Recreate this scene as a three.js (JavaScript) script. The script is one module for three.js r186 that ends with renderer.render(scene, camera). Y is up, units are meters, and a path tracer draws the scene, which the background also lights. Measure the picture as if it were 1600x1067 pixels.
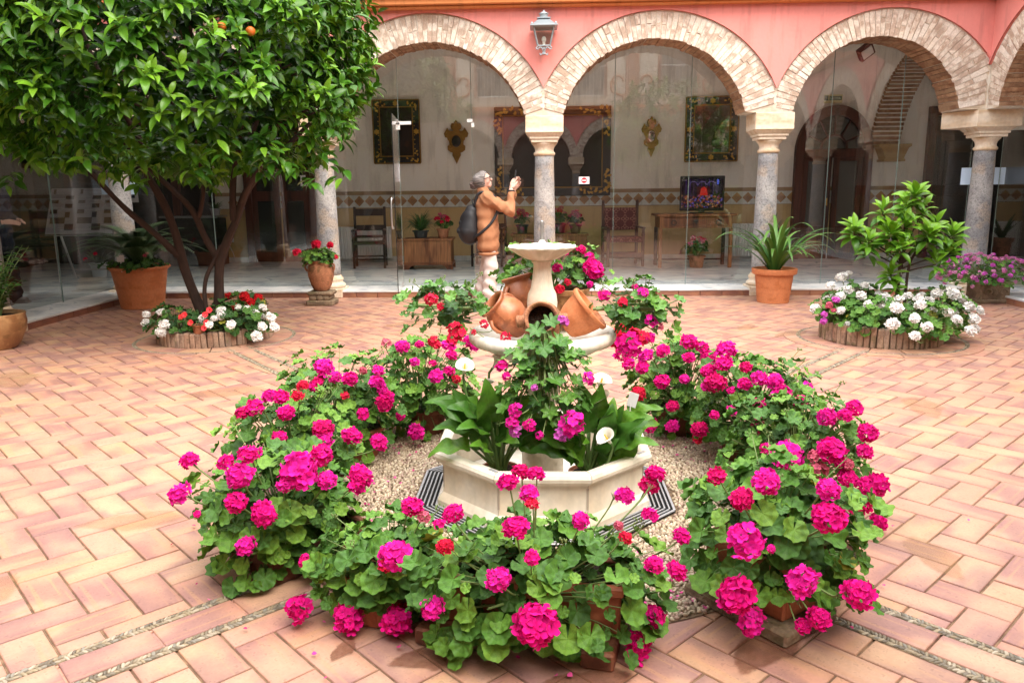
import * as THREE from 'three';
import { mergeGeometries, mergeVertices, toCreasedNormals } from 'three/addons/utils/BufferGeometryUtils.js';
import { RoundedBoxGeometry } from 'three/addons/geometries/RoundedBoxGeometry.js';
import { MarchingCubes } from 'three/addons/objects/MarchingCubes.js';

// ---------------------------------------------------------------- camera, sky, sun, exposure
const W = 1024, H = 682;
const renderer = new THREE.WebGLRenderer({ antialias: true });
renderer.setSize(W, H);
renderer.toneMapping = THREE.LinearToneMapping;
renderer.toneMappingExposure = 3.95;
renderer.shadowMap.enabled = true;
const scene = new THREE.Scene();
const camera = new THREE.PerspectiveCamera(47.42, W / H, 0.05, 400);
camera.rotation.order = 'YXZ';
camera.position.set(0, 1.5, 0);
camera.rotation.set(-Math.atan(241 / 1215), THREE.MathUtils.degToRad(2.2), THREE.MathUtils.degToRad(-0.6));

{ // an even overcast sky, brighter overhead
  const w = 64, h = 32, d = new Float32Array(w * h * 4);
  for (let y = 0; y < h; y++) for (let x = 0; x < w; x++) {
    const el = ((y + 0.5) / h - 0.5) * Math.PI, s = Math.sin(el), i = (y * w + x) * 4;
    const L = s > 0 ? 0.86 + 0.4 * s : 0.3;
    d[i] = L * 0.985; d[i + 1] = L * 0.995; d[i + 2] = L * 1.03; d[i + 3] = 1;
  }
  const t = new THREE.DataTexture(d, w, h, THREE.RGBAFormat, THREE.FloatType);
  t.mapping = THREE.EquirectangularReflectionMapping; t.magFilter = t.minFilter = THREE.LinearFilter; t.needsUpdate = true;
  scene.background = t; scene.environment = t;
}
const sun = new THREE.DirectionalLight(0xfff3e2, 1.25);
sun.position.set(6, 14, 3.5); sun.target.position.set(0, 0, -5);
sun.castShadow = true; sun.shadow.radius = 75; sun.shadow.mapSize.set(2048, 2048);
Object.assign(sun.shadow.camera, { left: -14, right: 14, top: 14, bottom: -14, near: 1, far: 50 });
scene.add(sun, sun.target);

// ---------------------------------------------------------------- helpers
const PI = Math.PI, TAU = PI * 2, R = THREE.MathUtils.degToRad, lerp = (a, b, t) => a + (b - a) * t, clamp = (x, a = 0, b = 1) => Math.min(b, Math.max(a, x));
const sstep = (a, b, x) => { const t = clamp((x - a) / (b - a)); return t * t * (3 - 2 * t); };
const V = (x, y, z) => new THREE.Vector3(x, y, z);
function rng(s) { s |= 0; return () => { s = (s + 0x6d2b79f5) | 0; let t = Math.imul(s ^ (s >>> 15), 1 | s); t = (t + Math.imul(t ^ (t >>> 7), 61 | t)) ^ t; return ((t ^ (t >>> 14)) >>> 0) / 4294967296; }; }
const used = new Map();
function numbered(n) { const k = used.get(n) ?? -1; used.set(n, k + 1); return k < 0 ? n : `${n}_${String(k + 1).padStart(3, '0')}`; }
function tag(o, label, category, group, kind) { if (label) o.userData.label = label; if (category) o.userData.category = category; if (group) o.userData.group = group; if (kind) o.userData.kind = kind; return o; }
function thing(name, label, category, [x, y, z] = [0, 0, 0], turn = 0, group) { const o = new THREE.Group(); o.name = numbered(name); scene.add(o); o.position.set(x, y, z); o.rotation.y = turn; return tag(o, label, category, group); }
function struct(name) { const o = new THREE.Group(); o.name = numbered(name); scene.add(o); o.userData.kind = 'structure'; return o; }
function shadow(m) { m.castShadow = m.receiveShadow = true; return m; }
function part(name, geo, mat, parent = scene) { const m = shadow(new THREE.Mesh(Array.isArray(geo) ? merge(geo) : geo, mat)); m.name = parent === scene ? numbered(name) : name; parent.add(m); return m; }
function norm(g) { g = g.index ? g.toNonIndexed() : g; for (const k of Object.keys(g.attributes)) if (!['position', 'normal', 'uv', 'color'].includes(k)) g.deleteAttribute(k); if (!g.attributes.uv) g.setAttribute('uv', new THREE.BufferAttribute(new Float32Array(g.attributes.position.count * 2), 2)); g.clearGroups(); return g; }
function merge(list) { return mergeGeometries(list.map(norm)); }
const M4 = new THREE.Matrix4(), Q = new THREE.Quaternion(), E3 = new THREE.Euler(), ONE = V(1, 1, 1);
function mat4(x, y, z, rx = 0, ry = 0, rz = 0, s = 1) { const m = new THREE.Matrix4(); const q = new THREE.Quaternion().setFromEuler(new THREE.Euler(rx, ry, rz, 'YXZ')); return m.compose(V(x, y, z), q, typeof s === 'number' ? V(s, s, s) : s); }
const at = (g, ...a) => g.applyMatrix4(mat4(...a));
// box projection: uv in metres
function boxUV(g, k = 1, ox = 0, oy = 0) {
  g = norm(g); const p = g.attributes.position, n = g.attributes.normal, uv = g.attributes.uv;
  for (let i = 0; i < p.count; i++) { const ax = Math.abs(n.getX(i)), ay = Math.abs(n.getY(i)), az = Math.abs(n.getZ(i)), x = p.getX(i), y = p.getY(i), z = p.getZ(i);
    if (ay >= ax && ay >= az) uv.setXY(i, x * k + ox, z * k + oy); else if (ax >= az) uv.setXY(i, z * k + ox, y * k + oy); else uv.setXY(i, x * k + ox, y * k + oy); }
  return g;
}
function tri3(pos, uvs) { const g = new THREE.BufferGeometry(); g.setAttribute('position', new THREE.Float32BufferAttribute(pos, 3)); if (uvs) g.setAttribute('uv', new THREE.Float32BufferAttribute(uvs, 2)); g.computeVertexNormals(); return g; }
// a box with chamfered edges, standing on y0 = centre
function cbox(w, h, d, c = 0.004, k = 1, ox = 0, oy = 0) {
  const a = [w / 2, h / 2, d / 2], P = [];
  const pt = (s, f) => a.map((v, i) => s[i] * (i === f ? v : v - c));
  const push = (...q) => { const ctr = q.reduce((m, p) => [m[0] + p[0], m[1] + p[1], m[2] + p[2]], [0, 0, 0]); for (let i = 1; i < q.length - 1; i++) { let [A, B, C] = [q[0], q[i], q[i + 1]]; const u = B.map((v, j) => v - A[j]), t = C.map((v, j) => v - A[j]); const nn = [u[1] * t[2] - u[2] * t[1], u[2] * t[0] - u[0] * t[2], u[0] * t[1] - u[1] * t[0]]; if (nn[0] * ctr[0] + nn[1] * ctr[1] + nn[2] * ctr[2] < 0) [B, C] = [C, B]; P.push(...A, ...B, ...C); } };
  for (let f = 0; f < 3; f++) for (const s of [-1, 1]) { const [u, v] = [(f + 1) % 3, (f + 2) % 3]; const q = [[-1, -1], [1, -1], [1, 1], [-1, 1]].map(([x, y]) => { const sg = [0, 0, 0]; sg[f] = s; sg[u] = x; sg[v] = y; return pt(sg, f); }); push(...q); }
  for (let e = 0; e < 3; e++) { const [u, v] = [(e + 1) % 3, (e + 2) % 3]; for (const x of [-1, 1]) for (const y of [-1, 1]) { const s0 = [0, 0, 0], s1 = [0, 0, 0]; s0[u] = s1[u] = x; s0[v] = s1[v] = y; s0[e] = -1; s1[e] = 1; push(pt(s0, u), pt(s1, u), pt(s1, v), pt(s0, v)); } }
  for (const x of [-1, 1]) for (const y of [-1, 1]) for (const z of [-1, 1]) { const s = [x, y, z]; push(pt(s, 0), pt(s, 1), pt(s, 2)); }
  return boxUV(tri3(P), k, ox, oy);
}
const cb = (w, h, d, x, y, z, c = 0.004, k = 1) => at(cbox(w, h, d, c, k, x * 0.37, y * 0.61), x, y, z);
function lathe(pts, seg = 32, ky = 1) { const g = new THREE.LatheGeometry(pts.map(([r, y]) => new THREE.Vector2(Math.max(r, 1e-4), y)), seg); const u = g.attributes.uv; const p = g.attributes.position; let rm = Math.max(...pts.map((q) => q[0])); for (let i = 0; i < u.count; i++) u.setXY(i, u.getX(i) * TAU * rm * ky, p.getY(i) * ky); return norm(g); }
// tube with a radius of its own at each point; smooth = Catmull-Rom
function tube(pts, rad, seg = 12, radial = 8, cap = true) {
  const c = new THREE.CatmullRomCurve3(pts.map((p) => (p.isVector3 ? p : V(...p)))), fr = c.computeFrenetFrames(seg), pos = [], uv = [], idx = [];
  const rf = typeof rad === 'function' ? rad : (t) => (Array.isArray(rad) ? lerp(rad[0], rad[1], t) : rad);
  const len = c.getLength();
  for (let i = 0; i <= seg; i++) { const t = i / seg, p = c.getPointAt(t), r = rf(t); for (let j = 0; j <= radial; j++) { const a = j / radial * TAU, n = fr.normals[i].clone().multiplyScalar(Math.cos(a)).addScaledVector(fr.binormals[i], Math.sin(a)); pos.push(p.x + n.x * r, p.y + n.y * r, p.z + n.z * r); uv.push(j / radial * TAU * 0.05, t * len); } }
  for (let i = 0; i < seg; i++) for (let j = 0; j < radial; j++) { const a = i * (radial + 1) + j, b = a + radial + 1; idx.push(a, a + 1, b, b, a + 1, b + 1); }
  if (cap) for (const [i, f] of [[0, 0], [seg, 1]]) { const p = c.getPointAt(f), n = pos.length / 3; pos.push(p.x, p.y, p.z); uv.push(0, 0); for (let j = 0; j < radial; j++) { const a = i * (radial + 1) + j; f ? idx.push(n, a, a + 1) : idx.push(n, a + 1, a); } }
  const g = new THREE.BufferGeometry(); g.setAttribute('position', new THREE.Float32BufferAttribute(pos, 3)); g.setAttribute('uv', new THREE.Float32BufferAttribute(uv, 2)); g.setIndex(idx); g.computeVertexNormals(); return norm(g);
}
const cyl = (r0, r1, h, x, y, z, seg = 16, ...rot) => norm(new THREE.CylinderGeometry(r1, r0, h, seg).applyMatrix4(mat4(x, y, z, ...rot)));
const ball = (r, x, y, z, s = [1, 1, 1], seg = 12) => norm(new THREE.SphereGeometry(r, seg, Math.max(6, seg * 0.7 | 0)).applyMatrix4(mat4(x, y, z, 0, 0, 0, V(...s))));
const rod = (a, b, r, radial = 8) => { const A = V(...a), B = V(...b), d = B.clone().sub(A), m = new THREE.Matrix4().compose(A.clone().add(B).multiplyScalar(0.5), new THREE.Quaternion().setFromUnitVectors(V(0, 1, 0), d.clone().normalize()), ONE); return norm(new THREE.CylinderGeometry(r, r, d.length(), radial).applyMatrix4(m)); };
function extrude(pts, depth, bevel = 0, holes = []) { const sh = new THREE.Shape(pts.map((p) => new THREE.Vector2(...p))); for (const h of holes) sh.holes.push(new THREE.Path(h.map((p) => new THREE.Vector2(...p)))); return norm(new THREE.ExtrudeGeometry(sh, { depth, bevelEnabled: bevel > 0, bevelSize: bevel, bevelThickness: bevel, bevelSegments: 2, curveSegments: 12 })); }

// ---------------------------------------------------------------- textures (all tileable)
const HS = (x, y, s) => { let h = Math.imul(x, 374761393) ^ Math.imul(y, 668265263) ^ Math.imul(s, 2147483647 - 977); h = Math.imul(h ^ (h >>> 13), 1274126177); return ((h ^ (h >>> 16)) >>> 0) / 4294967296; };
function vn(x, y, px, py, s) { const xi = Math.floor(x), yi = Math.floor(y), fx = x - xi, fy = y - yi, u = fx * fx * (3 - 2 * fx), v = fy * fy * (3 - 2 * fy), m = (a, p) => ((a % p) + p) % p; const x0 = m(xi, px), x1 = m(xi + 1, px), y0 = m(yi, py), y1 = m(yi + 1, py); return lerp(lerp(HS(x0, y0, s), HS(x1, y0, s), u), lerp(HS(x0, y1, s), HS(x1, y1, s), u), v); }
function fbm(u, v, px, py, oct, s) { let a = 0, w = 0.5, t = 0; for (let i = 0; i < oct; i++) { a += w * vn(u * px, v * py, px, py, s + i * 17); t += w; w *= 0.5; px *= 2; py *= 2; } return a / t; }
function tex(n, fn, srgb = true, m = n) { const d = new Uint8Array(n * m * 4); for (let y = 0; y < m; y++) for (let x = 0; x < n; x++) { const c = fn(x / n, y / m), i = (y * n + x) * 4; const [r, g, b] = typeof c === 'number' ? [c, c, c] : c; d[i] = clamp(r) * 255; d[i + 1] = clamp(g) * 255; d[i + 2] = clamp(b) * 255; d[i + 3] = 255; } const t = new THREE.DataTexture(d, n, m, THREE.RGBAFormat); t.wrapS = t.wrapT = THREE.RepeatWrapping; t.magFilter = t.minFilter = THREE.LinearFilter; if (srgb) t.colorSpace = THREE.SRGBColorSpace; t.needsUpdate = true; return t; }
const rep = (t, x, y = x) => { const c = t.clone(); c.repeat.set(x, y); c.needsUpdate = true; return c; };
const mix3 = (a, b, t) => [lerp(a[0], b[0], t), lerp(a[1], b[1], t), lerp(a[2], b[2], t)];
const lin = (r, g, b) => new THREE.Color().setRGB(r, g, b);
const mk = (c, o = {}) => new THREE.MeshStandardMaterial({ color: c, roughness: 0.8, ...o });
const mp = (c, o = {}) => new THREE.MeshPhysicalMaterial({ color: c, roughness: 0.7, ...o });

const T = {};
T.clay = tex(512, (u, v) => { const a = fbm(u, v, 4, 6, 4, 1), b = fbm(u, v, 3, 5, 3, 51), s = fbm(u, v, 3, 40, 3, 77), f = fbm(u, v, 90, 90, 2, 9); let c = mix3([0.99, 0.955, 0.90], [1, 0.90, 0.86], sstep(0.35, 0.7, a)); c = mix3(c, [0.80, 0.73, 0.77], 0.85 * sstep(0.46, 0.74, b)); c = mix3(c, [1, 0.93, 0.80], 0.5 * sstep(0.52, 0.75, s)); const k = 0.94 + 0.1 * f - 0.12 * sstep(0.72, 0.8, f); return c.map((x) => x * k); });
T.clayR = tex(256, (u, v) => 0.55 + 0.35 * fbm(u, v, 6, 6, 4, 5), false);
T.clayB = tex(256, (u, v) => fbm(u, v, 24, 24, 4, 21), false);
T.pot = tex(256, (u, v) => { const a = fbm(u, v, 4, 4, 4, 31), l = fbm(u, v, 2, 40, 3, 35), f = fbm(u, v, 60, 60, 2, 36); const e = fbm(u, v, 6, 6, 4, 39); let c = mix3([0.86, 0.84, 0.82], [0.74, 0.67, 0.64], sstep(0.42, 0.75, a)); c = mix3(c, [0.9, 0.86, 0.82], 0.4 * sstep(0.6, 0.8, l)); c = mix3(c, [0.98, 1, 1], 0.8 * sstep(0.56, 0.74, e)); c = mix3(c, [0.6, 0.56, 0.5], 0.5 * sstep(0.6, 0.74, fbm(u, v, 5, 9, 4, 40))); return c.map((x) => x * (0.93 + 0.1 * f)); });
T.granite = tex(512, (u, v) => { const a = fbm(u, v, 5, 5, 4, 41), s = fbm(u, v, 110, 110, 2, 42), s2 = fbm(u, v, 60, 60, 2, 44), o = fbm(u, v, 4, 6, 4, 43); let c = mix3([0.70, 0.70, 0.71], [0.86, 0.85, 0.84], sstep(0.3, 0.7, a)); c = mix3(c, [0.88, 0.80, 0.72], 0.7 * sstep(0.55, 0.72, o)); const k = 0.84 + 0.26 * s - 0.16 * sstep(0.6, 0.75, s2); return c.map((x) => x * k); });
T.graniteB = tex(512, (u, v) => 0.6 * fbm(u, v, 48, 48, 3, 61) + 0.4 * fbm(u, v, 120, 120, 2, 62), false);
T.lime = tex(256, (u, v) => { const a = fbm(u, v, 3, 10, 4, 71), b = fbm(u, v, 30, 30, 3, 72); let c = mix3([1, 0.98, 0.94], [0.93, 0.86, 0.76], sstep(0.4, 0.75, a)); return c.map((x) => x * (0.92 + 0.13 * b)); });
T.stone = tex(256, (u, v) => { const a = fbm(u, v, 3, 3, 4, 75), st = fbm(u, v, 26, 2, 4, 76), m = fbm(u, v, 5, 5, 4, 78), b = fbm(u, v, 40, 40, 3, 79); let c = mix3([1, 0.985, 0.95], [0.93, 0.88, 0.80], sstep(0.4, 0.75, a)); c = mix3(c, [0.86, 0.84, 0.78], 0.3 * sstep(0.5, 0.72, st)); c = mix3(c, [0.74, 0.73, 0.62], 0.5 * sstep(0.58, 0.74, m)); return c.map((x) => x * (0.94 + 0.08 * b)); });
T.plaster = tex(512, (u, v) => { const a = fbm(u, v, 4, 4, 5, 81), st = fbm(u, v, 24, 3, 4, 83), b = fbm(u, v, 70, 70, 2, 82), k = 0.91 + 0.14 * a - 0.08 * sstep(0.5, 0.8, st) + 0.03 * b; return [k, k * 0.995, k * 0.985]; });
T.plasterB = tex(256, (u, v) => 0.5 * fbm(u, v, 8, 8, 3, 91) + 0.5 * fbm(u, v, 60, 60, 3, 92), false);
T.marble = tex(512, (u, v) => { const w = fbm(u, v, 4, 4, 4, 101), ve = Math.abs(fbm(u + 0.15 * w, v + 0.2 * w, 3, 6, 5, 103) - 0.5), a = fbm(u, v, 6, 6, 3, 104); let c = mix3([0.97, 0.97, 0.965], [0.86, 0.87, 0.88], sstep(0.4, 0.75, a)); return mix3([0.74, 0.77, 0.8], c, sstep(0, 0.06, ve)); });
T.wood = tex(512, (u, v) => { const w = fbm(u, v, 3, 3, 3, 111), g = fbm(u + 0.02 * w, v, 70, 4, 4, 112), r = fbm(u + 0.05 * w, v, 9, 2, 3, 113); const k = 0.6 + 0.38 * g; return mix3([1, 0.93, 0.85], [0.66, 0.55, 0.46], sstep(0.35, 0.75, r)).map((x) => x * k); });
T.brick = tex(256, (u, v) => { const a = fbm(u, v, 6, 6, 4, 121), f = fbm(u, v, 50, 50, 3, 122); return mix3([1, 0.97, 0.93], [0.82, 0.74, 0.68], sstep(0.42, 0.75, a)).map((x) => x * (0.86 + 0.22 * f)); });
T.brickB = tex(256, (u, v) => 0.5 * fbm(u, v, 10, 10, 3, 131) + 0.5 * fbm(u, v, 50, 50, 3, 132), false);
T.old = tex(256, (u, v) => { const a = fbm(u, v, 4, 3, 4, 141), m = fbm(u, v, 5, 7, 4, 142), f = fbm(u, v, 40, 40, 3, 143); let c = mix3([0.95, 0.88, 0.82], [0.72, 0.66, 0.62], sstep(0.35, 0.7, a)); c = mix3(c, [0.62, 0.62, 0.48], 0.6 * sstep(0.58, 0.75, m)); return c.map((x) => x * (0.8 + 0.32 * f)); });
T.soil = tex(128, (u, v) => { const f = fbm(u, v, 20, 20, 3, 151); return [0.5 + 0.5 * f, 0.45 + 0.45 * f, 0.4 + 0.4 * f]; });
T.soilB = tex(128, (u, v) => fbm(u, v, 16, 16, 3, 152), false);
T.cloth = tex(256, (u, v) => { const a = fbm(u, v, 5, 5, 3, 161), w = (Math.sin(u * TAU * 64) * 0.5 + 0.5) * 0.06 + (Math.sin(v * TAU * 64) * 0.5 + 0.5) * 0.06; const k = 0.84 + 0.14 * a + w * 0.5; return [k, k, k]; });
T.bark = tex(256, (u, v) => { const a = fbm(u, v, 16, 3, 4, 171), f = fbm(u, v, 40, 12, 3, 172); const k = 0.62 + 0.45 * a * f + 0.15 * f; return [k, k * 0.95, k * 0.9]; });
T.barkB = tex(256, (u, v) => fbm(u, v, 20, 5, 4, 173), false);
// leaf maps drawn on canvases
function canvas(w, h, draw) { const c = document.createElement('canvas'); c.width = w; c.height = h; draw(c.getContext('2d'), w, h); const t = new THREE.CanvasTexture(c); t.colorSpace = THREE.SRGBColorSpace; t.magFilter = THREE.LinearFilter; return t; }
T.ger = canvas(256, 256, (g, w) => { // round geranium leaf seen from above, stalk at the centre
  g.fillStyle = '#e6f0d8'; g.fillRect(0, 0, w, w); const rr = rng(5);
  for (let i = 0; i < 2600; i++) { g.fillStyle = `rgba(${120 + rr() * 90 | 0},${150 + rr() * 80 | 0},${90 + rr() * 60 | 0},.09)`; g.beginPath(); g.arc(rr() * w, rr() * w, 1 + rr() * 4, 0, TAU); g.fill(); }
  for (let i = 0; i < 160; i++) { const a = rr() * TAU, q = w * (0.1 + 0.36 * rr()); g.strokeStyle = 'rgba(150,185,120,.22)'; g.lineWidth = 1; g.beginPath(); g.moveTo(w / 2 + Math.cos(a) * q, w / 2 + Math.sin(a) * q); g.lineTo(w / 2 + Math.cos(a + 0.15) * (q + 14), w / 2 + Math.sin(a + 0.15) * (q + 14)); g.stroke(); }
  g.lineWidth = 24; g.strokeStyle = 'rgba(70,84,48,.17)'; g.beginPath(); for (let i = 0; i <= 60; i++) { const a = i / 60 * TAU, r = w * (0.27 + 0.025 * Math.sin(a * 7)); g.lineTo(w / 2 + Math.cos(a) * r, w / 2 + Math.sin(a) * r); } g.stroke();
  g.strokeStyle = 'rgba(246,255,226,.75)'; for (let k = 0; k < 7; k++) { const a = -PI / 2 + (k - 3) * 0.82 + PI, cx = w / 2, cy = w / 2; g.lineWidth = 2.6; g.beginPath(); g.moveTo(cx, cy); g.lineTo(cx + Math.cos(a) * w * 0.45, cy + Math.sin(a) * w * 0.45); g.stroke(); g.lineWidth = 1.3; for (const s of [-1, 1]) for (const q of [0.2, 0.3]) { g.beginPath(); g.moveTo(cx + Math.cos(a) * w * q, cy + Math.sin(a) * w * q); g.lineTo(cx + Math.cos(a + s * 0.32) * w * (q + 0.16), cy + Math.sin(a + s * 0.32) * w * (q + 0.16)); g.stroke(); } }
});
T.blade = canvas(128, 256, (g, w, h) => { // pointed leaf: midrib along v
  g.fillStyle = '#e4efd4'; g.fillRect(0, 0, w, h); const rr = rng(8);
  for (let i = 0; i < 500; i++) { g.fillStyle = `rgba(${110 + rr() * 90 | 0},${150 + rr() * 80 | 0},${80 + rr() * 60 | 0},.14)`; g.beginPath(); g.arc(rr() * w, rr() * h, 2 + rr() * 8, 0, TAU); g.fill(); }
  g.strokeStyle = 'rgba(240,250,205,.75)'; g.lineWidth = 4; g.beginPath(); g.moveTo(w / 2, 0); g.lineTo(w / 2, h); g.stroke(); g.lineWidth = 1.2;
  for (let k = 0; k < 12; k++) for (const s of [-1, 1]) { g.beginPath(); g.moveTo(w / 2, h * (k + 0.5) / 12); g.quadraticCurveTo(w / 2 + s * w * 0.25, h * (k + 0.2) / 12, w / 2 + s * w * 0.48, h * (k - 0.7) / 12); g.stroke(); }
});

// ---------------------------------------------------------------- materials
const M = {
  pink: mk(lin(0.74, 0.265, 0.235), { map: T.plaster, bumpMap: T.plasterB, bumpScale: 0.004, roughness: 0.85 }),
  pinkEdgeShade: mk(lin(0.36, 0.075, 0.06), { roughness: 0.85 }),
  ochre: mk(lin(0.58, 0.2, 0.06), { map: T.plaster, bumpMap: T.plasterB, bumpScale: 0.003 }),
  cream: mk(lin(0.80, 0.72, 0.60), { map: T.plaster, bumpMap: T.plasterB, bumpScale: 0.003 }),
  rose: mk(lin(0.5, 0.24, 0.15), { map: T.plaster }),
  mortar: mk(lin(0.68, 0.65, 0.61), { map: T.lime, bumpMap: T.plasterB, bumpScale: 0.006 }),
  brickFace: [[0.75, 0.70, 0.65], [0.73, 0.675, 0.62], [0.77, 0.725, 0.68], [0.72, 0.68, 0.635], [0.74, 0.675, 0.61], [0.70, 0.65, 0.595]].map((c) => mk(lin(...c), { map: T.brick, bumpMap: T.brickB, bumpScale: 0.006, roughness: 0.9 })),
  brickSide: [[0.42, 0.27, 0.17], [0.38, 0.25, 0.16], [0.46, 0.29, 0.18]].map((c) => mk(lin(...c), { map: T.brick, bumpMap: T.brickB, bumpScale: 0.008, roughness: 0.92 })),  // bare brick, browner than the face with soffit shade put into the colour
  lime: mk(lin(0.74, 0.655, 0.56), { map: T.lime, bumpMap: T.plasterB, bumpScale: 0.003, roughness: 0.82 }),
  granite: [[0.66, 0.66, 0.67], [0.55, 0.55, 0.55], [0.68, 0.68, 0.68], [0.60, 0.585, 0.57], [0.50, 0.49, 0.48]].map((c) => mk(lin(...c), { map: T.granite, bumpMap: T.graniteB, bumpScale: 0.009, roughness: 0.8 })),
  marble: mp(lin(0.82, 0.82, 0.81), { map: T.marble, roughness: 0.35 }),
  fount: mp(lin(0.84, 0.80, 0.73), { map: T.stone, bumpMap: T.plasterB, bumpScale: 0.0015, roughness: 0.55 }),
  fountTop: mp(lin(0.87, 0.86, 0.83), { map: T.stone, roughness: 0.45 }),
  gfloor: mp(lin(0.70, 0.77, 0.77), { map: rep(T.marble, 0.5), roughness: 0.22 }),
  white: mk(lin(0.91, 0.885, 0.825), { map: T.plaster, roughness: 0.9 }),
  dado: mk(lin(0.58, 0.41, 0.19), { map: T.plaster, roughness: 0.55 }),
  dadoTile: mk(lin(0.42, 0.25, 0.09), { map: T.clay, roughness: 0.4 }),
  dadoPale: mk(lin(0.66, 0.68, 0.64), { map: T.plaster, roughness: 0.4 }),
  dark: mk(lin(0.018, 0.016, 0.015), { roughness: 0.7 }),
  doorWood: mk(lin(0.16, 0.05, 0.032), { map: T.wood, roughness: 0.45 }),
  oak: mk(lin(0.48, 0.24, 0.105), { map: T.wood, bumpMap: T.barkB, bumpScale: 0.001, roughness: 0.5 }),
  oakDark: mk(lin(0.34, 0.15, 0.065), { map: T.wood, roughness: 0.5 }),
  blackWood: mk(lin(0.035, 0.02, 0.014), { map: T.wood, roughness: 0.4 }),
  gold: mk(lin(0.55, 0.33, 0.07), { metalness: 0.75, roughness: 0.42 }),
  goldDark: mk(lin(0.30, 0.17, 0.04), { metalness: 0.6, roughness: 0.5 }),
  mirror: mp(lin(0.03, 0.035, 0.03), { roughness: 0.04, clearcoat: 1, clearcoatRoughness: 0.02 }),
  steel: mk(lin(0.62, 0.62, 0.62), { metalness: 0.9, roughness: 0.32 }),
  grate: mk(lin(0.42, 0.42, 0.43), { metalness: 0.5, roughness: 0.45 }),
  iron: mk(lin(0.045, 0.042, 0.04), { metalness: 0.4, roughness: 0.6 }),
  paintW: mk(lin(0.78, 0.78, 0.76), { roughness: 0.45 }),
  lantern: mk(lin(0.30, 0.345, 0.37), { metalness: 0.35, roughness: 0.4 }),
  glass: mp(0xffffff, { transmission: 1, thickness: 0, roughness: 0, ior: 1.66 }),
  glassEdge: mp(lin(0.22, 0.30, 0.28), { roughness: 0.2 }),
  paper: mk(lin(0.60, 0.74, 0.90), { roughness: 0.7 }),
  paperW: mk(lin(0.82, 0.82, 0.82), { roughness: 0.7 }),
  pot: mk(lin(0.66, 0.255, 0.108), { map: T.pot, bumpMap: T.plasterB, bumpScale: 0.0015, roughness: 0.72 }),
  potClean: mk(lin(0.60, 0.225, 0.098), { map: T.lime, bumpMap: T.plasterB, bumpScale: 0.0015, roughness: 0.7 }),
  potRed: mk(lin(0.54, 0.19, 0.09), { map: T.pot, bumpMap: T.plasterB, bumpScale: 0.002, roughness: 0.7 }),
  potTan: mk(lin(0.53, 0.29, 0.125), { map: T.pot, bumpMap: T.plasterB, bumpScale: 0.002, roughness: 0.45 }),
  potGlaze: mp(lin(0.60, 0.215, 0.09), { map: T.pot, roughness: 0.5, clearcoat: 0.25, clearcoatRoughness: 0.35 }),
  potShade: mk(lin(0.20, 0.085, 0.05), { map: T.old, bumpMap: T.brickB, bumpScale: 0.003, roughness: 0.9 }),  // darkened pot colour: the deep shade under the ring plants is painted in
  potOld: mk(lin(0.50, 0.255, 0.15), { map: T.old, bumpMap: T.brickB, bumpScale: 0.004, roughness: 0.9 }),
  stoneOld: mk(lin(0.33, 0.28, 0.21), { map: T.old, bumpMap: T.brickB, bumpScale: 0.012, roughness: 0.95 }),
  oldBrick: [[0.47, 0.36, 0.29], [0.41, 0.32, 0.26], [0.50, 0.40, 0.32], [0.40, 0.29, 0.23], [0.46, 0.38, 0.32]].map((c) => mk(lin(...c), { map: T.old, bumpMap: T.brickB, bumpScale: 0.009, roughness: 0.95 })),
  wetBrick: mk(lin(0.26, 0.105, 0.06), { map: T.old, bumpMap: T.brickB, bumpScale: 0.006, roughness: 0.6 }),
  soil: mk(lin(0.05, 0.033, 0.022), { map: T.soil, bumpMap: T.soilB, bumpScale: 0.02, roughness: 1 }),
  bark: mk(lin(0.06, 0.034, 0.025), { map: T.bark, bumpMap: T.barkB, bumpScale: 0.008, roughness: 0.9 }),
  black: mk(lin(0.012, 0.012, 0.013), { roughness: 0.4 }),
};

// ---------------------------------------------------------------- the courtyard floor
const C = { x: 0.005, z: -3.68 }, XL = -5.7, XR = 5.85, ZB = -10.76, ZF = 3.4;
const BED = [{ x: -3.36, z: -7.78, r: 0.57, p: 0.77, o: 0.9 }, { x: 3.33, z: -7.64, r: 0.56, p: 0.75, o: 0.9 }, { x: -3.62, z: -0.05, r: 0.57, p: 0.77, o: 0.9 }, { x: 3.62, z: -0.05, r: 0.57, p: 0.77, o: 0.9 }];
const base = part('ground', at(new THREE.PlaneGeometry(60, 60), 0, -0.0065, 0, -PI / 2), mk(lin(0.33, 0.25, 0.185), { map: rep(T.soil, 90), roughness: 0.95 }));
base.userData.kind = 'structure';
const floor = struct('tiled_floor');
const TL = 0.29, TW = 0.145, GAP = 0.0052;
const tints = [[0.49, 0.315, 0.235], [0.48, 0.29, 0.22], [0.51, 0.352, 0.25], [0.48, 0.298, 0.235], [0.45, 0.282, 0.23], [0.505, 0.338, 0.228], [0.485, 0.312, 0.245], [0.495, 0.33, 0.255]].map((c) => mix3(c, [0.49, 0.315, 0.238], 0.3));
const tileMat = tints.map((c) => mk(lin(...c), { vertexColors: true, map: T.clay, roughnessMap: T.clayR, roughness: 0.85, bumpMap: T.clayB, bumpScale: 0.0012 }));
const tileAll = mk(0xffffff, { vertexColors: true, map: T.clay, roughnessMap: T.clayR, roughness: 0.85, bumpMap: T.clayB, bumpScale: 0.0012 });
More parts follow.
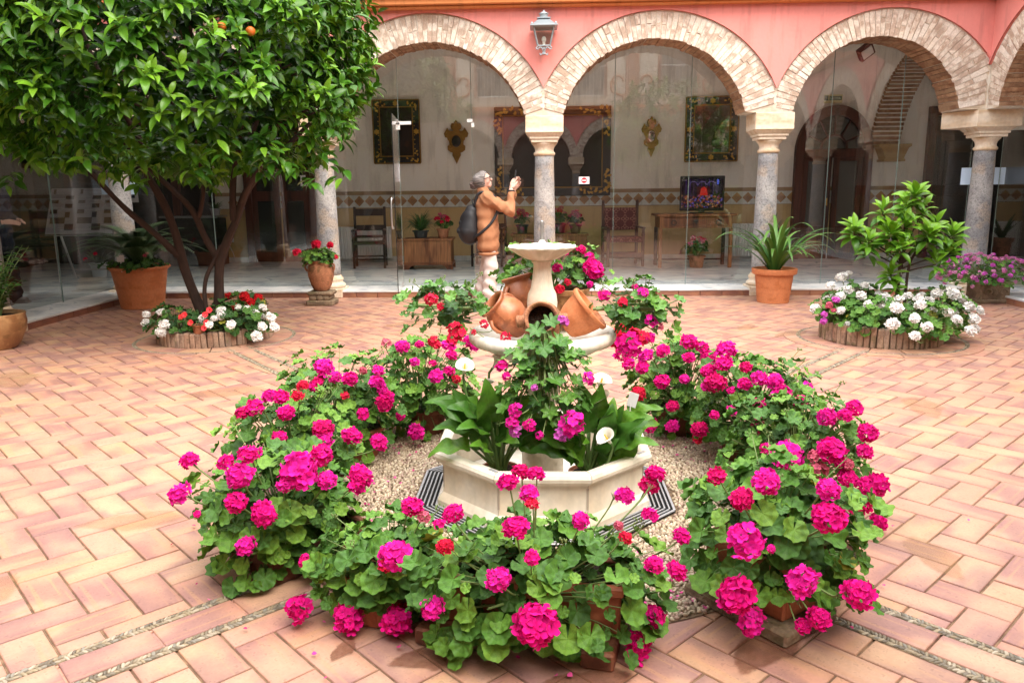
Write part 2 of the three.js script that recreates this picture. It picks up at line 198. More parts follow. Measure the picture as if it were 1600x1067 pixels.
// one tile: slightly domed top with a worn rounded edge
function tileGeo(l, w, seed) {
  const r = rng(seed), ux = r(), uy = r(), b = 0.005, pos = [], uv = [], P = [];
  const ring = [[0, -0.011], [0, -0.0042], [b * 0.35, -0.0012], [b, 0]];
  const cor = [[-1, -1], [1, -1], [1, 1], [-1, 1]].map(([x, z]) => [x * (l / 2 - r() * 0.0022), z * (w / 2 - r() * 0.0022)]);
  const pt = (k, i) => { const [x, z] = cor[i % 4], [ins, y] = ring[k]; return [x - Math.sign(x) * ins, y, z - Math.sign(z) * ins]; };
  const quad = (a, bb, c, d) => P.push(...a, ...bb, ...c, ...a, ...c, ...d);
  for (let k = 0; k < 3; k++) for (let i = 0; i < 4; i++) quad(pt(k, i), pt(k + 1, i), pt(k + 1, i + 1), pt(k, i + 1));
  const ip = (i) => { const [x, , z] = pt(3, i), q = 0.026 + 0.012 * r(); return [x - Math.sign(x) * q, 0, z - Math.sign(z) * q]; }, inn = [0, 1, 2, 3].map(ip);
  for (let i = 0; i < 4; i++) quad(pt(3, i), inn[i], inn[(i + 1) % 4], pt(3, i + 1));
  quad(inn[0], inn[3], inn[2], inn[1]);
  const g = tri3(P), col = [], kd = 0.88 + 0.11 * r(); for (let i = 0; i < P.length; i += 3) { const e = inn.some((q) => Math.abs(q[0] - P[i]) < 1e-6 && Math.abs(q[2] - P[i + 2]) < 1e-6) ? 1 : kd; col.push(e, e * (e < 1 ? 0.97 : 1), e * (e < 1 ? 1.0 : 0.985)); } g.setAttribute('color', new THREE.Float32BufferAttribute(col, 3)); const p = g.attributes.position; for (let i = 0; i < p.count; i++) uv.push((p.getX(i) * 1.1 + ux), (p.getZ(i) * 1.1 + uy));
  g.setAttribute('uv', new THREE.Float32BufferAttribute(uv, 2)); return g;
}
const tileGeos = Array.from({ length: 10 }, (_, i) => tileGeo(TL - GAP, TW - GAP, 100 + i));
const laid = []; // {m: Matrix4, g, x, z}
{
  const r = rng(11), a = R(45), ca = Math.cos(a), sa = Math.sin(a), n = 66;
  for (let i = -n; i < n; i++) for (let j = -n; j < n; j++) {
    const k = (((i - j) % 4) + 4) % 4; let lx, lz, turn;
    if (k === 0) { lx = i + 1; lz = j + 0.5; turn = 0; } else if (k === 3) { lx = i + 0.5; lz = j + 1; turn = PI / 2; } else continue;
    lx = lx * TW + 0.04; lz = lz * TW + 0.09; // lattice
    const x = C.x + lx * ca + lz * sa, z = C.z - lx * sa + lz * ca;
    if (x < XL - 0.2 || x > XR + 0.2 || z < ZB - 0.2 || z > ZF) continue;
    if (Math.hypot(x - C.x, z - C.z) < 1.05 || BED.some((b) => Math.hypot(x - b.x, z - b.z) < b.o - 0.22)) continue;
    laid.push({ x, z, g: tileGeos[r() * 10 | 0], m: mat4(x, (r() - 0.5) * 0.0022, z, (r() - 0.5) * 0.006, a + turn + (r() < 0.5 ? PI : 0) + (r() - 0.5) * 0.012, (r() - 0.5) * 0.006), c: r() * 8 | 0 });
  }
}
// bands to the four beds: a row of tiles between two lines of pebbles; circles round the beds
const bands = [[Math.atan2(-7.64 - C.z, 3.33 - C.x), 1.3, 4.4], [Math.atan2(-7.78 - C.z, -3.36 - C.x), 1.3, 4.55], [R(135), 1.3, 4.3], [R(45), 1.3, 4.3]];
const pebbles = [[], []]; // matrices: strip pebbles
{
  const r = rng(23);
  for (const [ang, r0, r1] of bands) {
    const dx = Math.cos(ang), dz = Math.sin(ang), turn = -ang; let s = r0 - r() * 0.2;
    while (s < r1) { s += TL; const q = s - TL / 2; laid.push({ x: C.x + dx * q, z: C.z + dz * q, g: tileGeos[r() * 10 | 0], band: 1, m: mat4(C.x + dx * q, 0.0055 + (r() - 0.5) * 0.001, C.z + dz * q, 0, turn, 0), c: r() * 8 | 0 }); }
    for (const side of [-1, 1]) {
      const off = side * (TW / 2 + 0.023); // bed of mortar under the pebbles
      const q = (r0 + r1) / 2 + 0.1;
      laid.push({ strip: 1, x: 0, z: 0, m: mat4(C.x + dx * q - dz * off, 0.0015, C.z + dz * q + dx * off, 0, turn, 0), len: r1 - r0 + 0.1 });
      for (let t = r0; t < r1 + 0.12; t += 0.0135) for (const row of [-1, 1]) { const o = off + row * 0.0105; pebbles[0].push(mat4(C.x + dx * t - dz * o, 0.0012, C.z + dz * t + dx * o, (r() - 0.5) * 0.5, turn + row * 0.75 + (r() - 0.5) * 1.1, (r() - 0.5) * 0.4, V(0.012 + r() * 0.006, 0.005 + r() * 0.002, 0.0055 + r() * 0.0028))); }
    }
  }
  for (const b of BED) {
    const n = 18, mid = (b.p + b.o + 0.02) / 2, wid = b.o - b.p - 0.03, n2 = 15, mid2 = (b.p + b.r - 0.04) / 2, wid2 = b.p - b.r + 0.01;
    for (const [cnt, rad, wd] of [[n, mid, wid], [n2, mid2, wid2]]) for (let i = 0; i < cnt; i++) { // wedge tiles
      const a0 = i / cnt * TAU + 0.006 / rad, a1 = (i + 1) / cnt * TAU - 0.006 / rad, P = []; const ri = rad - wd / 2, ro = rad + wd / 2, st = 3;
      const pt = (rr, a, y) => [b.x + Math.cos(a) * rr, y, b.z + Math.sin(a) * rr]; const h = 0.0055 + (r() - 0.5) * 0.0012;
      const quad = (A, B, Cc, D) => P.push(...A, ...B, ...Cc, ...A, ...Cc, ...D);
      for (let k = 0; k < st; k++) { const p = lerp(a0, a1, k / st), q = lerp(a0, a1, (k + 1) / st); quad(pt(ri, p, h), pt(ri, q, h), pt(ro, q, h), pt(ro, p, h)); quad(pt(ro, p, h), pt(ro, q, h), pt(ro, q, -0.01), pt(ro, p, -0.01)); quad(pt(ri, p, -0.01), pt(ri, q, -0.01), pt(ri, q, h), pt(ri, p, h)); }
      quad(pt(ri, a0, -0.01), pt(ri, a0, h), pt(ro, a0, h), pt(ro, a0, -0.01)); quad(pt(ri, a1, h), pt(ri, a1, -0.01), pt(ro, a1, -0.01), pt(ro, a1, h));
      const g = boxUV(tri3(P), 1.1, r(), r()); g.setAttribute('color', new THREE.Float32BufferAttribute(new Array(g.attributes.position.count * 3).fill(1), 3)); const am = (a0 + a1) / 2; laid.push({ x: b.x + Math.cos(am) * rad, z: b.z + Math.sin(am) * rad, g, m: new THREE.Matrix4(), c: r() * 8 | 0 });
    }
    const base = norm(new THREE.RingGeometry(b.p - 0.032, b.p + 0.045, 64).applyMatrix4(mat4(b.x, 0.002, b.z, -PI / 2)));
    laid.push({ strip: 1, g: base, x: 0, z: 0, m: new THREE.Matrix4() });
    for (let a = 0; a < TAU; a += 0.0135 / b.p) for (const row of [-1, 1]) { const q = b.p + 0.006 + row * 0.0115; pebbles[0].push(mat4(b.x + Math.cos(a) * q, 0.0012, b.z + Math.sin(a) * q, (r() - 0.5) * 0.5, -a + PI / 2 + row * 0.75 + (r() - 0.5) * 1.1, (r() - 0.5) * 0.4, V(0.012 + r() * 0.006, 0.005, 0.0055 + r() * 0.0028))); }
  }
}
{ // the 290 tiles that show largest are pieces of their own; the rest one mass
  const inView = (o) => { const v = V(o.x, 0, o.z).project(camera); return Math.abs(v.x) < 1.04 && Math.abs(v.y) < 1.06 && v.z < 1; };
  camera.updateMatrixWorld(); camera.updateProjectionMatrix();
  const tiles = laid.filter((o) => !o.strip), d = (o) => Math.hypot(o.x, o.z), hid = (o) => Math.hypot(o.x - C.x, o.z - C.z) < 1.2;
  tiles.sort((p, q) => (inView(q) - inView(p)) || (hid(p) - hid(q)) || d(p) - d(q));
  const rest = [];
  tiles.forEach((o, i) => {
    if (i < 290 && inView(o)) { const m = part('tile', o.g, tileMat[o.c], floor); m.applyMatrix4(o.m); return; }
    const g = o.g.clone().applyMatrix4(o.m), n = g.attributes.position.count, col = new Float32Array(n * 3), gc = o.g.attributes.color; for (let k = 0; k < n; k++) col.set(tints[o.c].map((v, j) => v * (gc ? gc.array[k * 3 + j] : 1)), k * 3); g.setAttribute('color', new THREE.BufferAttribute(col, 3)); rest.push(g);
  });
  tag(part('floor_tiles', rest, tileAll, floor), null, null, null, 'stuff');
  const strips = laid.filter((o) => o.strip).map((o) => (o.g ? o.g : new THREE.PlaneGeometry(o.len, 0.05).rotateX(-PI / 2)).clone().applyMatrix4(o.m));
  part('mortar_strip', strips.map((g) => boxUV(g)), mk(lin(0.27, 0.225, 0.16), { map: T.soil, roughness: 0.95 }), floor);
}
const pebMat = mk(0xffffff, { roughness: 0.6 });
function scatter(name, mats, geo, mat, parent, cols, seed) { const im = new THREE.InstancedMesh(geo, mat, mats.length), r = rng(seed), c = new THREE.Color(); mats.forEach((m, i) => { im.setMatrixAt(i, m); const k = cols[r() * cols.length | 0], f = 0.85 + r() * 0.3; im.setColorAt(i, c.setRGB(k[0] * f, k[1] * f, k[2] * f)); }); im.name = name; shadow(im); im.userData.kind = 'stuff'; parent.add(im); return im; }
const pebCols = [[0.28, 0.225, 0.15], [0.18, 0.145, 0.10], [0.36, 0.30, 0.22], [0.13, 0.105, 0.075], [0.27, 0.21, 0.13], [0.22, 0.195, 0.155]];
const pebGeo = mergeVertices(new THREE.SphereGeometry(1, 7, 5).deleteAttribute('uv')); pebGeo.computeVertexNormals();
scatter('pebble_line', pebbles[0], pebGeo, pebMat, floor, pebCols, 31);
{ // the pebble ring round the fountain
  const t = struct('pebble_paving'), r = rng(37), list = [];
  part('mortar_bed', at(new THREE.CircleGeometry(1.27, 72), C.x, 0.003, C.z, -PI / 2), mk(lin(0.25, 0.2, 0.145), { map: rep(T.soil, 12), roughness: 0.95 }), t);
  for (let q = 0.5; q < 1.262; q += 0.0142) for (let a = r() * 0.1; a < TAU; a += 0.0195 / q) { const w = q + (r() - 0.5) * 0.016; if (w * Math.cos(((a + PI / 8) % (PI / 4)) - PI / 8) < 0.632) continue; list.push(mat4(C.x + Math.cos(a) * w, 0.0055 + r() * 0.002, C.z + Math.sin(a) * w, (r() - 0.5) * 0.7, -a + PI / 2 + (r() - 0.5) * 2.6, (r() - 0.5) * 0.7, V(0.0095 + r() * 0.003, 0.0075 + r() * 0.002, 0.0062 + r() * 0.0018))); }
  scatter('pebble', list, pebGeo, pebMat, t, [[0.50, 0.40, 0.275], [0.39, 0.305, 0.2], [0.57, 0.475, 0.345], [0.28, 0.21, 0.14], [0.46, 0.36, 0.25], [0.38, 0.26, 0.2]], 41);
  // a soldier ring of cut tiles closes the pebbles
}
// dark glossy marks on the tiles beside the front planters
{
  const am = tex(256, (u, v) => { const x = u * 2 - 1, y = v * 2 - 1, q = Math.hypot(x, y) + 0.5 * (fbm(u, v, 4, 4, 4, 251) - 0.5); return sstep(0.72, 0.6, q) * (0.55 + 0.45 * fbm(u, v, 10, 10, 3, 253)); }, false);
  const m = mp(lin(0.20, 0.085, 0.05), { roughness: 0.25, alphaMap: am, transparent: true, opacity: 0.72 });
  [[0.74, -2.36, 0.5, 0.26, 0.9], [-0.36, -2.27, 0.36, 0.2, 0.3], [0.14, -2.16, 0.4, 0.16, 0.2], [-0.66, -2.3, 0.16, 0.1, 1.2]].forEach(([x, z, w, h, a], k) => part('dark_mark', at(new THREE.PlaneGeometry(w, h), x, 0.0045 + k * 0.0003, z, -PI / 2, a), m, floor));
  const d = mk(lin(0.30, 0.165, 0.06), { roughness: 0.8, alphaMap: am, transparent: true, opacity: 0.3 }), r = rng(257);
  [[2.55, -7.9, 0.7, 0.3], [2.2, -8.3, 0.5, 0.2], [1.6, -3.0, 0.5, 0.25], [-1.9, -3.3, 0.6, 0.3], [-2.4, -5.6, 0.8, 0.4], [2.6, -5.2, 0.7, 0.35], [-1.5, -8.6, 0.9, 0.4], [0.9, -8.2, 0.9, 0.4], [4.4, -6.2, 0.9, 0.5], [-4.3, -6.0, 0.9, 0.5], [1.9, -2.5, 0.5, 0.2], [-2.1, -2.6, 0.5, 0.25]].forEach(([x, z, w, h], k) => part('dirt_stain', at(new THREE.PlaneGeometry(w, h), x, 0.0068 + k * 0.0002, z, -PI / 2, r() * 3), d, floor));
}

// ---------------------------------------------------------------- steps and gallery floors
{
  const t = struct('marble_step'), riser = [], r = rng(47), slab = [];
  const runs = [[XL - 0.2, XR + 0.2, 'b'], [ZB - 0.2, ZF + 0.3, 'l'], [ZB - 0.2, ZF + 0.3, 'r']];
  const mats = tints.slice(0, 4).map(([a, b, c]) => mk(lin(a * 0.72, b * 0.58, c * 0.5), { map: T.clay, roughness: 0.6 }));
  for (const [a, b, w] of runs) {
    for (let s = a; s < b; s += 0.3) { const g = w === 'b' ? cb(0.294, 0.074, 0.05, s + 0.15, 0.034, ZB - 0.025) : cb(0.05, 0.074, 0.294, w === 'l' ? XL - 0.025 : XR + 0.025, 0.034, s + 0.15); if (w !== 'b' && s > -4) riser.push(g); else part('riser_tile', g, mats[r() * 4 | 0], t); }
    for (let s = a; s < b; s += 1.5) { const L = 1.497; const g = w === 'b' ? cb(L, 0.028, 0.56, s + 0.75, 0.0865, ZB - 0.27, 0.005) : cb(0.56, 0.028, L, w === 'l' ? XL - 0.27 : XR + 0.27, 0.0868, s + 0.75, 0.005); part('marble_slab', g, M.marble, t); }
  }
  part('riser_tiles', riser, mats[0], t).userData.kind = 'stuff';
  const gf = struct('gallery_floor');
  part('paving', [[20.4, 4.8, 0.2, -13.35], [4.9, 15, -8.4, -3.6], [4.9, 15, 8.6, -3.6]].map(([w, d, x, z]) => cb(w, 0.1, d, x, 0.0485, z, 0.002)), M.gfloor, gf);
}

// ---------------------------------------------------------------- arcades
// local frame: x along the wall, y up, the courtyard towards +z; the wall's face is z = 0
function circle3(a, b, c) { const A = b[0] - a[0], B = b[1] - a[1], Cc = c[0] - a[0], D = c[1] - a[1], Ee = A * (a[0] + b[0]) + B * (a[1] + b[1]), F = Cc * (a[0] + c[0]) + D * (a[1] + c[1]), G = 2 * (A * (c[1] - b[1]) - B * (c[0] - b[0])); const x = (D * Ee - B * F) / G, y = (A * F - Cc * Ee) / G; return [x, y, Math.hypot(a[0] - x, a[1] - y)]; }
const SPR = 2.43, TOP = 3.86, DEP = 0.52;
function arcade(name, label, origin, turn, bays, seed, detailed) {
  const o = thing(name, label, 'arcade wall', origin, turn); o.userData.kind = 'structure'; delete o.userData.category;
  const r = rng(seed), bottom = [], ribs = [];
  let last = null;
  bays.forEach(([xl, xr, vl, vr, yl, yr, ci, co], bi) => {
    const xm = (xl + xr) / 2, inn = circle3([xl, SPR], [xm, ci], [xr, SPR]), out = circle3([vl, yl], [(vl + vr) / 2, co], [vr, yr]);
    const outer = [], N = 28; const a0 = Math.atan2(yl - out[1], vl - out[0]), a1 = Math.atan2(yr - out[1], vr - out[0]);
    for (let i = 0; i <= N; i++) { const a = lerp(a0, a1, i / N); outer.push([out[0] + Math.cos(a) * out[2], out[1] + Math.sin(a) * out[2]]); }
    if (bi) outer.shift(); bottom.push(...outer);
    // mortar core of the ring
    const ip = []; for (let i = 0; i <= N; i++) { const a = lerp(Math.atan2(SPR - inn[1], xl - inn[0]), Math.atan2(SPR - inn[1], xr - inn[0]), i / N); ip.push([inn[0] + Math.cos(a) * (inn[2] + 0.012), inn[1] + Math.sin(a) * (inn[2] + 0.012)]); }
    const ring = part('brick_arch', at(boxUV(extrude([[vl, yl], ...outer.slice(bi ? 0 : 1, -1), [vr, yr], [vr, SPR], ...ip.reverse(), [vl, SPR]], DEP - 0.03)), 0, 0, -DEP + 0.0105), M.mortar, o);
    // bricks
    const dets = detailed(bi), gs = [];
    let al = Math.atan2(SPR - inn[1], xr - inn[0]) + 0.012; const ae = PI - al, step = 0.0575 / inn[2], cnt = Math.round((ae - al) / step);
    const ray = (a) => { const c = Math.cos(a), s = Math.sin(a), dx = inn[0] - out[0], dy = inn[1] - out[1], b = dx * c + dy * s, q = b * b - (dx * dx + dy * dy - out[2] * out[2]); let t = -b + Math.sqrt(Math.max(q, 0)); if (c > 0.01) t = Math.min(t, (vr - inn[0]) / c); if (c < -0.01) t = Math.min(t, (vl - inn[0]) / c); return t - 0.012; };
    for (let i = 0; i < cnt; i++) {
      const w = (ae - al) / cnt, b0 = al + i * w + 0.1 * w * (r() - 0.5), b1 = b0 + w * (0.87 + 0.05 * r()), r0 = inn[2] + (r() - 0.5) * 0.014, rt = Math.min(ray(b0), ray(b1));
      if (rt - r0 < 0.06) continue;
      const cut = rt - r0 > 0.5 ? [0.36 + 0.2 * r()] : r() < 0.42 ? [0.3 + 0.4 * r()] : []; const seg = [0, ...cut, 1];
      for (let k = 0; k + 1 < seg.length; k++) {
        const p = lerp(r0, rt, seg[k]) + (k ? 0.004 : 0), q = lerp(r0, rt, seg[k + 1]) - (k + 2 < seg.length ? 0.004 : 0), zf = -0.005 - r() * 0.009, zb = -DEP - 0.005 + (k ? 0.2 : 0) - r() * 0.01, j = () => (r() - 0.5) * 0.006;
        const f = [[p, b0], [q, b0], [q, b1], [p, b1]].map(([rr, a]) => [inn[0] + Math.cos(a) * rr + j(), inn[1] + Math.sin(a) * rr + j()]);
        const ctr = [(f[0][0] + f[2][0]) / 2, (f[0][1] + f[2][1]) / 2], fi = f.map(([x, y]) => { const dx = ctr[0] - x, dy = ctr[1] - y, l = Math.hypot(dx, dy); return [x + dx / l * 0.006, y + dy / l * 0.006]; });
        const P = [], qd = (A, B, Cc, D) => P.push(...A, ...B, ...Cc, ...A, ...Cc, ...D), z = (a, d) => [a[0], a[1], d];
        qd(...fi.map((a) => z(a, zf))); for (let e = 0; e < 4; e++) { const g = (e + 1) % 4; qd(z(fi[g], zf), z(fi[e], zf), z(f[e], zf - 0.006), z(f[g], zf - 0.006)); }
        for (let e = 0; e < 4; e++) { const g = (e + 1) % 4; qd(z(f[g], zf - 0.006), z(f[e], zf - 0.006), z(f[e], zb), z(f[g], zb)); }
        const g = boxUV(tri3(P), 2.2, r(), r());
        if (!dets) { gs.push(g); continue; }
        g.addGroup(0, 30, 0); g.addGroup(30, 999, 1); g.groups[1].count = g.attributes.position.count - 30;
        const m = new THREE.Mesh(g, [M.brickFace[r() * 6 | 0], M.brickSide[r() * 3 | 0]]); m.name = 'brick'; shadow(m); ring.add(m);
      }
    }
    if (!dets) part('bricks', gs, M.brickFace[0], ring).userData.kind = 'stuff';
    // dark red rib along the arch: the plaster edge shading put into colour
    ribs.push(tube(outer.filter((_, i) => i % 2 === 0).map(([x, y]) => [x, y + 0.004, 0.012]), 0.009, 40, 5));
    last = vr;
  });
  const x0 = bays[0][2], x1 = last;
  part('plaster', at(boxUV(extrude([[x0, bays[0][4]], ...bottom.slice(1), [x1, TOP], [x0, TOP]], DEP), 0.5), 0, 0, -DEP + 0.02), M.pink, o);
  part('plaster_edge_shade', ribs, M.pinkEdgeShade, o);
  // ochre cornice at the floor of the upper storey
  part('cornice', [cb(x1 - x0 + 0.0, 0.03, 0.11, (x0 + x1) / 2, 3.775, 0.075, 0.006), cb(x1 - x0, 0.075, 0.17, (x0 + x1) / 2, 3.83, 0.105, 0.01), cb(x1 - x0, 0.05, 0.22, (x0 + x1) / 2, 3.895, 0.13, 0.012), cb(x1 - x0, 0.09, 0.16, (x0 + x1) / 2, 3.968, 0.1, 0.01)], M.ochre, o);
  return o;
}
const bayB = [[-5.3, -3.2535, -5.6, -3.0, 2.98, 2.77, 3.34, 3.69], [-2.745, -0.21, -3.0, 0.04, 2.77, 2.78, 3.37, 3.73], [0.3, 2.69, 0.04, 3.07, 2.78, 2.73, 3.37, 3.715], [3.31, 5.44, 3.07, 5.78, 2.73, 3.02, 3.35, 3.69]];
const back = arcade('arcade_wall', 'pink arcade wall with pale brick arches behind the fountain and lantern', [0, 0, -10.68], 0, bayB, 3, (i) => true);
const side = (x0) => Array.from({ length: 5 }, (_, k) => { const a = x0 + k * 2.9; return [a + (k ? 0.2535 : 0.48), a + 2.9 - (k < 4 ? 0.2535 : 0.48), a + (k ? 0 : 0.235), a + 2.9 - (k < 4 ? 0 : 0.235), k ? 2.76 : 2.98, k < 4 ? 2.76 : 2.98, 3.37, 3.71]; });
// right wall: local +x runs towards the camera side when the wall faces -x
const rightW = arcade('arcade_wall', 'pink arcade wall with brick arches along the right side of the courtyard', [5.77, 0, 0], -PI / 2, side(-10.92).map((b) => b), 5, (i) => i === 0);
const leftW = arcade('arcade_wall', 'pink arcade wall with brick arches along the left side behind the orange tree', [-5.62, 0, 0], PI / 2, side(-3.58), 7, () => false);
const frontW = arcade('arcade_wall', 'pink arcade wall opposite, mirrored in the gallery glass', [0, 0, 3.34], PI, side(-7.25).map((b, k) => b.map((v, j) => (j < 4 ? v * 0.795 : v))), 9, () => false);

part('corner_fill', [cb(0.3, 1.42, 0.3, 5.925, 3.12, -10.84)], M.mortar, rightW.parent === scene ? back : back).position.set(0, 0, 10.68);
// columns
const shaftP = (r0, r1) => { const a = []; for (let i = 0; i <= 14; i++) { const t = i / 14; a.push([lerp(r0, r1, t) + 0.004 * Math.sin(t * PI), 0.3 + t * 1.62]); } return a; };
function column(x, z, turn, mi, label, group, corner) {
  const o = thing('stone_column', label, 'column', [x, 0, z], turn, group);
  part('plinth', [cb(0.42, 0.13, 0.42, 0, 0.063, 0, 0.012, 1.5)], M.lime, o);
  part('column_base', lathe([[0, 0.128], [0.2, 0.128], [0.214, 0.15], [0.212, 0.172], [0.196, 0.19], [0.178, 0.2], [0.174, 0.22], [0.185, 0.238], [0.186, 0.255], [0.172, 0.272], [0.16, 0.29], [0.156, 0.305], [0, 0.305]], 36, 1.5), M.lime, o);
  part('shaft', lathe([[0, 0.3], ...shaftP(0.152, 0.128), [0, 1.92]], 40, 1), M.granite[mi], o);
  part('capital', [lathe([[0, 1.915], [0.13, 1.915], [0.142, 1.925], [0.148, 1.94], [0.144, 1.958], [0.128, 1.97], [0.126, 2.0], [0.135, 2.03], [0.155, 2.055], [0.17, 2.07], [0.172, 2.09], [0, 2.09]], 36, 1.5), cb(0.36, 0.045, 0.36, 0, 2.108, 0, 0.006, 1.5), cb(0.4, 0.035, 0.4, 0, 2.147, 0, 0.006, 1.5), ((g) => g)(boxUV(norm(new THREE.CylinderGeometry(0.355, 0.29, 0.05, 4, 1).rotateY(PI / 4).translate(0, 2.188, 0)), 1.5))], M.lime, o);
  const imp = corner ? [boxUV(extrude([[-0.48, -0.245], [0.12, -0.565], [0.3, -0.53], [0.3, 0.23], [-0.26, 0.23]].map(([a, b]) => [a * corner, b]), 0.2, 0.008).rotateX(PI / 2).translate(0, 2.42, 0), 1.2)] : [cb(0.507, 0.22, 0.5, 0, 2.32, -0.01, 0.008, 1.2)];
  part('impost_block', imp, M.lime, o); return o;
}
const GB = 'columns carrying the arches behind the fountain';
column(-5.92, -10.92, 0, 0, 'grey corner column half hidden by the orange tree branches', GB, -1);
column(-3.0, -10.925, 0, 2, 'pale grey column behind the urn of red geraniums', GB);
column(0.05, -10.925, 0, 3, 'mottled stone column under the wall lantern', GB);
column(3.08, -10.925, 0, 1, 'rough granite column behind the strap-leaved plant in a terracotta pot', GB);
column(5.95, -10.925, 0, 4, 'dark granite corner column above the pink flowers in a stone planter', GB, 1);
for (let k = 1; k < 5; k++) { const z = -10.92 + k * 2.9; column(6.0, z, -PI / 2, 1, 'column of the right-hand arcade beside the camera', 'columns of the side arcade on the right'); column(-5.86, z, PI / 2, 1, 'column of the left-hand arcade beside the camera', 'columns of the side arcade on the left'); }
for (let k = 0; k < 6; k++) column((-7.25 + k * 2.9) * 0.795, 3.58, PI, 1, 'column of the arcade opposite, seen only mirrored in the glass', 'columns of the arcade opposite');

// upper storey: a cream wall with rose pilasters; on the opposite side a balcony window with white rails
function upper(origin, turn, x0, x1, full, label) {
  const o = struct('upper_wall'); o.position.set(...origin); o.rotation.y = turn; o.userData.label = label;
  part('wall', cb(x1 - x0, full ? 2.7 : 2.0, 0.3, (x0 + x1) / 2, full ? 5.35 : 5, -0.16, 0.004, 0.4), M.cream, o);
  part('eaves', [cb(x1 - x0, 0.16, 0.4, (x0 + x1) / 2, full ? 6.78 : 6.08, 0.04), cb(x1 - x0, 0.1, 0.3, (x0 + x1) / 2, full ? 6.64 : 5.95, 0.02)], M.ochre, o);
  for (let x = Math.ceil(x0 / 2.9) * 2.9; x < x1; x += 2.9) {
    part('pilaster', [cb(0.42, full ? 2.4 : 1.8, 0.08, x, full ? 5.4 : 5.1, 0.03, 0.01), cb(0.6, 0.3, 0.14, x, 4.2, 0.05, 0.015), cb(0.56, 0.2, 0.14, x, full ? 6.5 : 5.8, 0.05, 0.015), cb(0.26, full ? 1.9 : 1.3, 0.03, x, full ? 5.4 : 5.0, 0.08, 0.008)], M.rose, o);
    if (!full) continue;
    const vol = []; for (const s of [-1, 1]) vol.push(tube(Array.from({ length: 22 }, (_, i) => { const a = i / 21 * 4.6, q = 0.22 - 0.035 * a; return [x + s * (0.5 - Math.cos(a) * q), 4.75 + Math.sin(a) * q, 0.02]; }), 0.035, 40, 6), tube([[x + s * 0.28, 4.3, 0.02], [x + s * 0.62, 4.45, 0.02], [x + s * 0.68, 4.75, 0.02]], 0.035, 16, 6));
    part('scroll', vol, M.ochre, o);
    const w = part('window_opening', cb(1.1, 1.9, 0.05, x + 1.45, 5.3, -0.02), mk(lin(0.05, 0.045, 0.04), { roughness: 0.15 }), o);
    part('window_frame', [cb(0.1, 2.0, 0.1, x + 0.85, 5.3, 0.02), cb(0.1, 2.0, 0.1, x + 2.05, 5.3, 0.02), cb(1.3, 0.12, 0.12, x + 1.45, 6.33, 0.02)], M.rose, o);
    part('railing', [cb(1.2, 0.03, 0.04, x + 1.45, 5.2, 0.1), cb(1.2, 0.03, 0.04, x + 1.45, 4.32, 0.1), ...Array.from({ length: 11 }, (_, i) => rod([x + 0.9 + i * 0.11, 4.32, 0.1], [x + 0.9 + i * 0.11, 5.2, 0.1], 0.009, 6))], M.paintW, o);
  }
}
upper([0, 0, -10.66], 0, -5.9, 6.1, false, 'cream upper wall over the back arcade');
upper([5.75, 0, 0], -PI / 2, -10.9, 3.6, false, 'cream upper wall over the right arcade');
upper([-5.6, 0, 0], PI / 2, -3.6, 10.9, false, 'cream upper wall over the left arcade');
upper([0, 0, 3.32], PI, -6.1, 5.9, true, 'cream upper wall opposite with rose pilasters and a railed window');

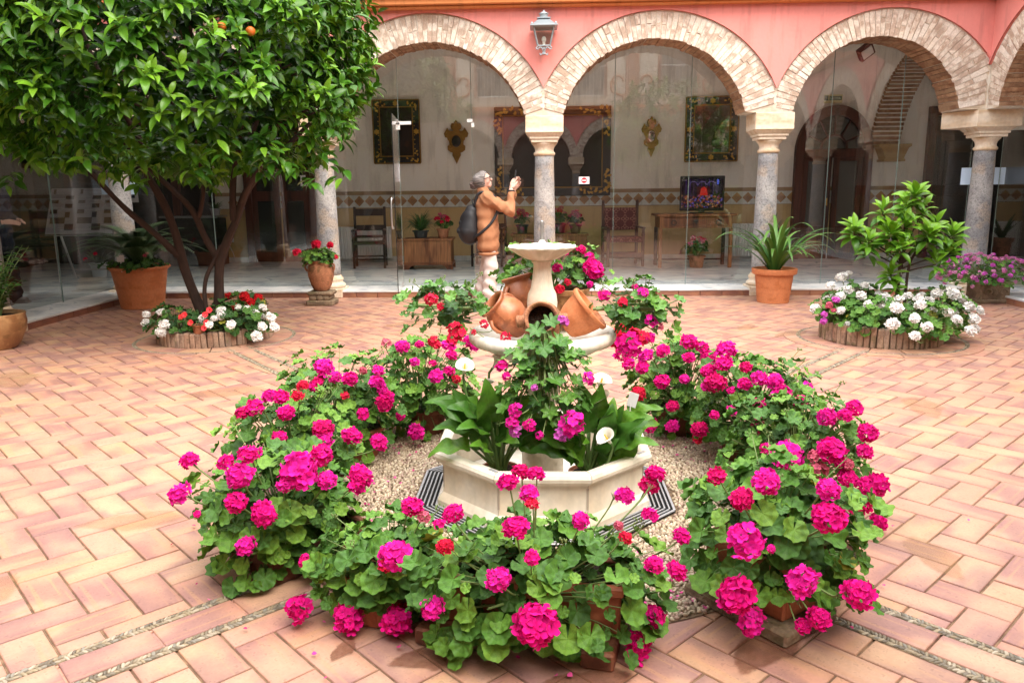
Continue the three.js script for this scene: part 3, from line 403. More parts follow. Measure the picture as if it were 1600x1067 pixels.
// ---------------------------------------------------------------- galleries behind the glass
const D = -15.2, GY = 0.1;
{
  const g = struct('gallery_ceiling');
  part('ceiling_slab', [cb(20.6, 0.3, 4.4, 0.2, 4.25, -13.3), cb(4.4, 0.3, 14.9, -8.1, 4.251, -3.8), cb(4.4, 0.3, 14.9, 8.25, 4.251, -3.8)], M.white, g);
  const b = struct('gallery_wall');
  part('wall', [cb(20.6, 4.3, 0.3, 0.2, 2.05, D - 0.15, 0.002, 0.5)], M.white, b);
  part('dado_panel', [cb(20.2, 1.03, 0.02, 0.2, 0.615, D + 0.008, 0.002, 0.5)], M.dado, b);
  part('skirting', [cb(20.2, 0.1, 0.03, 0.2, 0.149, D + 0.012)], M.dadoPale, b);
  part('tile_band', [cb(20.2, 0.25, 0.022, 0.2, 1.257, D + 0.009)], M.dadoPale, b);
  part('band_border', [cb(20.2, 0.07, 0.034, 0.2, 1.415, D + 0.014), cb(20.2, 0.012, 0.03, 0.2, 1.136, D + 0.012)], mk(lin(0.40, 0.33, 0.2), { map: T.clay, roughness: 0.5 }), b);
  const sq = cbox(0.143, 0.143, 0.008, 0.002, 2).rotateZ(PI / 4), cm = [[0.50, 0.335, 0.15], [0.45, 0.29, 0.13], [0.54, 0.37, 0.18]].map((c) => mk(lin(...c), { map: T.clay, roughness: 0.4 })), r = rng(51);
  for (let x = -6.0; x < 7.1; x += 0.207) { const m = part('tile', sq, cm[r() * 3 | 0], b); m.position.set(x, 1.264, D + 0.023); }
  const e = struct('gallery_wall');
  part('wall', [cb(0.3, 4.3, 19, 10.3, 2.05, -5.9)], M.white, e); part('dark_wall', [cb(0.3, 4.3, 19, -10.05, 2.05, -5.9), cb(3.7, 3.3, 0.06, -8.2, 1.76, D + 0.06)], M.dark, e);  // left walls made near-black, the gallery shade put into their colour
  part('dado_panel', [cb(0.02, 1.03, 18.6, 10.142, 0.615, -5.9)], M.dado, e);
  part('tile_band', [cb(0.024, 0.3, 18.6, 10.14, 1.29, -5.9)], M.dadoTile, e);
  const f = struct('gallery_wall');
  part('wall', [cb(20.6, 4.3, 0.3, 0.1, 2.05, 3.95), cb(4, 4.3, 0.2, -8, 2.05, 3.7), cb(4, 4.3, 0.2, 8.2, 2.05, 3.7)], mk(lin(0.1, 0.085, 0.07)), f);
  // the brick diaphragm arch that springs from a corbel on the back wall, right
  const arch = thing('diaphragm_arch', 'brown brick arch inside the gallery springing from a tan corbel', 'arch', [6.42, 0, -13.2]);
  const inn = circle3([-1.98, 2.2], [-0.05, 3.72], [1.9, 2.2]), rr = rng(53);
  const back2 = []; for (let i = 0; i <= 40; i++) { const a = lerp(Math.atan2(2.2 - inn[1], -1.98 - inn[0]), Math.atan2(2.2 - inn[1], 1.9 - inn[0]), i / 40); back2.push([inn[0] + Math.cos(a) * (inn[2] + 0.012), inn[1] + Math.sin(a) * (inn[2] + 0.012)]); }
  part('spandrel', at(boxUV(extrude([[-1.99, 2.2], ...back2.slice(1, -1), [1.91, 2.2], [1.99, 2.2], [1.99, 4.1], [-1.99, 4.1]], 0.5)), 0.25, 0, 0, 0, -PI / 2), M.white, arch);
  for (let i = 0; i < 62; i++) { const a = lerp(Math.atan2(2.2 - inn[1], -1.98 - inn[0]), Math.atan2(2.2 - inn[1], 1.9 - inn[0]), (i + 0.5) / 62), q = inn[2] + 0.03; const m = part('brick', cbox(0.07, 0.052, 0.53 + rr() * 0.02, 0.004, 2, rr(), rr()), M.brickSide[rr() * 3 | 0], arch); m.rotation.set(0, -PI / 2, 0); m.applyMatrix4(new THREE.Matrix4()); const u = inn[0] + Math.cos(a) * q, v = inn[1] + Math.sin(a) * q; m.rotation.order = 'YXZ'; m.rotation.set(0, -PI / 2, a); m.position.set(0, v, u); }
  const corb = thing('corbel', 'tan stepped stone corbel on the white wall under the brick arch', 'corbel', [6.5, 2.2, D]);
  part('corbel_block', at(boxUV(extrude([[-0.29, 0], [-0.29, -0.03], [-0.24, -0.06], [-0.18, -0.2], [-0.16, -0.26], [-0.19, -0.27], [-0.19, -0.3], [0.19, -0.3], [0.19, -0.27], [0.16, -0.26], [0.18, -0.2], [0.24, -0.06], [0.29, -0.03], [0.29, 0]], 0.3, 0.006)), 0, 0, 0), mk(lin(0.5, 0.36, 0.17), { map: T.lime }), corb);
}
// doors
function archDoor() {
  const o = thing('arched_door', 'tall dark wooden double door with a fan-shaped window on the gallery wall', 'door', [5.47, GY, D + 0.01]);
  const hw = 0.7, sp = 1.98, ring = (q) => Array.from({ length: 25 }, (_, i) => { const a = PI * i / 24; return [Math.cos(a) * q, sp + Math.sin(a) * q * 1.2]; });
  part('frame', at(boxUV(extrude([[hw, 0], ...ring(hw), [-hw, 0], [-hw + 0.14, 0], [-hw + 0.14, sp], ...ring(hw - 0.14).reverse(), [hw - 0.14, 0]], 0.12, 0.008)), 0, 0, 0), M.doorWood, o);
  part('transom', cb(1.24, 0.16, 0.09, 0, sp - 0.02, 0.05, 0.008), M.doorWood, o);
  const fan = [tube(Array.from({ length: 13 }, (_, i) => { const a = PI * i / 12; return [Math.cos(a) * 0.24, sp + 0.05 + Math.sin(a) * 0.26, 0.06]; }), 0.025, 24, 6)]; for (const a of [0.5, 1.05, PI / 2, PI - 1.05, PI - 0.5]) fan.push(rod([Math.cos(a) * 0.24, sp + 0.05 + Math.sin(a) * 0.26, 0.06], [Math.cos(a) * 0.56, sp + Math.sin(a) * 0.66, 0.06], 0.018, 6));
  part('fan_bars', fan, M.doorWood, o);
  part('fan_glass', at(extrude([...ring(0.56)], 0.01), 0, 0, 0.02), M.mirror, o);
  for (const s of [-1, 1]) {
    const l = part('door_leaf', [cb(0.1, 1.9, 0.06, s * 0.07, 0.95, 0.05, 0.006), cb(0.09, 1.9, 0.06, s * 0.5, 0.95, 0.05, 0.006), cb(0.5, 0.62, 0.055, s * 0.285, 0.31, 0.05, 0.006), cb(0.4, 0.1, 0.055, s * 0.285, 1.87, 0.05, 0.006)], M.doorWood, o);
    part('pane', cb(0.36, 1.2, 0.02, s * 0.285, 1.22, 0.03, 0.001), mp(lin(0.10, 0.10, 0.095), { roughness: 0.1 }), l);
    part('panel', [cb(0.3, 0.4, 0.02, s * 0.285, 0.31, 0.085, 0.01)], M.oakDark, l);
  }
  part('handle', [rod([-0.08, 1.0, 0.1], [-0.08, 1.14, 0.1], 0.012)], M.gold, o);
}
archDoor();
function darkDoor(name, label, x, w, h, leafMat, glass) {
  const o = thing(name, label, 'door', [x, GY, D + 0.01]);
  part('frame', [cb(0.14, h, 0.12, -w / 2, h / 2, 0.04, 0.008), cb(0.14, h, 0.12, w / 2, h / 2, 0.04, 0.008), cb(w + 0.14, 0.16, 0.121, 0, h, 0.04, 0.008)], M.doorWood, o);
  for (const s of [-1, 1]) { const l = part('door_leaf', [cb(w / 2 - 0.08, h - 0.1, 0.05, s * (w / 4 - 0.02), h / 2 - 0.04, 0.02, 0.006)], leafMat, o); part('panel', [0.25, 0.68].map((k) => cb(w / 2 - 0.3, h * 0.36, 0.02, s * (w / 4 - 0.02), h * k, 0.052, 0.01)), glass ? M.mirror : leafMat, l); }
}
darkDoor('wooden_door', 'dark glazed wooden door on the gallery wall left of the pale column', -5.05, 1.25, 2.75, M.doorWood, true);
darkDoor('wooden_door', 'added black double door darkening the far left gallery end behind the display board', -8.1, 2.1, 3.1, M.dark, false); scene.children.at(-1).position.z += 0.09;  // made-up door, black in place of the unlit gallery end
darkDoor('wooden_door', 'black double door standing in for a dark opening behind the corner column', 8.25, 2.0, 2.7, M.dark, false);  // darkness of an opening painted as black door leaves
{ const o = thing('added_dark_panelling', 'black panelling added to darken the left gallery behind the glass', 'panelling', [-9.86, GY, -9.8]); for (let k = 0; k < 8; k++) part('panel', cb(0.05, 3.2, 1.27, 0, 1.6, -4.2 + k * 1.29, 0.01), M.dark, o); }  // added panels, black to cut the light in the left gallery

// ---------------------------------------------------------------- glazing
const GZ = -11.25, PG = 'frameless glass panes that close the arcade';
function pane(x0, x1, y0, y1, z, label, group = PG, turn = 0, x = 0) {
  const o = thing('glass_screen', label, 'glass screen', turn ? [x, 0, z] : [0, 0, z], turn, group);
  part('sheet', cb(x1 - x0 - 0.012, y1 - y0, 0.01, (x0 + x1) / 2, (y0 + y1) / 2, 0, 0.001), M.glass, o);
  part('edge', [cb(0.002, y1 - y0, 0.0104, x0 + 0.003, (y0 + y1) / 2, 0, 0.0005), cb(0.002, y1 - y0, 0.0104, x1 - 0.003, (y0 + y1) / 2, 0, 0.0008)], M.glassEdge, o); return o;
}
const GT = 3.72;
for (const [a, b, y0, l] of [[-5.98, -4.75, GY, 'glass pane beside the corner column behind the tree trunks'], [-4.75, -3.0, GY, 'glass pane behind the orange tree, left of the pale column'], [-3.0, -2.0, GY, 'glass pane between the pale column and the open glass door'], [-2.0, -0.97, 2.4, 'short glass pane over the open glass door'], [-0.97, 0.05, GY, 'glass pane behind the photographing person'], [0.05, 1.03, GY, 'glass pane with the small round red sign'], [1.03, 2.08, GY, 'glass pane in front of the red armchair and the hanging gilt mirror'], [2.08, 3.08, GY, 'glass pane in front of the television'], [3.08, 4.0, GY, 'glass pane behind the strap-leaved potted plant'], [4.0, 4.95, GY, 'glass pane in front of the arched wooden door'], [4.95, 5.95, GY, 'glass pane left of the corner column with a blue paper']]) pane(a, b, y0, GT, GZ, l);
for (let k = 0; k < 3; k++) { const z = -11.2 + k * 1.45, nth = ['beside the corner column', 'above the long marble step', 'at the edge of the view'][k]; pane(-0.72, 0.72, GY, GT, z + 0.72, `frameless glass of the left arcade, the pane ${nth}`, 'glass along the left side', PI / 2, -6.19); if (k < 2) pane(-0.72, 0.72, GY, GT, z + 0.72, `frameless glass of the right arcade, the pane ${nth}`, 'glass along the right side', PI / 2, 6.33); }
{
  const o = thing('glass_door', 'open frameless glass door leaf with a steel loop handle', 'glass door', [-2.01, GY + 0.015, GZ + 0.02], R(-84));
  part('sheet', cb(0.98, 2.33, 0.01, 0.5, 1.165, 0, 0.001), M.glass, o);
  part('edge', [cb(0.005, 2.33, 0.0106, 0.9925, 1.165, 0, 0.0008)], M.black, o);
  part('handle', [tube([[0.87, 0.87, 0.035], [0.87, 0.88, 0.05], [0.87, 1.25, 0.05], [0.87, 1.26, 0.035]], 0.012, 24, 8), tube([[0.87, 0.87, 0.04], [0.93, 0.865, 0.045], [0.95, 0.9, 0.05], [0.95, 1.22, 0.05], [0.93, 1.262, 0.045], [0.87, 1.26, 0.04]], 0.012, 40, 8)], M.steel, o);
  part('hinge', [cb(0.14, 0.05, 0.03, 0.07, 0.03, 0, 0.003), cb(0.16, 0.05, 0.03, 0.08, 2.3, 0, 0.003)], M.steel, o);
  const k = thing('notice', 'narrow white notice with a small printed block stuck on the glass beside the door handle', 'notice', [-2.04, 1.72, GZ + 0.012]);
  part('sheet', cb(0.07, 0.25, 0.003, 0, 0, 0, 0.0008), new THREE.MeshStandardMaterial({ roughness: 0.7, map: canvas(64, 256, (g) => { g.fillStyle = '#e8e6ee'; g.fillRect(0, 0, 64, 256); g.fillStyle = '#77728a'; for (let y = 24; y < 90; y += 9) g.fillRect(10, y, 44 - (y % 4) * 5, 4); g.fillRect(12, 190, 36, 4); g.fillRect(12, 200, 42, 20); }) }), k).geometry = at(new THREE.BoxGeometry(0.07, 0.25, 0.003), 0, 0, 0);
  for (const [x, l, n] of [[-2.0, 'steel patch fitting over the open door, at its hinge', 'door hinge'], [-0.97, 'steel patch fitting over the doorway, beside the person', 'patch']]) { const f = thing('glass_clamp', l, 'clamp', [x, 2.39, GZ + 0.015]); part('plate', x < -1.5 ? [cb(0.2, 0.045, 0.02, 0.08, 0.01, 0, 0.002), cb(0.045, 0.1, 0.02, 0, -0.03, 0, 0.002)] : [cb(0.08, 0.045, 0.02, -0.02, 0.03, 0, 0.002), cb(0.045, 0.06, 0.02, 0.02, -0.03, 0, 0.002)], M.paintW, f); }
}
// notices on the glass
function sheet(name, label, cat, x, y, z, w, h, mat, turn = 0) { const o = thing(name, label, cat, [x, y, z], turn); const m = part('sheet', new THREE.BoxGeometry(w, h, 0.003), mat, o); return o; }
sheet('paper_notice', 'pale blue paper on the glass behind the dark corner column', 'notice', 6.13, 1.585, GZ + 0.01, 0.6, 0.23, M.paper);
sheet('paper_notice', 'pale blue paper on the glass behind the corner column by the tree', 'notice', -6.08, 1.56, -11.18, 0.5, 0.21, M.paper);
sheet('paper_notice', 'small white printed notice in the left gallery behind the tree trunks', 'notice', -7.05, 1.45, -13.4, 0.2, 0.28, new THREE.MeshStandardMaterial({ map: canvas(64, 96, (g) => { g.fillStyle = '#d8d8dc'; g.fillRect(0, 0, 64, 96); g.fillStyle = '#33384a'; g.fillRect(16, 30, 30, 40); }) }));
sheet('paper_notice', 'small two-symbol sign beside the dark glazed door', 'sign', -4.42, 1.66, -14.6, 0.1, 0.2, new THREE.MeshStandardMaterial({ map: canvas(64, 128, (g) => { g.fillStyle = '#e6e2e6'; g.fillRect(0, 0, 64, 128); g.fillStyle = '#2a2630'; g.beginPath(); g.arc(34, 34, 14, 0, 7); g.fill(); g.beginPath(); g.arc(34, 92, 14, 0, 7); g.fill(); }) }));
sheet('no_entry_sign', 'white square sign with a round red no-entry symbol on the glass', 'sign', 0.612, 1.585, GZ + 0.01, 0.15, 0.1, new THREE.MeshStandardMaterial({ map: canvas(192, 128, (g) => { g.fillStyle = '#e4dfe6'; g.fillRect(0, 0, 192, 128); g.fillStyle = '#b01f2c'; g.beginPath(); g.arc(96, 64, 50, 0, 7); g.fill(); g.fillStyle = '#eee'; g.fillRect(58, 54, 76, 20); }) }));
sheet('exit_sign', 'green and cream exit sign over the arched wooden door', 'sign', 5.41, 3.04, D + 0.03, 0.34, 0.15, new THREE.MeshStandardMaterial({ map: canvas(256, 112, (g) => { g.fillStyle = '#d9d3a0'; g.fillRect(0, 0, 256, 112); g.fillStyle = '#1d4a38'; g.fillRect(8, 8, 56, 70); g.fillRect(76, 20, 170, 54); g.fillStyle = '#cfe0c8'; g.font = 'bold 44px sans-serif'; g.fillText('SALIDA', 80, 64); }) }));

// ---------------------------------------------------------------- fountain
const CX = C.x, CZ = C.z;
{
  const o = thing('fountain', 'cream stone fountain with octagonal basin, pot-filled bowl and small scalloped top bowl', 'fountain', [CX, 0, CZ]);
  const prof = [[0.502, 0.008], [0.502, 0.045], [0.49, 0.066], [0.476, 0.082], [0.472, 0.11], [0.472, 0.205], [0.478, 0.222], [0.496, 0.234], [0.508, 0.246], [0.511, 0.262], [0.505, 0.277], [0.49, 0.284], [0.462, 0.284], [0.45, 0.278], [0.447, 0.26], [0.447, 0.02]];
  const k8 = Math.tan(PI / 8);
  for (let i = 0; i < 8; i++) {
    const pos = [], uv = [], idx = []; let l = 0;
    prof.forEach(([r, y], j) => { if (j) l += Math.hypot(r - prof[j - 1][0], y - prof[j - 1][1]); const w = r * k8 - 0.0012; pos.push(-w, y, r, w, y, r); uv.push(-w + i, l, w + i, l); if (j) { const a = (j - 1) * 2; idx.push(a, a + 1, a + 3, a, a + 3, a + 2); } });
    const g = new THREE.BufferGeometry(); g.setAttribute('position', new THREE.Float32BufferAttribute(pos, 3)); g.setAttribute('uv', new THREE.Float32BufferAttribute(uv, 2)); g.setIndex(idx); g.computeVertexNormals();
    const m = part('side_panel', toCreasedNormals(g, 0.42), M.fount, o); m.rotation.y = i / 8 * TAU;
    part('joint', cb(0.012, 0.2, 0.004, 0, 0.14, 0.472 / Math.cos(PI / 8) - 0.0022), mk(lin(0.36, 0.3, 0.24)), m).rotation.y = PI / 8;
    if (i % 2) part('corner_clip', cb(0.05, 0.003, 0.016, 0.17, 0.2855, 0.478, 0.001), M.grate, m);
  }
  part('basin_floor', at(new THREE.CylinderGeometry(0.478, 0.478, 0.05, 8, 1), 0, 0.04, 0, 0, PI / 8), M.fountTop, o);
  part('pedestal', lathe([[0, 0.06], [0.112, 0.06], [0.112, 0.075], [0.103, 0.09], [0.103, 0.3], [0.11, 0.306], [0.11, 0.322], [0.096, 0.334], [0.07, 0.34], [0.062, 0.352], [0.082, 0.37], [0.086, 0.384], [0.066, 0.4], [0.058, 0.43], [0.075, 0.49], [0.09, 0.55], [0.084, 0.6], [0.064, 0.64], [0.07, 0.66], [0.09, 0.672], [0, 0.672]], 36, 2), M.fount, o);
  part('bowl', lathe([[0, 0.668], [0.1, 0.668], [0.17, 0.69], [0.25, 0.728], [0.29, 0.752], [0.312, 0.764], [0.336, 0.768], [0.352, 0.784], [0.355, 0.806], [0.344, 0.826], [0.322, 0.832], [0.296, 0.818], [0.25, 0.79], [0.1, 0.765], [0, 0.76]], 64, 2), M.fountTop, o);
  part('stem', lathe([[0, 0.76], [0.085, 0.765], [0.085, 0.8], [0.07, 0.83], [0.068, 0.9], [0.073, 0.96], [0.068, 1.0], [0.054, 1.03], [0.046, 1.08], [0.0405, 1.13], [0.042, 1.146], [0.05, 1.152], [0.05, 1.165], [0, 1.17]], 32, 2), M.fount, o);
  // scalloped top bowl
  const tp = [[0.045, 1.16, 0], [0.075, 1.168, 0.1], [0.11, 1.184, 0.5], [0.135, 1.2, 0.9], [0.152, 1.212, 1], [0.16, 1.22, 1], [0.157, 1.228, 1], [0.145, 1.227, 0.8], [0.11, 1.214, 0.3], [0.05, 1.206, 0], [0.03, 1.21, 0], [0.022, 1.235, 0], [0.014, 1.25, 0], [0.0005, 1.252, 0]], S = 96, pos = [], uv = [], idx = [];
  tp.forEach(([r, y, k], j) => { for (let i = 0; i <= S; i++) { const a = i / S * TAU, q = 1 + 0.035 * k * (Math.abs(Math.sin(a * 8)) - 0.5); pos.push(Math.cos(a) * r * q, y + 0.003 * k * Math.abs(Math.sin(a * 8)), Math.sin(a) * r * q); uv.push(i / S * 2, y * 2); if (j && i < S) { const b = (j - 1) * (S + 1) + i, c = b + S + 1; idx.push(b, c, b + 1, b + 1, c, c + 1); } } });
  const g = new THREE.BufferGeometry(); g.setAttribute('position', new THREE.Float32BufferAttribute(pos, 3)); g.setAttribute('uv', new THREE.Float32BufferAttribute(uv, 2)); g.setIndex(idx); g.computeVertexNormals();
  part('top_bowl', norm(g), M.fountTop, o);
  part('nozzle', lathe([[0, 1.245], [0.012, 1.245], [0.013, 1.262], [0.008, 1.268], [0.007, 1.3], [0.01, 1.31], [0.008, 1.342], [0.004, 1.345], [0, 1.345]], 16), M.steel, o);
}
{ // drain grating round the basin
  const o = thing('drain_grate', 'dark slotted metal drain grating lying round the fountain basin', 'drain grate', [CX, 0.008, CZ]);
  const k8 = Math.tan(PI / 8), r0 = 0.5, r1 = 0.62;
  part('channel', at(norm(new THREE.RingGeometry(r0 / Math.cos(PI / 8), r1 / Math.cos(PI / 8), 8, 1)), 0, 0.0005, 0, -PI / 2, PI / 8), mk(lin(0.006, 0.006, 0.006), { roughness: 0.9 }), o);
  for (let i = 0; i < 8; i++) for (let k = 0; k < 6; k++) { const q = lerp(r0 + 0.008, r1 - 0.006, k / 5), w = q * k8 * 2 - 0.008; const m = part('bar', cb(w, 0.006, k % 5 ? 0.0075 : 0.012, 0, 0.0085, q, 0.0012), M.grate, o); m.rotation.y = i / 8 * TAU; }
}

// ---------------------------------------------------------------- pots
const jarPts = (s, h) => [[0, 0.004], [0.055 * s, 0], [0.064 * s, 0.006], [0.092 * s, 0.06 * h], [0.109 * s, 0.115 * h], [0.106 * s, 0.15 * h], [0.088 * s, 0.19 * h], [0.075 * s, 0.205 * h], [0.074 * s, 0.214 * h], [0.086 * s, 0.222 * h], [0.088 * s, 0.232 * h], [0.08 * s, 0.236 * h], [0.068 * s, 0.222 * h], [0.07 * s, 0.2 * h], [0.085 * s, 0.17 * h], [0.09 * s, 0.14 * h], [0, 0.13 * h]];
const potPts = (r, h, t = 1.3) => [[0, 0.002], [r, 0], [r + 0.004, 0.004], [lerp(r, r * t, 0.82), h * 0.82], [r * t * 1.06, h * 0.83], [r * t * 1.12, h * 0.86], [r * t * 1.14, h * 0.985], [r * t * 1.12, h], [r * t * 1.03, h], [r * t * 1.0, h * 0.97], [r * t * 0.98, h * 0.9], [0, h * 0.9]];
const axisQ = (x, y, z) => new THREE.Quaternion().setFromUnitVectors(V(0, 1, 0), V(x, y, z).normalize());
function jar(label, c, axis, s, h, mat, lugs) {
  const o = thing('terracotta_jar', label, 'jar', [0, 0, 0]); const q = axisQ(...axis); o.quaternion.copy(q); o.position.copy(V(...c).sub(V(0, 0.115 * h, 0).applyQuaternion(q)));
  part('jar_body', lathe(jarPts(s, h), 44, 3), mat, o); part('soil', at(new THREE.CircleGeometry(0.088 * s, 24), 0, 0.145 * h, 0, -PI / 2), M.soil, o);
  if (lugs) for (const k of [-1, 1]) part('lug_handle', [cyl(0.028, 0.028, 0.032, k * 0.108 * s, 0.165 * h, 0, 20, 0, 0, PI / 2), norm(new THREE.TorusGeometry(0.02, 0.009, 8, 20).applyMatrix4(mat4(k * 0.125 * s, 0.165 * h, 0, 0, PI / 2)))], mat, o);
  else part('handle', [tube([[0.092 * s, 0.19 * h, 0], [0.118 * s, 0.17 * h, 0], [0.122 * s, 0.13 * h, 0], [0.1 * s, 0.09 * h, 0]], 0.009, 14, 8), tube([[-0.092 * s, 0.19 * h, 0], [-0.118 * s, 0.17 * h, 0], [-0.122 * s, 0.13 * h, 0], [-0.1 * s, 0.09 * h, 0]], 0.009, 14, 8)].map((g) => g.rotateY(0.9)), mat, o);
  return o;
}
jar('terracotta jar with two lug handles, its dark mouth facing the camera, in the fountain bowl', [0.005, 0.905, -3.44], [-0.05, 0.34, 0.94], 0.85, 0.85, M.potOld, true);
jar('glazed terracotta jar tipped to the left on the fountain bowl', [-0.155, 0.905, -3.6], [-0.72, 0.62, 0.22], 0.86, 0.88, M.potGlaze, false);
jar('glazed terracotta jar standing behind the fountain stem', [-0.09, 0.95, -3.86], [-0.25, 0.95, -0.1], 0.95, 1.0, M.potGlaze, false);
{ const o = thing('terracotta_pot', 'smooth orange terracotta pot tipped to the right on the fountain bowl', 'pot', [0.13, 0.87, -3.58]); o.scale.setScalar(0.79); o.quaternion.copy(axisQ(0.76, 0.6, 0.06)); part('pot_body', at(lathe([[0, 0], [0.07, 0], [0.082, 0.012], [0.108, 0.07], [0.122, 0.13], [0.128, 0.165], [0.14, 0.168], [0.146, 0.175], [0.146, 0.192], [0.14, 0.198], [0.126, 0.196], [0.12, 0.17], [0, 0.16]], 44, 3), 0, -0.03, 0), M.potClean, o); part('soil', at(new THREE.CircleGeometry(0.12, 24), 0, 0.135, 0, -PI / 2), M.soil, o); }
{ const o = thing('terracotta_pot', 'brown clay pot behind the stem on the right of the fountain bowl', 'pot', [0.13, 0.83, -3.9]); part('pot_body', lathe(potPts(0.075, 0.17, 1.35), 36, 3), M.potTan, o); part('soil', at(new THREE.CircleGeometry(0.1, 20), 0, 0.156, 0, -PI / 2), M.soil, o); }

// ---------------------------------------------------------------- leaves and flowers
function geraniumLeaf(seed, lobe = 0.1, cup = 0.22) {
  const r = rng(seed), S = 36, ph = r() * 6, pos = [], uv = [], idx = [], rings = [0.02, 0.38, 0.72, 1], w1 = 0.07 + r() * 0.08, w2 = 0.05 + r() * 0.05, tl = (r() - 0.5) * 0.3;
  rings.forEach((q, k) => { for (let i = 0; i <= S; i++) { const a = -PI + 0.16 + (TAU - 0.32) * i / S; // notch behind (-z)
    const sc = 1 - lobe * Math.pow(Math.abs(Math.sin(a * 3.5)), 1.4) * q + 0.05 * q * Math.abs(Math.cos(a * 10.5)), n = q * sc * (0.94 + 0.06 * Math.cos(a));
    const x = Math.sin(a) * n, z = Math.cos(a) * n, y = cup * q * q * (0.6 + 0.4 * Math.cos(a * 2 + ph)) + w1 * q * q * Math.sin(a * 7 + ph) + w2 * q * Math.sin(a * 3 + ph * 2) - 0.05 * (1 - q) + tl * x * x; pos.push(x, y, z); uv.push(0.5 + x * 0.48, 0.5 - z * 0.48); if (k && i < S) { const b = (k - 1) * (S + 1) + i, c = b + S + 1; idx.push(b, c, b + 1, b + 1, c, c + 1); } } });
  const g = new THREE.BufferGeometry(); g.setAttribute('position', new THREE.Float32BufferAttribute(pos, 3)); g.setAttribute('uv', new THREE.Float32BufferAttribute(uv, 2)); g.setIndex(idx); g.computeVertexNormals(); return g;
}
// pointed blade along +z, normal +y; shape(t) is the half width
function blade(len, shape, { seg = 8, fold = 0.25, curl = 0.3, wave = 0, twist = 0, ph = 0, cols = [-1, -0.5, 0, 0.5, 1] } = {}) {
  const pos = [], uv = [], idx = [], n = cols.length; let a = 0, z = 0, y = 0;
  for (let i = 0; i <= seg; i++) { const t = i / seg; if (i) { a = curl * t * t; z += len / seg * Math.cos(a); y -= len / seg * Math.sin(a); } const w = Math.max(shape(t), 0.0004), tw = twist * t;
    cols.forEach((c) => { const x = c * w, dy = Math.abs(c) * w * fold + wave * w * Math.abs(c) * Math.sin(t * 13 + c * 2 + ph); pos.push(x * Math.cos(tw), y + dy + x * Math.sin(tw), z); uv.push(0.5 + c * 0.48, t); });
    if (i) for (let k = 0; k < n - 1; k++) { const b = (i - 1) * n + k, c = b + n; idx.push(b, c, b + 1, b + 1, c, c + 1); } }
  const g = new THREE.BufferGeometry(); g.setAttribute('position', new THREE.Float32BufferAttribute(pos, 3)); g.setAttribute('uv', new THREE.Float32BufferAttribute(uv, 2)); g.setIndex(idx); g.computeVertexNormals(); return g;
}
const leafM = (c, map, o = {}) => mp(lin(...c), { map, roughness: 0.5, specularIntensity: 0.55, transmission: 0.24, thickness: 0, side: THREE.DoubleSide, ...o });
const gerGeo = Array.from({ length: 8 }, (_, i) => geraniumLeaf(200 + i, 0.1, 0.16 + 0.05 * i));
const ivyGeo = Array.from({ length: 5 }, (_, i) => geraniumLeaf(230 + i, 0.36, 0.15));
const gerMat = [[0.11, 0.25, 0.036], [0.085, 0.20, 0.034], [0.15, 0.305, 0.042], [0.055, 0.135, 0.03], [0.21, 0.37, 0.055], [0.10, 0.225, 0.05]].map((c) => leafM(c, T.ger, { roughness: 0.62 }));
const ivyMat = [[0.13, 0.29, 0.06], [0.095, 0.23, 0.05], [0.18, 0.36, 0.075], [0.07, 0.17, 0.045]].map((c) => leafM(c, T.ger, { roughness: 0.38 }));
const yellowLeaf = leafM([0.42, 0.36, 0.06], T.ger);
const stemMat = mk(lin(0.16, 0.23, 0.07), { roughness: 0.6 }), woodyMat = mk(lin(0.22, 0.17, 0.09), { roughness: 0.8 });
const look = (p, dir, up, s, roll = 0) => { const z = dir.clone().normalize(), x = new THREE.Vector3().crossVectors(up, z); if (x.lengthSq() < 1e-6) x.set(1, 0, 0); x.normalize(); const y = new THREE.Vector3().crossVectors(z, x); const m = new THREE.Matrix4().makeBasis(x, y, z); if (roll) m.multiply(new THREE.Matrix4().makeRotationZ(roll)); m.scale(typeof s === 'number' ? V(s, s, s) : s); return m.setPosition(p); };
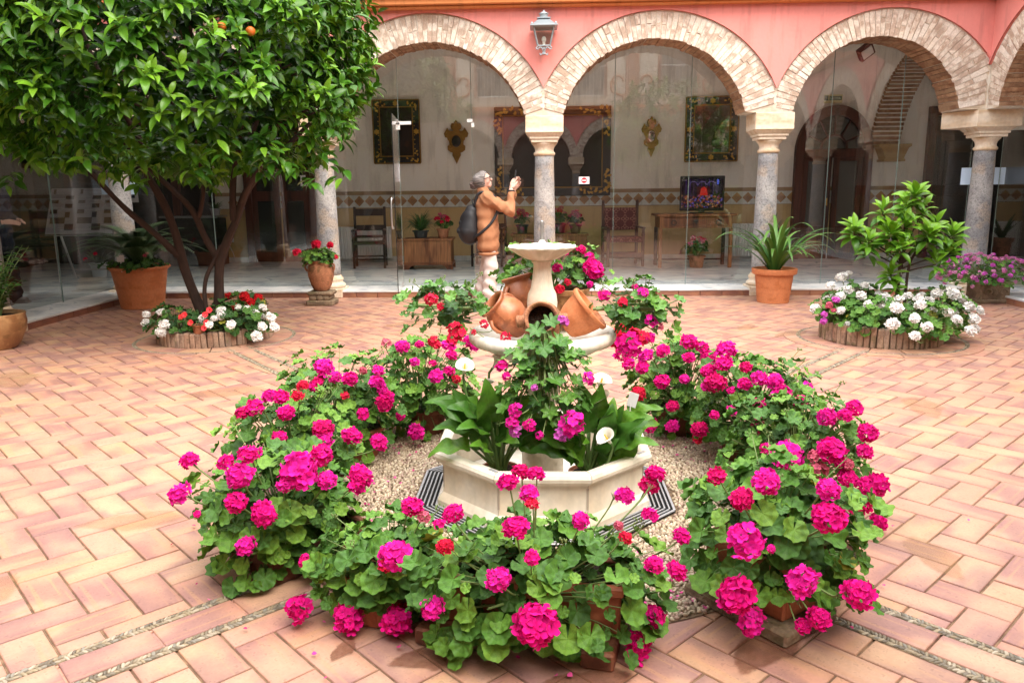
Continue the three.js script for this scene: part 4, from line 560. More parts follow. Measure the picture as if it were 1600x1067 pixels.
// a head of many ruffled florets, radius 0.5
function headGeo(seed, n, cover, petals = 5, spread = 1) {
  const r = rng(seed), P = [], Cc = [];
  for (let i = 0; i < n; i++) {
    const y = 1 - (i + 0.5) / n * cover, rad = Math.sqrt(1 - y * y), a = i * 2.39996 + r() * 0.5, d = V(Math.cos(a) * rad, y, Math.sin(a) * rad), R0 = 0.31 + r() * 0.12;
    const nrm = d.clone().add(V(r() - 0.5, r() - 0.5, r() - 0.5).multiplyScalar(0.8)).normalize(), m = look(d.clone().multiplyScalar(R0), nrm, Math.abs(nrm.y) > 0.9 ? V(1, 0, 0) : V(0, 1, 0), 1, r() * TAU), v = V(0, 0, 0), tone = 0.72 + r() * 0.42;
    for (let k = 0; k < petals; k++) {
      const b = k / petals * TAU, L = (0.15 + r() * 0.05) * spread, w = (0.085 + r() * 0.02) * spread, up = -0.01 + r() * 0.11, q = [[0.012, 0, -0.012], [L * 0.55, -w, up * 0.4 - 0.012], [L * 0.6, 0, up * 0.2], [L * 0.55, w, up * 0.4 - 0.012], [L, -w * 0.62, up + (r() - 0.5) * 0.03], [L * 1.06, 0, up + 0.012], [L, w * 0.62, up + (r() - 0.5) * 0.03]].map(([x, yy, z]) => v.set(x * Math.cos(b) - yy * Math.sin(b), x * Math.sin(b) + yy * Math.cos(b), z).applyMatrix4(m).toArray());
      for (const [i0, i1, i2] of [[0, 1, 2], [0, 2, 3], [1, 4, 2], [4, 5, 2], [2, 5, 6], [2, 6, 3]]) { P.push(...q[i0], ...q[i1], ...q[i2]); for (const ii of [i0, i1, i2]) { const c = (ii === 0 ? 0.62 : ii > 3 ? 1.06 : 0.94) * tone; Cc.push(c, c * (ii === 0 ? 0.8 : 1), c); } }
    }
  }
  const g = tri3(P); g.setAttribute('color', new THREE.Float32BufferAttribute(Cc, 3)); return g;
}
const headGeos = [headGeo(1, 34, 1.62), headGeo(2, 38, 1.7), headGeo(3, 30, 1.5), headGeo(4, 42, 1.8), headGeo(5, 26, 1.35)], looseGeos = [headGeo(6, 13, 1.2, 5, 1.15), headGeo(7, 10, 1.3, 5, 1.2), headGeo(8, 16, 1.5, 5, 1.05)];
const petalM = (c) => mp(lin(...c), { vertexColors: true, roughness: 0.85, specularIntensity: 0.25, transmission: 0.3, thickness: 0, side: THREE.DoubleSide });
const PET = [petalM([0.82, 0.006, 0.27]), petalM([0.76, 0.014, 0.07]), petalM([0.68, 0.14, 0.22]), petalM([0.86, 0.016, 0.38]), petalM([0.72, 0.004, 0.17])], petWhite = petalM([0.93, 0.92, 0.88]), petLilac = petalM([0.72, 0.13, 0.60]), petPink = petalM([0.66, 0.20, 0.42]), petPink2 = petalM([0.70, 0.30, 0.50]), petRed = petalM([0.62, 0.012, 0.018]);
const calyxGeo = merge([0, 1, 2, 3, 4, 5, 6, 7, 8].map((i) => { const a = i * 2.4, q = 0.05 + 0.018 * i; return tube([[0, -0.3, 0], [Math.cos(a) * q * 0.5, -0.12, Math.sin(a) * q * 0.5], [Math.cos(a) * q * 1.5, 0.1, Math.sin(a) * q * 1.5]], 0.012, 3, 4); })), calyxMat = mk(lin(0.13, 0.15, 0.05));

// a pelargonium: foliage on a dome, stems from the soil, flower heads where they stand
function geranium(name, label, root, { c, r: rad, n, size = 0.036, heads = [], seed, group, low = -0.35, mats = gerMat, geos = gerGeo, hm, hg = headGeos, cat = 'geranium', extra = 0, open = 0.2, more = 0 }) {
  const o = thing(name, label, cat, root, 0, group), rr = rng(seed), O = V(...root), ctr = V(...c).sub(O), stems = [], list = [];
  for (let i = 0; i < n + more; i++) {
    let d; do { d = V(rr() * 2 - 1, lerp(low, 1, rr()), rr() * 2 - 1); } while (d.lengthSq() > 1 || d.lengthSq() < 0.08); d.normalize();
    const k = rr() < open ? 0.45 + 0.4 * rr() : 0.8 + 0.26 * rr(), lump = 1 + 0.16 * Math.sin(d.x * 5 + seed) * Math.cos(d.z * 4 + seed * 2) + 0.1 * Math.sin(d.y * 7 + seed);
    const p = ctr.clone().add(V(d.x * rad[0], d.y * rad[1], d.z * rad[2]).multiplyScalar(k * lump)); if (p.y + O.y < 0.035) p.y = 0.035 - O.y + rr() * 0.02;
    const nr = d.clone().multiply(V(0.75, 0.5, 0.75)).add(V((rr() - 0.5) * 0.75, 0.62 + 0.3 * rr(), (rr() - 0.5) * 0.75 + 0.1)).normalize(), out = d.clone().add(V((rr() - 0.5) * 0.8, -0.15, (rr() - 0.5) * 0.8)).projectOnPlane(nr);
    const s = size * (0.42 + 0.9 * Math.pow(rr(), 0.8)) * (k < 0.8 ? 1.1 : 1); list.push([look(p, out, nr, s), k, p, nr]);
  }
  if (more) { list.sort((a, b) => b[1] - a[1]); const im = new THREE.InstancedMesh(geos[seed % geos.length], mats[1], more), f = new THREE.Color(); list.splice(n).forEach(([m], i) => { im.setMatrixAt(i, m); const t = 0.6 + 0.5 * rr(); im.setColorAt(i, f.setRGB(t, t, t)); }); im.name = 'foliage'; im.userData.kind = 'stuff'; shadow(im); o.add(im); }
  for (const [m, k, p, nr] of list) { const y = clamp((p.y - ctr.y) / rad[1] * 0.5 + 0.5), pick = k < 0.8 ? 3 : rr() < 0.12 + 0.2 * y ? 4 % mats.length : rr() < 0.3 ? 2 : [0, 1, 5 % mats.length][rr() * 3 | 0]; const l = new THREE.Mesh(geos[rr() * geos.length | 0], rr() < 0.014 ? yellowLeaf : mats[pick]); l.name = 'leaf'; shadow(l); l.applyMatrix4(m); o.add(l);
    if (rr() < 0.4) stems.push(tube([p.clone().addScaledVector(nr, -0.002), p.clone().lerp(ctr, 0.3).add(V(0, -0.012, 0)), p.clone().multiply(V(0.32, 0.42, 0.32)).add(V(0, 0.0, 0))], [0.0014, 0.0035], 5, 4, false)); }
  for (let i = 0; i < 6; i++) { const a = rr() * TAU, q = 0.55 + 0.4 * rr(); stems.push(tube([[Math.cos(a) * 0.03, -0.01, Math.sin(a) * 0.03], [Math.cos(a) * rad[0] * 0.3 + ctr.x * 0.5, ctr.y * 0.5, Math.sin(a) * rad[2] * 0.3 + ctr.z * 0.5], ctr.clone().add(V(Math.cos(a) * rad[0] * q, rad[1] * 0.2 * rr(), Math.sin(a) * rad[2] * q)).toArray()], [0.008, 0.004], 8, 6, false)); }
  part('stem', stems, stemMat, o);
  heads.forEach(([x, y, z, dm, col]) => {
    const p = V(x, y, z).sub(O), d = p.clone().sub(ctr).divide(V(...rad)).normalize(), ax = d.clone().multiplyScalar(0.8).add(V((rr() - 0.5) * 0.4, 0.75, (rr() - 0.5) * 0.4)).normalize(), big = dm > 0.05;
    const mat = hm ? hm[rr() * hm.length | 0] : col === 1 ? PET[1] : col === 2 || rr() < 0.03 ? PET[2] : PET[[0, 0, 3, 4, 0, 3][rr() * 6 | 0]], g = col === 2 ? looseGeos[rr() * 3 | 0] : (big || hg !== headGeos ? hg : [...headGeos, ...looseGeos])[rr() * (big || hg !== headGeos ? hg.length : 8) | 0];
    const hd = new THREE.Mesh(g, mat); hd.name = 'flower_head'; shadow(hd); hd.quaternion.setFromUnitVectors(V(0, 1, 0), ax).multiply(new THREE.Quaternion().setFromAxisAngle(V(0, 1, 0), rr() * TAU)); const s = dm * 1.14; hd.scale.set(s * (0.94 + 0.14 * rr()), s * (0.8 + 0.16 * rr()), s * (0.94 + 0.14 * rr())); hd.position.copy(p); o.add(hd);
    const foot = p.clone().addScaledVector(ax, -dm * 0.3), root2 = ctr.clone().lerp(p, 0.42).add(V(0, -rad[1] * 0.22, 0));
    part('flower_stalk', [tube([foot.clone().addScaledVector(ax, dm * 0.2), foot, foot.clone().lerp(root2, 0.5).addScaledVector(ax, -0.02), root2], clamp(dm * 0.045, 0.0022, 0.004), 8, 5, false), at(calyxGeo.clone().scale(dm, dm, dm), 0, 0, 0).applyMatrix4(new THREE.Matrix4().compose(p, hd.quaternion, ONE))], stemMat, hd).applyMatrix4(new THREE.Matrix4().copy(hd.matrix.compose(hd.position, hd.quaternion, hd.scale)).invert());
  });
  for (let i = 0; i < extra; i++) { const a = rr() * TAU, p = ctr.clone().add(V(Math.cos(a) * rad[0] * 0.8, rad[1] * (0.6 + 0.6 * rr()), Math.sin(a) * rad[2] * 0.8)); part('bud_cluster', [tube([p.clone().lerp(ctr, 0.5), p], 0.002, 4, 4, false), ...Array.from({ length: 8 }, () => ball(0.0035, p.x + (rr() - 0.5) * 0.03, p.y + rr() * 0.012, p.z + (rr() - 0.5) * 0.03, [0.8, 1.5, 0.8], 5))], stemMat, o); }
  return o;
}
const HEADS = {
A: [[-0.02,0.21,-2.13,0.122,0],[0.30,0.05,-2.28,0.105,0],[-0.13,0.35,-2.14,0.074,0],[-0.08,0.48,-2.22,0.073,0],[-0.34,0.22,-2.20,0.076,0],[-0.03,0.41,-2.16,0.043,0],[0.12,0.49,-2.25,0.052,0],[0.27,0.51,-2.40,0.059,0],[0.35,0.45,-2.38,0.055,0],[0.24,0.46,-2.28,0.030,0],[0.26,0.43,-2.26,0.041,1],[-0.28,0.49,-2.30,0.061,0],[-0.32,0.46,-2.28,0.041,0],[-0.30,0.41,-2.23,0.048,1],[-0.11,0.56,-2.38,0.063,0],[-0.07,0.58,-2.43,0.056,0],[-0.02,0.58,-2.41,0.052,0],[-0.04,0.55,-2.32,0.054,0],[-0.03,0.53,-2.28,0.041,1],[0.39,0.53,-2.54,0.063,0],[0.37,0.49,-2.54,0.063,0],[0.35,0.34,-2.26,0.056,0],[0.44,0.26,-2.37,0.070,0],[0.36,0.14,-2.30,0.068,0],[0.47,0.34,-2.46,0.061,0]],
B: [[-0.84,0.07,-2.44,0.092,0],[-0.66,0.07,-2.39,0.098,0],[-0.82,0.24,-2.46,0.044,0],[-0.48,0.32,-2.35,0.093,0],[-0.51,0.29,-2.34,0.050,1],[-0.49,0.07,-2.37,0.090,0],[-0.48,0.05,-2.44,0.072,1],[-0.44,0.44,-2.47,0.065,0],[-0.40,0.41,-2.45,0.044,0]],
C: [[-1.16,0.52,-2.67,0.057,0],[-1.07,0.55,-2.67,0.075,0],[-1.09,0.49,-2.62,0.093,0],[-1.09,0.41,-2.57,0.074,0],[-0.99,0.37,-2.56,0.084,0],[-1.06,0.25,-2.55,0.069,0],[-0.88,0.50,-2.65,0.127,0],[-0.82,0.53,-2.73,0.085,0],[-0.92,0.46,-2.61,0.056,0],[-0.79,0.45,-2.68,0.064,0],[-0.69,0.43,-2.78,0.085,0],[-0.70,0.40,-2.75,0.059,0],[-1.38,0.46,-2.85,0.070,0],[-1.37,0.37,-2.73,0.085,0],[-1.26,0.34,-2.62,0.028,0]],
D: [[-1.20,0.61,-3.27,0.059,0],[-1.14,0.61,-3.25,0.064,0],[-1.25,0.57,-3.22,0.080,0],[-1.30,0.55,-3.21,0.058,0],[-1.10,0.56,-3.18,0.068,0],[-1.07,0.61,-3.26,0.054,1],[-0.94,0.49,-3.17,0.084,0],[-0.94,0.45,-3.15,0.083,0],[-0.83,0.44,-3.23,0.077,0],[-1.11,0.47,-3.11,0.064,0],[-0.74,0.37,-3.35,0.072,0],[-1.07,0.64,-3.34,0.050,1]],
E: [[-1.14,0.58,-3.93,0.104,0],[-1.08,0.54,-3.90,0.064,0],[-1.00,0.53,-3.91,0.071,0],[-1.16,0.52,-3.88,0.058,0],[-1.18,0.50,-3.87,0.057,0],[-1.27,0.44,-3.87,0.060,1],[-0.87,0.55,-4.00,0.063,0],[-0.87,0.50,-3.95,0.072,0],[-0.84,0.46,-3.95,0.052,0],[-0.82,0.42,-3.95,0.081,0],[-0.83,0.39,-3.93,0.087,0],[-0.93,0.35,-3.86,0.064,0],[-1.02,0.45,-3.86,0.044,1],[-0.94,0.56,-3.96,0.039,0]],
F: [[-0.90,0.62,-4.39,0.061,2],[-0.80,0.61,-4.35,0.072,0],[-0.70,0.62,-4.36,0.050,0],[-0.72,0.53,-4.29,0.053,0],[-0.62,0.52,-4.30,0.046,0],[-0.60,0.45,-4.28,0.078,0],[-0.53,0.47,-4.32,0.057,0],[-0.52,0.55,-4.38,0.065,0],[-0.61,0.61,-4.39,0.058,1],[-0.54,0.60,-4.42,0.080,0],[-0.44,0.58,-4.63,0.084,0],[-0.41,0.55,-4.62,0.053,0],[-0.81,0.22,-4.26,0.053,0],[-0.73,0.11,-4.31,0.092,0],[-0.49,0.42,-4.33,0.050,1]],
H: [[0.52,0.60,-4.67,0.169,1],[0.49,0.51,-4.59,0.098,0],[0.51,0.48,-4.45,0.081,0],[0.63,0.63,-4.47,0.066,0],[0.60,0.54,-4.39,0.083,0],[0.69,0.58,-4.35,0.079,0],[0.58,0.48,-4.37,0.079,0],[0.84,0.63,-4.36,0.090,0],[0.91,0.60,-4.34,0.068,0],[0.83,0.55,-4.30,0.064,0],[0.94,0.55,-4.31,0.082,0],[0.68,0.42,-4.28,0.081,0],[0.80,0.44,-4.25,0.056,0],[0.63,0.14,-4.36,0.079,0],[0.75,0.15,-4.30,0.071,0],[0.56,0.33,-4.35,0.079,1],[0.74,0.28,-4.26,0.063,0]],
I: [[0.98,0.64,-4.07,0.101,0],[0.95,0.59,-3.98,0.085,0],[0.88,0.54,-4.03,0.076,0],[0.90,0.50,-3.93,0.103,0],[0.86,0.47,-3.97,0.052,0],[0.96,0.48,-3.85,0.038,0],[1.02,0.52,-3.83,0.060,0],[1.04,0.59,-3.89,0.058,0],[1.09,0.55,-3.82,0.072,0],[1.16,0.54,-3.80,0.078,0],[1.19,0.48,-3.77,0.093,0],[1.08,0.44,-3.77,0.059,0],[0.96,0.38,-3.82,0.050,0],[0.89,0.34,-3.88,0.051,0],[1.07,0.35,-3.76,0.077,0],[0.84,0.23,-3.99,0.082,0],[0.86,0.14,-4.11,0.061,1],[1.25,0.45,-3.76,0.056,0],[1.29,0.45,-3.77,0.056,0],[1.33,0.51,-3.81,0.050,0],[1.06,0.25,-3.78,0.087,0]],
J: [[1.20,0.54,-3.19,0.073,0],[1.27,0.55,-3.18,0.058,0],[1.32,0.57,-3.21,0.071,0],[1.35,0.49,-3.13,0.075,0],[1.33,0.42,-3.10,0.056,0],[1.20,0.42,-3.11,0.113,0],[1.23,0.38,-3.09,0.061,0],[1.04,0.37,-3.18,0.126,0],[0.97,0.38,-3.25,0.046,0],[1.13,0.39,-3.12,0.051,2],[1.15,0.33,-3.11,0.082,2],[1.26,0.31,-3.08,0.076,0],[1.26,0.37,-3.08,0.046,0],[1.39,0.28,-3.09,0.087,0],[1.34,0.27,-3.08,0.076,0],[1.32,0.19,-3.11,0.107,0],[1.47,0.05,-3.23,0.080,0]],
K: [[0.71,0.58,-2.35,0.085,0],[0.63,0.53,-2.33,0.069,0],[0.89,0.57,-2.31,0.068,0],[0.88,0.50,-2.26,0.093,0],[0.63,0.42,-2.26,0.115,0],[0.61,0.24,-2.26,0.108,0],[0.67,0.13,-2.29,0.085,0],[0.79,0.32,-2.20,0.083,0],[0.97,0.27,-2.22,0.092,0],[0.82,0.14,-2.25,0.046,0],[0.86,0.18,-2.23,0.062,0],[0.70,0.41,-2.23,0.026,0],[0.57,0.57,-2.42,0.060,0]],
};
const RING = 'geranium plants standing in a ring round the fountain';
function roundPot(label, x, z, y, r, h, mat = M.potRed, lift) { const o = thing('flower_pot', label, 'flower pot', [x, y, z]); part('pot_body', lathe(potPts(r, h), 40, 3), mat, o); part('soil', at(new THREE.CircleGeometry(r * 1.27, 24), 0, h * 0.91, 0, -PI / 2), M.soil, o); return o; }
function trough(label, x, z, y, turn, l, w, h, mat = M.potRed) { const o = thing('planter_trough', label, 'planter', [x, y, z], turn), t = 0.018;
  part('trough_body', [cb(l, h, t, 0, h / 2, w / 2 - t / 2, 0.006, 2), cb(l, h, t, 0, h / 2, -w / 2 + t / 2, 0.006, 2), cb(t, h, w - 2 * t, l / 2 - t / 2, h / 2, 0, 0.005, 2), cb(t, h, w - 2 * t, -l / 2 + t / 2, h / 2, 0, 0.005, 2), cb(l - 0.02, 0.02, w - 0.02, 0, 0.012, 0, 0.002, 2)], mat, o);
  part('rim', [cb(l + 0.02, 0.035, t + 0.014, 0, h - 0.015, w / 2, 0.006, 2), cb(l + 0.02, 0.035, t + 0.014, 0, h - 0.015, -w / 2, 0.006, 2), cb(t + 0.014, 0.034, w - 0.022, l / 2, h - 0.015, 0, 0.006, 2), cb(t + 0.014, 0.034, w - 0.022, -l / 2, h - 0.015, 0, 0.006, 2)], mat, o);
  part('soil', cb(l - 0.03, 0.02, w - 0.03, 0, h * 0.82, 0, 0.002), M.soil, o); return o; }
function blockUnder(label, x, z, turn, l, h, w, mat = M.wetBrick) { const o = thing('support_brick', label, 'brick', [x, 0, z], turn); part('block', cb(l, h, w, 0, h / 2 + 0.001, 0, 0.008, 2), mat, o); return o; }
const D10 = [
  ['A', [-0.03, 0.21, -2.39], [0.43, 0.23, 0.24], 298, 'front geranium with drooping magenta heads in the long trough nearest the camera'],
  ['B', [-0.55, 0.2, -2.56], [0.24, 0.17, 0.2], 150, 'small magenta geranium left of the front trough, two heads hanging over the tiles'],
  ['C', [-1.05, 0.25, -2.9], [0.3, 0.26, 0.3], 290, 'large magenta geranium at the left front of the ring with the biggest cluster of heads'],
  ['D', [-1.17, 0.31, -3.45], [0.31, 0.27, 0.3], 260, 'magenta geranium at the left side of the ring, behind the biggest cluster'],
  ['E', [-1.14, 0.33, -4.15], [0.34, 0.28, 0.32], 270, 'magenta geranium at the left back of the ring with two salmon heads'],
  ['F', [-0.75, 0.3, -4.62], [0.36, 0.29, 0.3], 270, 'magenta geranium behind the left calla lilies with long-stalked heads'],
  ['H', [0.87, 0.3, -4.62], [0.34, 0.29, 0.3], 270, 'magenta geranium behind the right of the basin, tall heads near the fountain bowl'],
  ['I', [1.15, 0.31, -4.15], [0.33, 0.29, 0.31], 280, 'magenta geranium at the right back of the ring with a dense stack of heads'],
  ['J', [1.18, 0.31, -3.48], [0.31, 0.27, 0.32], 265, 'magenta geranium at the right side of the ring with one silvery leaf'],
  ['K', [0.82, 0.31, -2.6], [0.31, 0.26, 0.27], 280, 'magenta geranium at the right front in the square pot on a stone slab'],
];
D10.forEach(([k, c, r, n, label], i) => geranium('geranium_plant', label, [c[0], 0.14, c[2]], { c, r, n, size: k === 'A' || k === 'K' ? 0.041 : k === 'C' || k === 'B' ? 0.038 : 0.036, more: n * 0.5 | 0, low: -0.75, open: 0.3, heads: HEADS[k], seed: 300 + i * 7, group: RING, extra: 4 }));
// containers of the ring
trough('long terracotta trough under the front geranium, raised on two bricks', -0.06, -2.45, 0.065, R(-8), 0.66, 0.2, 0.17);
blockUnder('damp dark brick under the left end of the front trough', -0.33, -2.44, R(-20), 0.12, 0.062, 0.25);
blockUnder('damp red brick under the right end of the front trough', 0.2, -2.33, R(-14), 0.11, 0.062, 0.25);
roundPot('round terracotta pot between the front trough and the left front geranium', -0.57, -2.52, 0.004, 0.085, 0.17);
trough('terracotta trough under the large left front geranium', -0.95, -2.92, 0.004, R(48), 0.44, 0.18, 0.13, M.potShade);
roundPot('shade-darkened plant pot at the outer left under the large geranium', -1.22, -2.98, 0.004, 0.08, 0.18, M.potShade);
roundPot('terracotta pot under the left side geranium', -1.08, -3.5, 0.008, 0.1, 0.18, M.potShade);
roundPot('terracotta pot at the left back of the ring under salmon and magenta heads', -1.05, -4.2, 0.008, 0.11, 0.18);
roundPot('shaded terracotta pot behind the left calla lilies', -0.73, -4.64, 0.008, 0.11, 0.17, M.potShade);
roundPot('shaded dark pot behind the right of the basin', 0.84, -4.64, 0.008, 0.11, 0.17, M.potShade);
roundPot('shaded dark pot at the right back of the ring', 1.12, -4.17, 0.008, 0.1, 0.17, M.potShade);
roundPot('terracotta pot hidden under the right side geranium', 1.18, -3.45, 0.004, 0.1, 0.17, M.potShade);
trough('square terracotta planter on the stone slab at the right front', 0.8, -2.62, 0.052, R(-52), 0.34, 0.24, 0.2);
blockUnder('mossy stone slab under the square planter at the right front', 0.78, -2.6, R(-52), 0.44, 0.05, 0.3, M.stoneOld);
roundPot('shade-darkened round pot at the outer right behind the square planter', 1.05, -2.72, 0.004, 0.085, 0.17, M.potShade);

// plants in the fountain bowl
geranium('hanging_geranium', 'red and pink geranium spilling left from the fountain bowl jar', [-0.25, 0.95, -3.66], { c: [-0.45, 0.94, -3.64], r: [0.22, 0.15, 0.16], n: 85, size: 0.033, seed: 401, open: 0.4, mats: ivyMat, hg: looseGeos, low: -0.8, extra: 5, heads: [[-0.5, 1.0, -3.5, 0.06, 1], [-0.46, 0.97, -3.5, 0.035, 1], [-0.39, 0.85, -3.5, 0.08, 1], [-0.41, 0.815, -3.48, 0.05, 1], [-0.5, 0.81, -3.5, 0.045, 1], [-0.26, 0.89, -3.48, 0.04, 1], [-0.16, 0.84, -3.42, 0.05, 1], [-0.31, 0.85, -3.49, 0.025, 1]] });
geranium('hanging_geranium', 'pink geranium spilling right from the tipped pot on the fountain bowl', [0.27, 0.95, -3.6], { c: [0.44, 0.94, -3.6], r: [0.2, 0.14, 0.15], n: 80, size: 0.033, seed: 409, open: 0.4, mats: ivyMat, hg: looseGeos, low: -0.8, extra: 4, heads: [[0.29, 1.01, -3.52, 0.05, 0], [0.37, 0.985, -3.5, 0.045, 1], [0.46, 1.03, -3.5, 0.05, 3], [0.43, 1.045, -3.55, 0.03, 3], [0.5, 0.9, -3.5, 0.055, 3], [0.54, 0.87, -3.5, 0.035, 2], [0.4, 0.8, -3.45, 0.11, 3], [0.46, 0.83, -3.44, 0.06, 1]] });
geranium('hanging_geranium', 'bushy geranium with magenta heads behind the fountain stem', [0.06, 0.98, -3.92], { c: [0.05, 1.07, -3.96], r: [0.28, 0.14, 0.14], n: 150, size: 0.03, seed: 417, extra: 3, heads: [[0.26, 1.1, -3.86, 0.1, 3], [0.08, 1.11, -3.82, 0.045, 0], [0.2, 1.19, -3.9, 0.045, 0], [0.12, 1.18, -3.88, 0.04, 0], [0.24, 1.16, -3.88, 0.045, 0], [0.13, 1.04, -3.8, 0.035, 1], [0.09, 1.01, -3.78, 0.045, 1], [0.24, 1.03, -3.8, 0.03, 0], [0.3, 0.98, -3.78, 0.05, 0]] });
geranium('ivy_geranium', 'glossy ivy-leaved geranium trailing from the front jar down the pedestal, lilac-pink flowers', [0.01, 0.9, -3.33], { c: [0.02, 0.65, -3.3], r: [0.22, 0.23, 0.09], n: 115, size: 0.04, seed: 425, open: 0.45, mats: ivyMat, geos: ivyGeo, hg: looseGeos, low: -0.9, cat: 'ivy geranium', heads: [[0.09, 0.93, -3.32, 0.055, 9], [-0.17, 0.74, -3.28, 0.055, 9], [-0.15, 0.7, -3.25, 0.045, 9], [-0.03, 0.67, -3.18, 0.03, 1], [0.2, 0.7, -3.22, 0.055, 0], [-0.11, 0.57, -3.18, 0.065, 9], [-0.125, 0.52, -3.17, 0.055, 9], [-0.11, 0.48, -3.18, 0.055, 9], [-0.05, 0.51, -3.16, 0.05, 9], [0.13, 0.515, -3.17, 0.11, 3], [0.09, 0.47, -3.17, 0.065, 9], [-0.01, 0.46, -3.18, 0.035, 9]], hm: [PET[3], petLilac, PET[0]] });
{ const r = rng(433), o = scene.children.findLast((q) => q.name.startsWith('ivy_geranium')); for (let i = 0; i < 4; i++) { const a = (r() - 0.5) * 0.36; part('trailing_stem', tube([[0, 0, 0.02], [a * 0.5, -0.06, 0.06], [a, -0.3 - r() * 0.15, 0.02]], [0.003, 0.002], 12, 5), stemMat, o); } for (const [x, y, z, s, yaw] of [[0.03, 0.035, 0.03, 0.045, 0.3], [-0.03, -0.0, 0.05, 0.05, -0.5], [-0.05, -0.05, 0.08, 0.05, -0.9], [0.06, -0.04, 0.07, 0.048, 0.8], [0.0, -0.07, 0.1, 0.052, 0.1], [-0.1, -0.1, 0.08, 0.045, -1], [0.1, -0.11, 0.09, 0.045, 1]]) { const l = new THREE.Mesh(ivyGeo[r() * 5 | 0], ivyMat[r() * 3 | 0]); l.name = 'leaf'; shadow(l); l.applyMatrix4(look(V(x, y, z), V(Math.sin(yaw), -0.5, 0.5), V(Math.sin(yaw) * 0.4, 0.6, 0.75), s)); o.add(l); } }

// calla lilies in the basin
const callaGeo = [0, 1, 2, 3].map((i) => blade(0.22, (t) => 0.054 * Math.pow(Math.sin(PI * Math.pow(t * 0.94 + 0.05, 0.62)), 0.85) * (t > 0.97 ? 0.35 : 1), { seg: 12, fold: 0.2, curl: 0.45 + 0.25 * i, wave: 0.34, twist: (i - 1.5) * 0.2, ph: i }));
const callaMat = [[0.10, 0.235, 0.03], [0.07, 0.175, 0.03], [0.15, 0.31, 0.04]].map((c) => leafM(c, T.blade, { roughness: 0.42 })), petioleMat = mk(lin(0.12, 0.22, 0.06), { roughness: 0.5 });
function spathe() { // funnel rolled from one sheet, opening along +y
  const pos = [], uv = [], idx = [], S = 22, K = 9; for (let k = 0; k <= K; k++) for (let i = 0; i <= S; i++) { const t = k / K, a = -PI * 1.08 + TAU * 1.08 * i / S, tip = Math.pow(Math.max(0, Math.cos(a * 0.92)), 3), q = 0.006 + 0.01 * t + 0.026 * Math.pow(t, 3) * (1 + 0.9 * tip) + (i < 2 ? 0.002 : 0), y = 0.085 * t + 0.022 * tip * t * t - 0.02 * (1 - tip) * Math.pow(t, 3); pos.push(Math.sin(a) * q, y, Math.cos(a) * q); uv.push(i / S, t); if (k && i < S) { const b = (k - 1) * (S + 1) + i, c = b + S + 1; idx.push(b, c, b + 1, b + 1, c, c + 1); } }
  const g = new THREE.BufferGeometry(); g.setAttribute('position', new THREE.Float32BufferAttribute(pos, 3)); g.setAttribute('uv', new THREE.Float32BufferAttribute(uv, 2)); g.setIndex(idx); g.computeVertexNormals(); return norm(g);
}
const spatheGeo = spathe(), spatheMat = mp(lin(0.86, 0.84, 0.74), { roughness: 0.5, transmission: 0.2, thickness: 0, side: THREE.DoubleSide });
const callaFan = (seed, n, h, dx) => { const r = rng(seed); return Array.from({ length: n }, (_, i) => { const yaw = lerp(-1.5, 1.5, (i + 0.5) / n) + (r() - 0.5) * 0.4, q = 0.05 + 0.09 * r(); return [dx + Math.sin(yaw) * q, h * (0.75 + 0.7 * r()), Math.cos(yaw) * q * 0.8 + 0.02, yaw, 0.75 + 0.4 * r(), 0.6 + 0.75 * r()]; }); };
function calla(label, [x, y, z], seed, leaves, flowers) {
  const o = thing('calla_lily', label, 'calla lily', [x, y, z]), r = rng(seed);
  part('pot_body', lathe(potPts(0.065, 0.13), 32, 3), M.potRed, o); part('soil', at(new THREE.CircleGeometry(0.08, 20), 0, 0.118, 0, -PI / 2), M.soil, o);
  leaves.forEach(([lx, ly, lz, yaw, s, pitch]) => { const b = V(lx, ly, lz), d = V(Math.sin(yaw) * Math.cos(pitch), Math.sin(pitch), Math.cos(yaw) * Math.cos(pitch)); const l = new THREE.Mesh(callaGeo[r() * 4 | 0], callaMat[r() * 3 | 0]); l.name = 'leaf'; shadow(l); l.applyMatrix4(look(b, d, V(0, 0.75, 0.65), s, (r() - 0.5) * 0.8)); o.add(l);
    part('petiole', tube([[lx * 0.12 + (r() - 0.5) * 0.05, 0.1, lz * 0.12 + (r() - 0.5) * 0.05], [lx * 0.45, ly * 0.6 + 0.02, lz * 0.45], b.toArray()], [0.009, 0.005], 10, 6), petioleMat, o); });
  flowers.forEach(([fx, fy, fz, ax, ay, az, s]) => { const b = V(fx, fy, fz), a = V(ax, ay, az).normalize(), m = new THREE.Matrix4().compose(b, new THREE.Quaternion().setFromUnitVectors(V(0, 1, 0), a), V(s, s, s)); const f = part('flower', spatheGeo, spatheMat, o); f.applyMatrix4(m); part('spadix', cyl(0.0045, 0.003, 0.045, 0, 0.05, 0, 8), mk(lin(0.75, 0.45, 0.04)), f);
    part('flower_stalk', tube([[fx * 0.15, 0.1, fz * 0.15], [fx * 0.7, fy * 0.55, fz * 0.7], b.clone().addScaledVector(a, -0.03).toArray(), b.clone().addScaledVector(a, 0.01).toArray()], [0.008, 0.006], 14, 7), petioleMat, o); });
  return o;
}
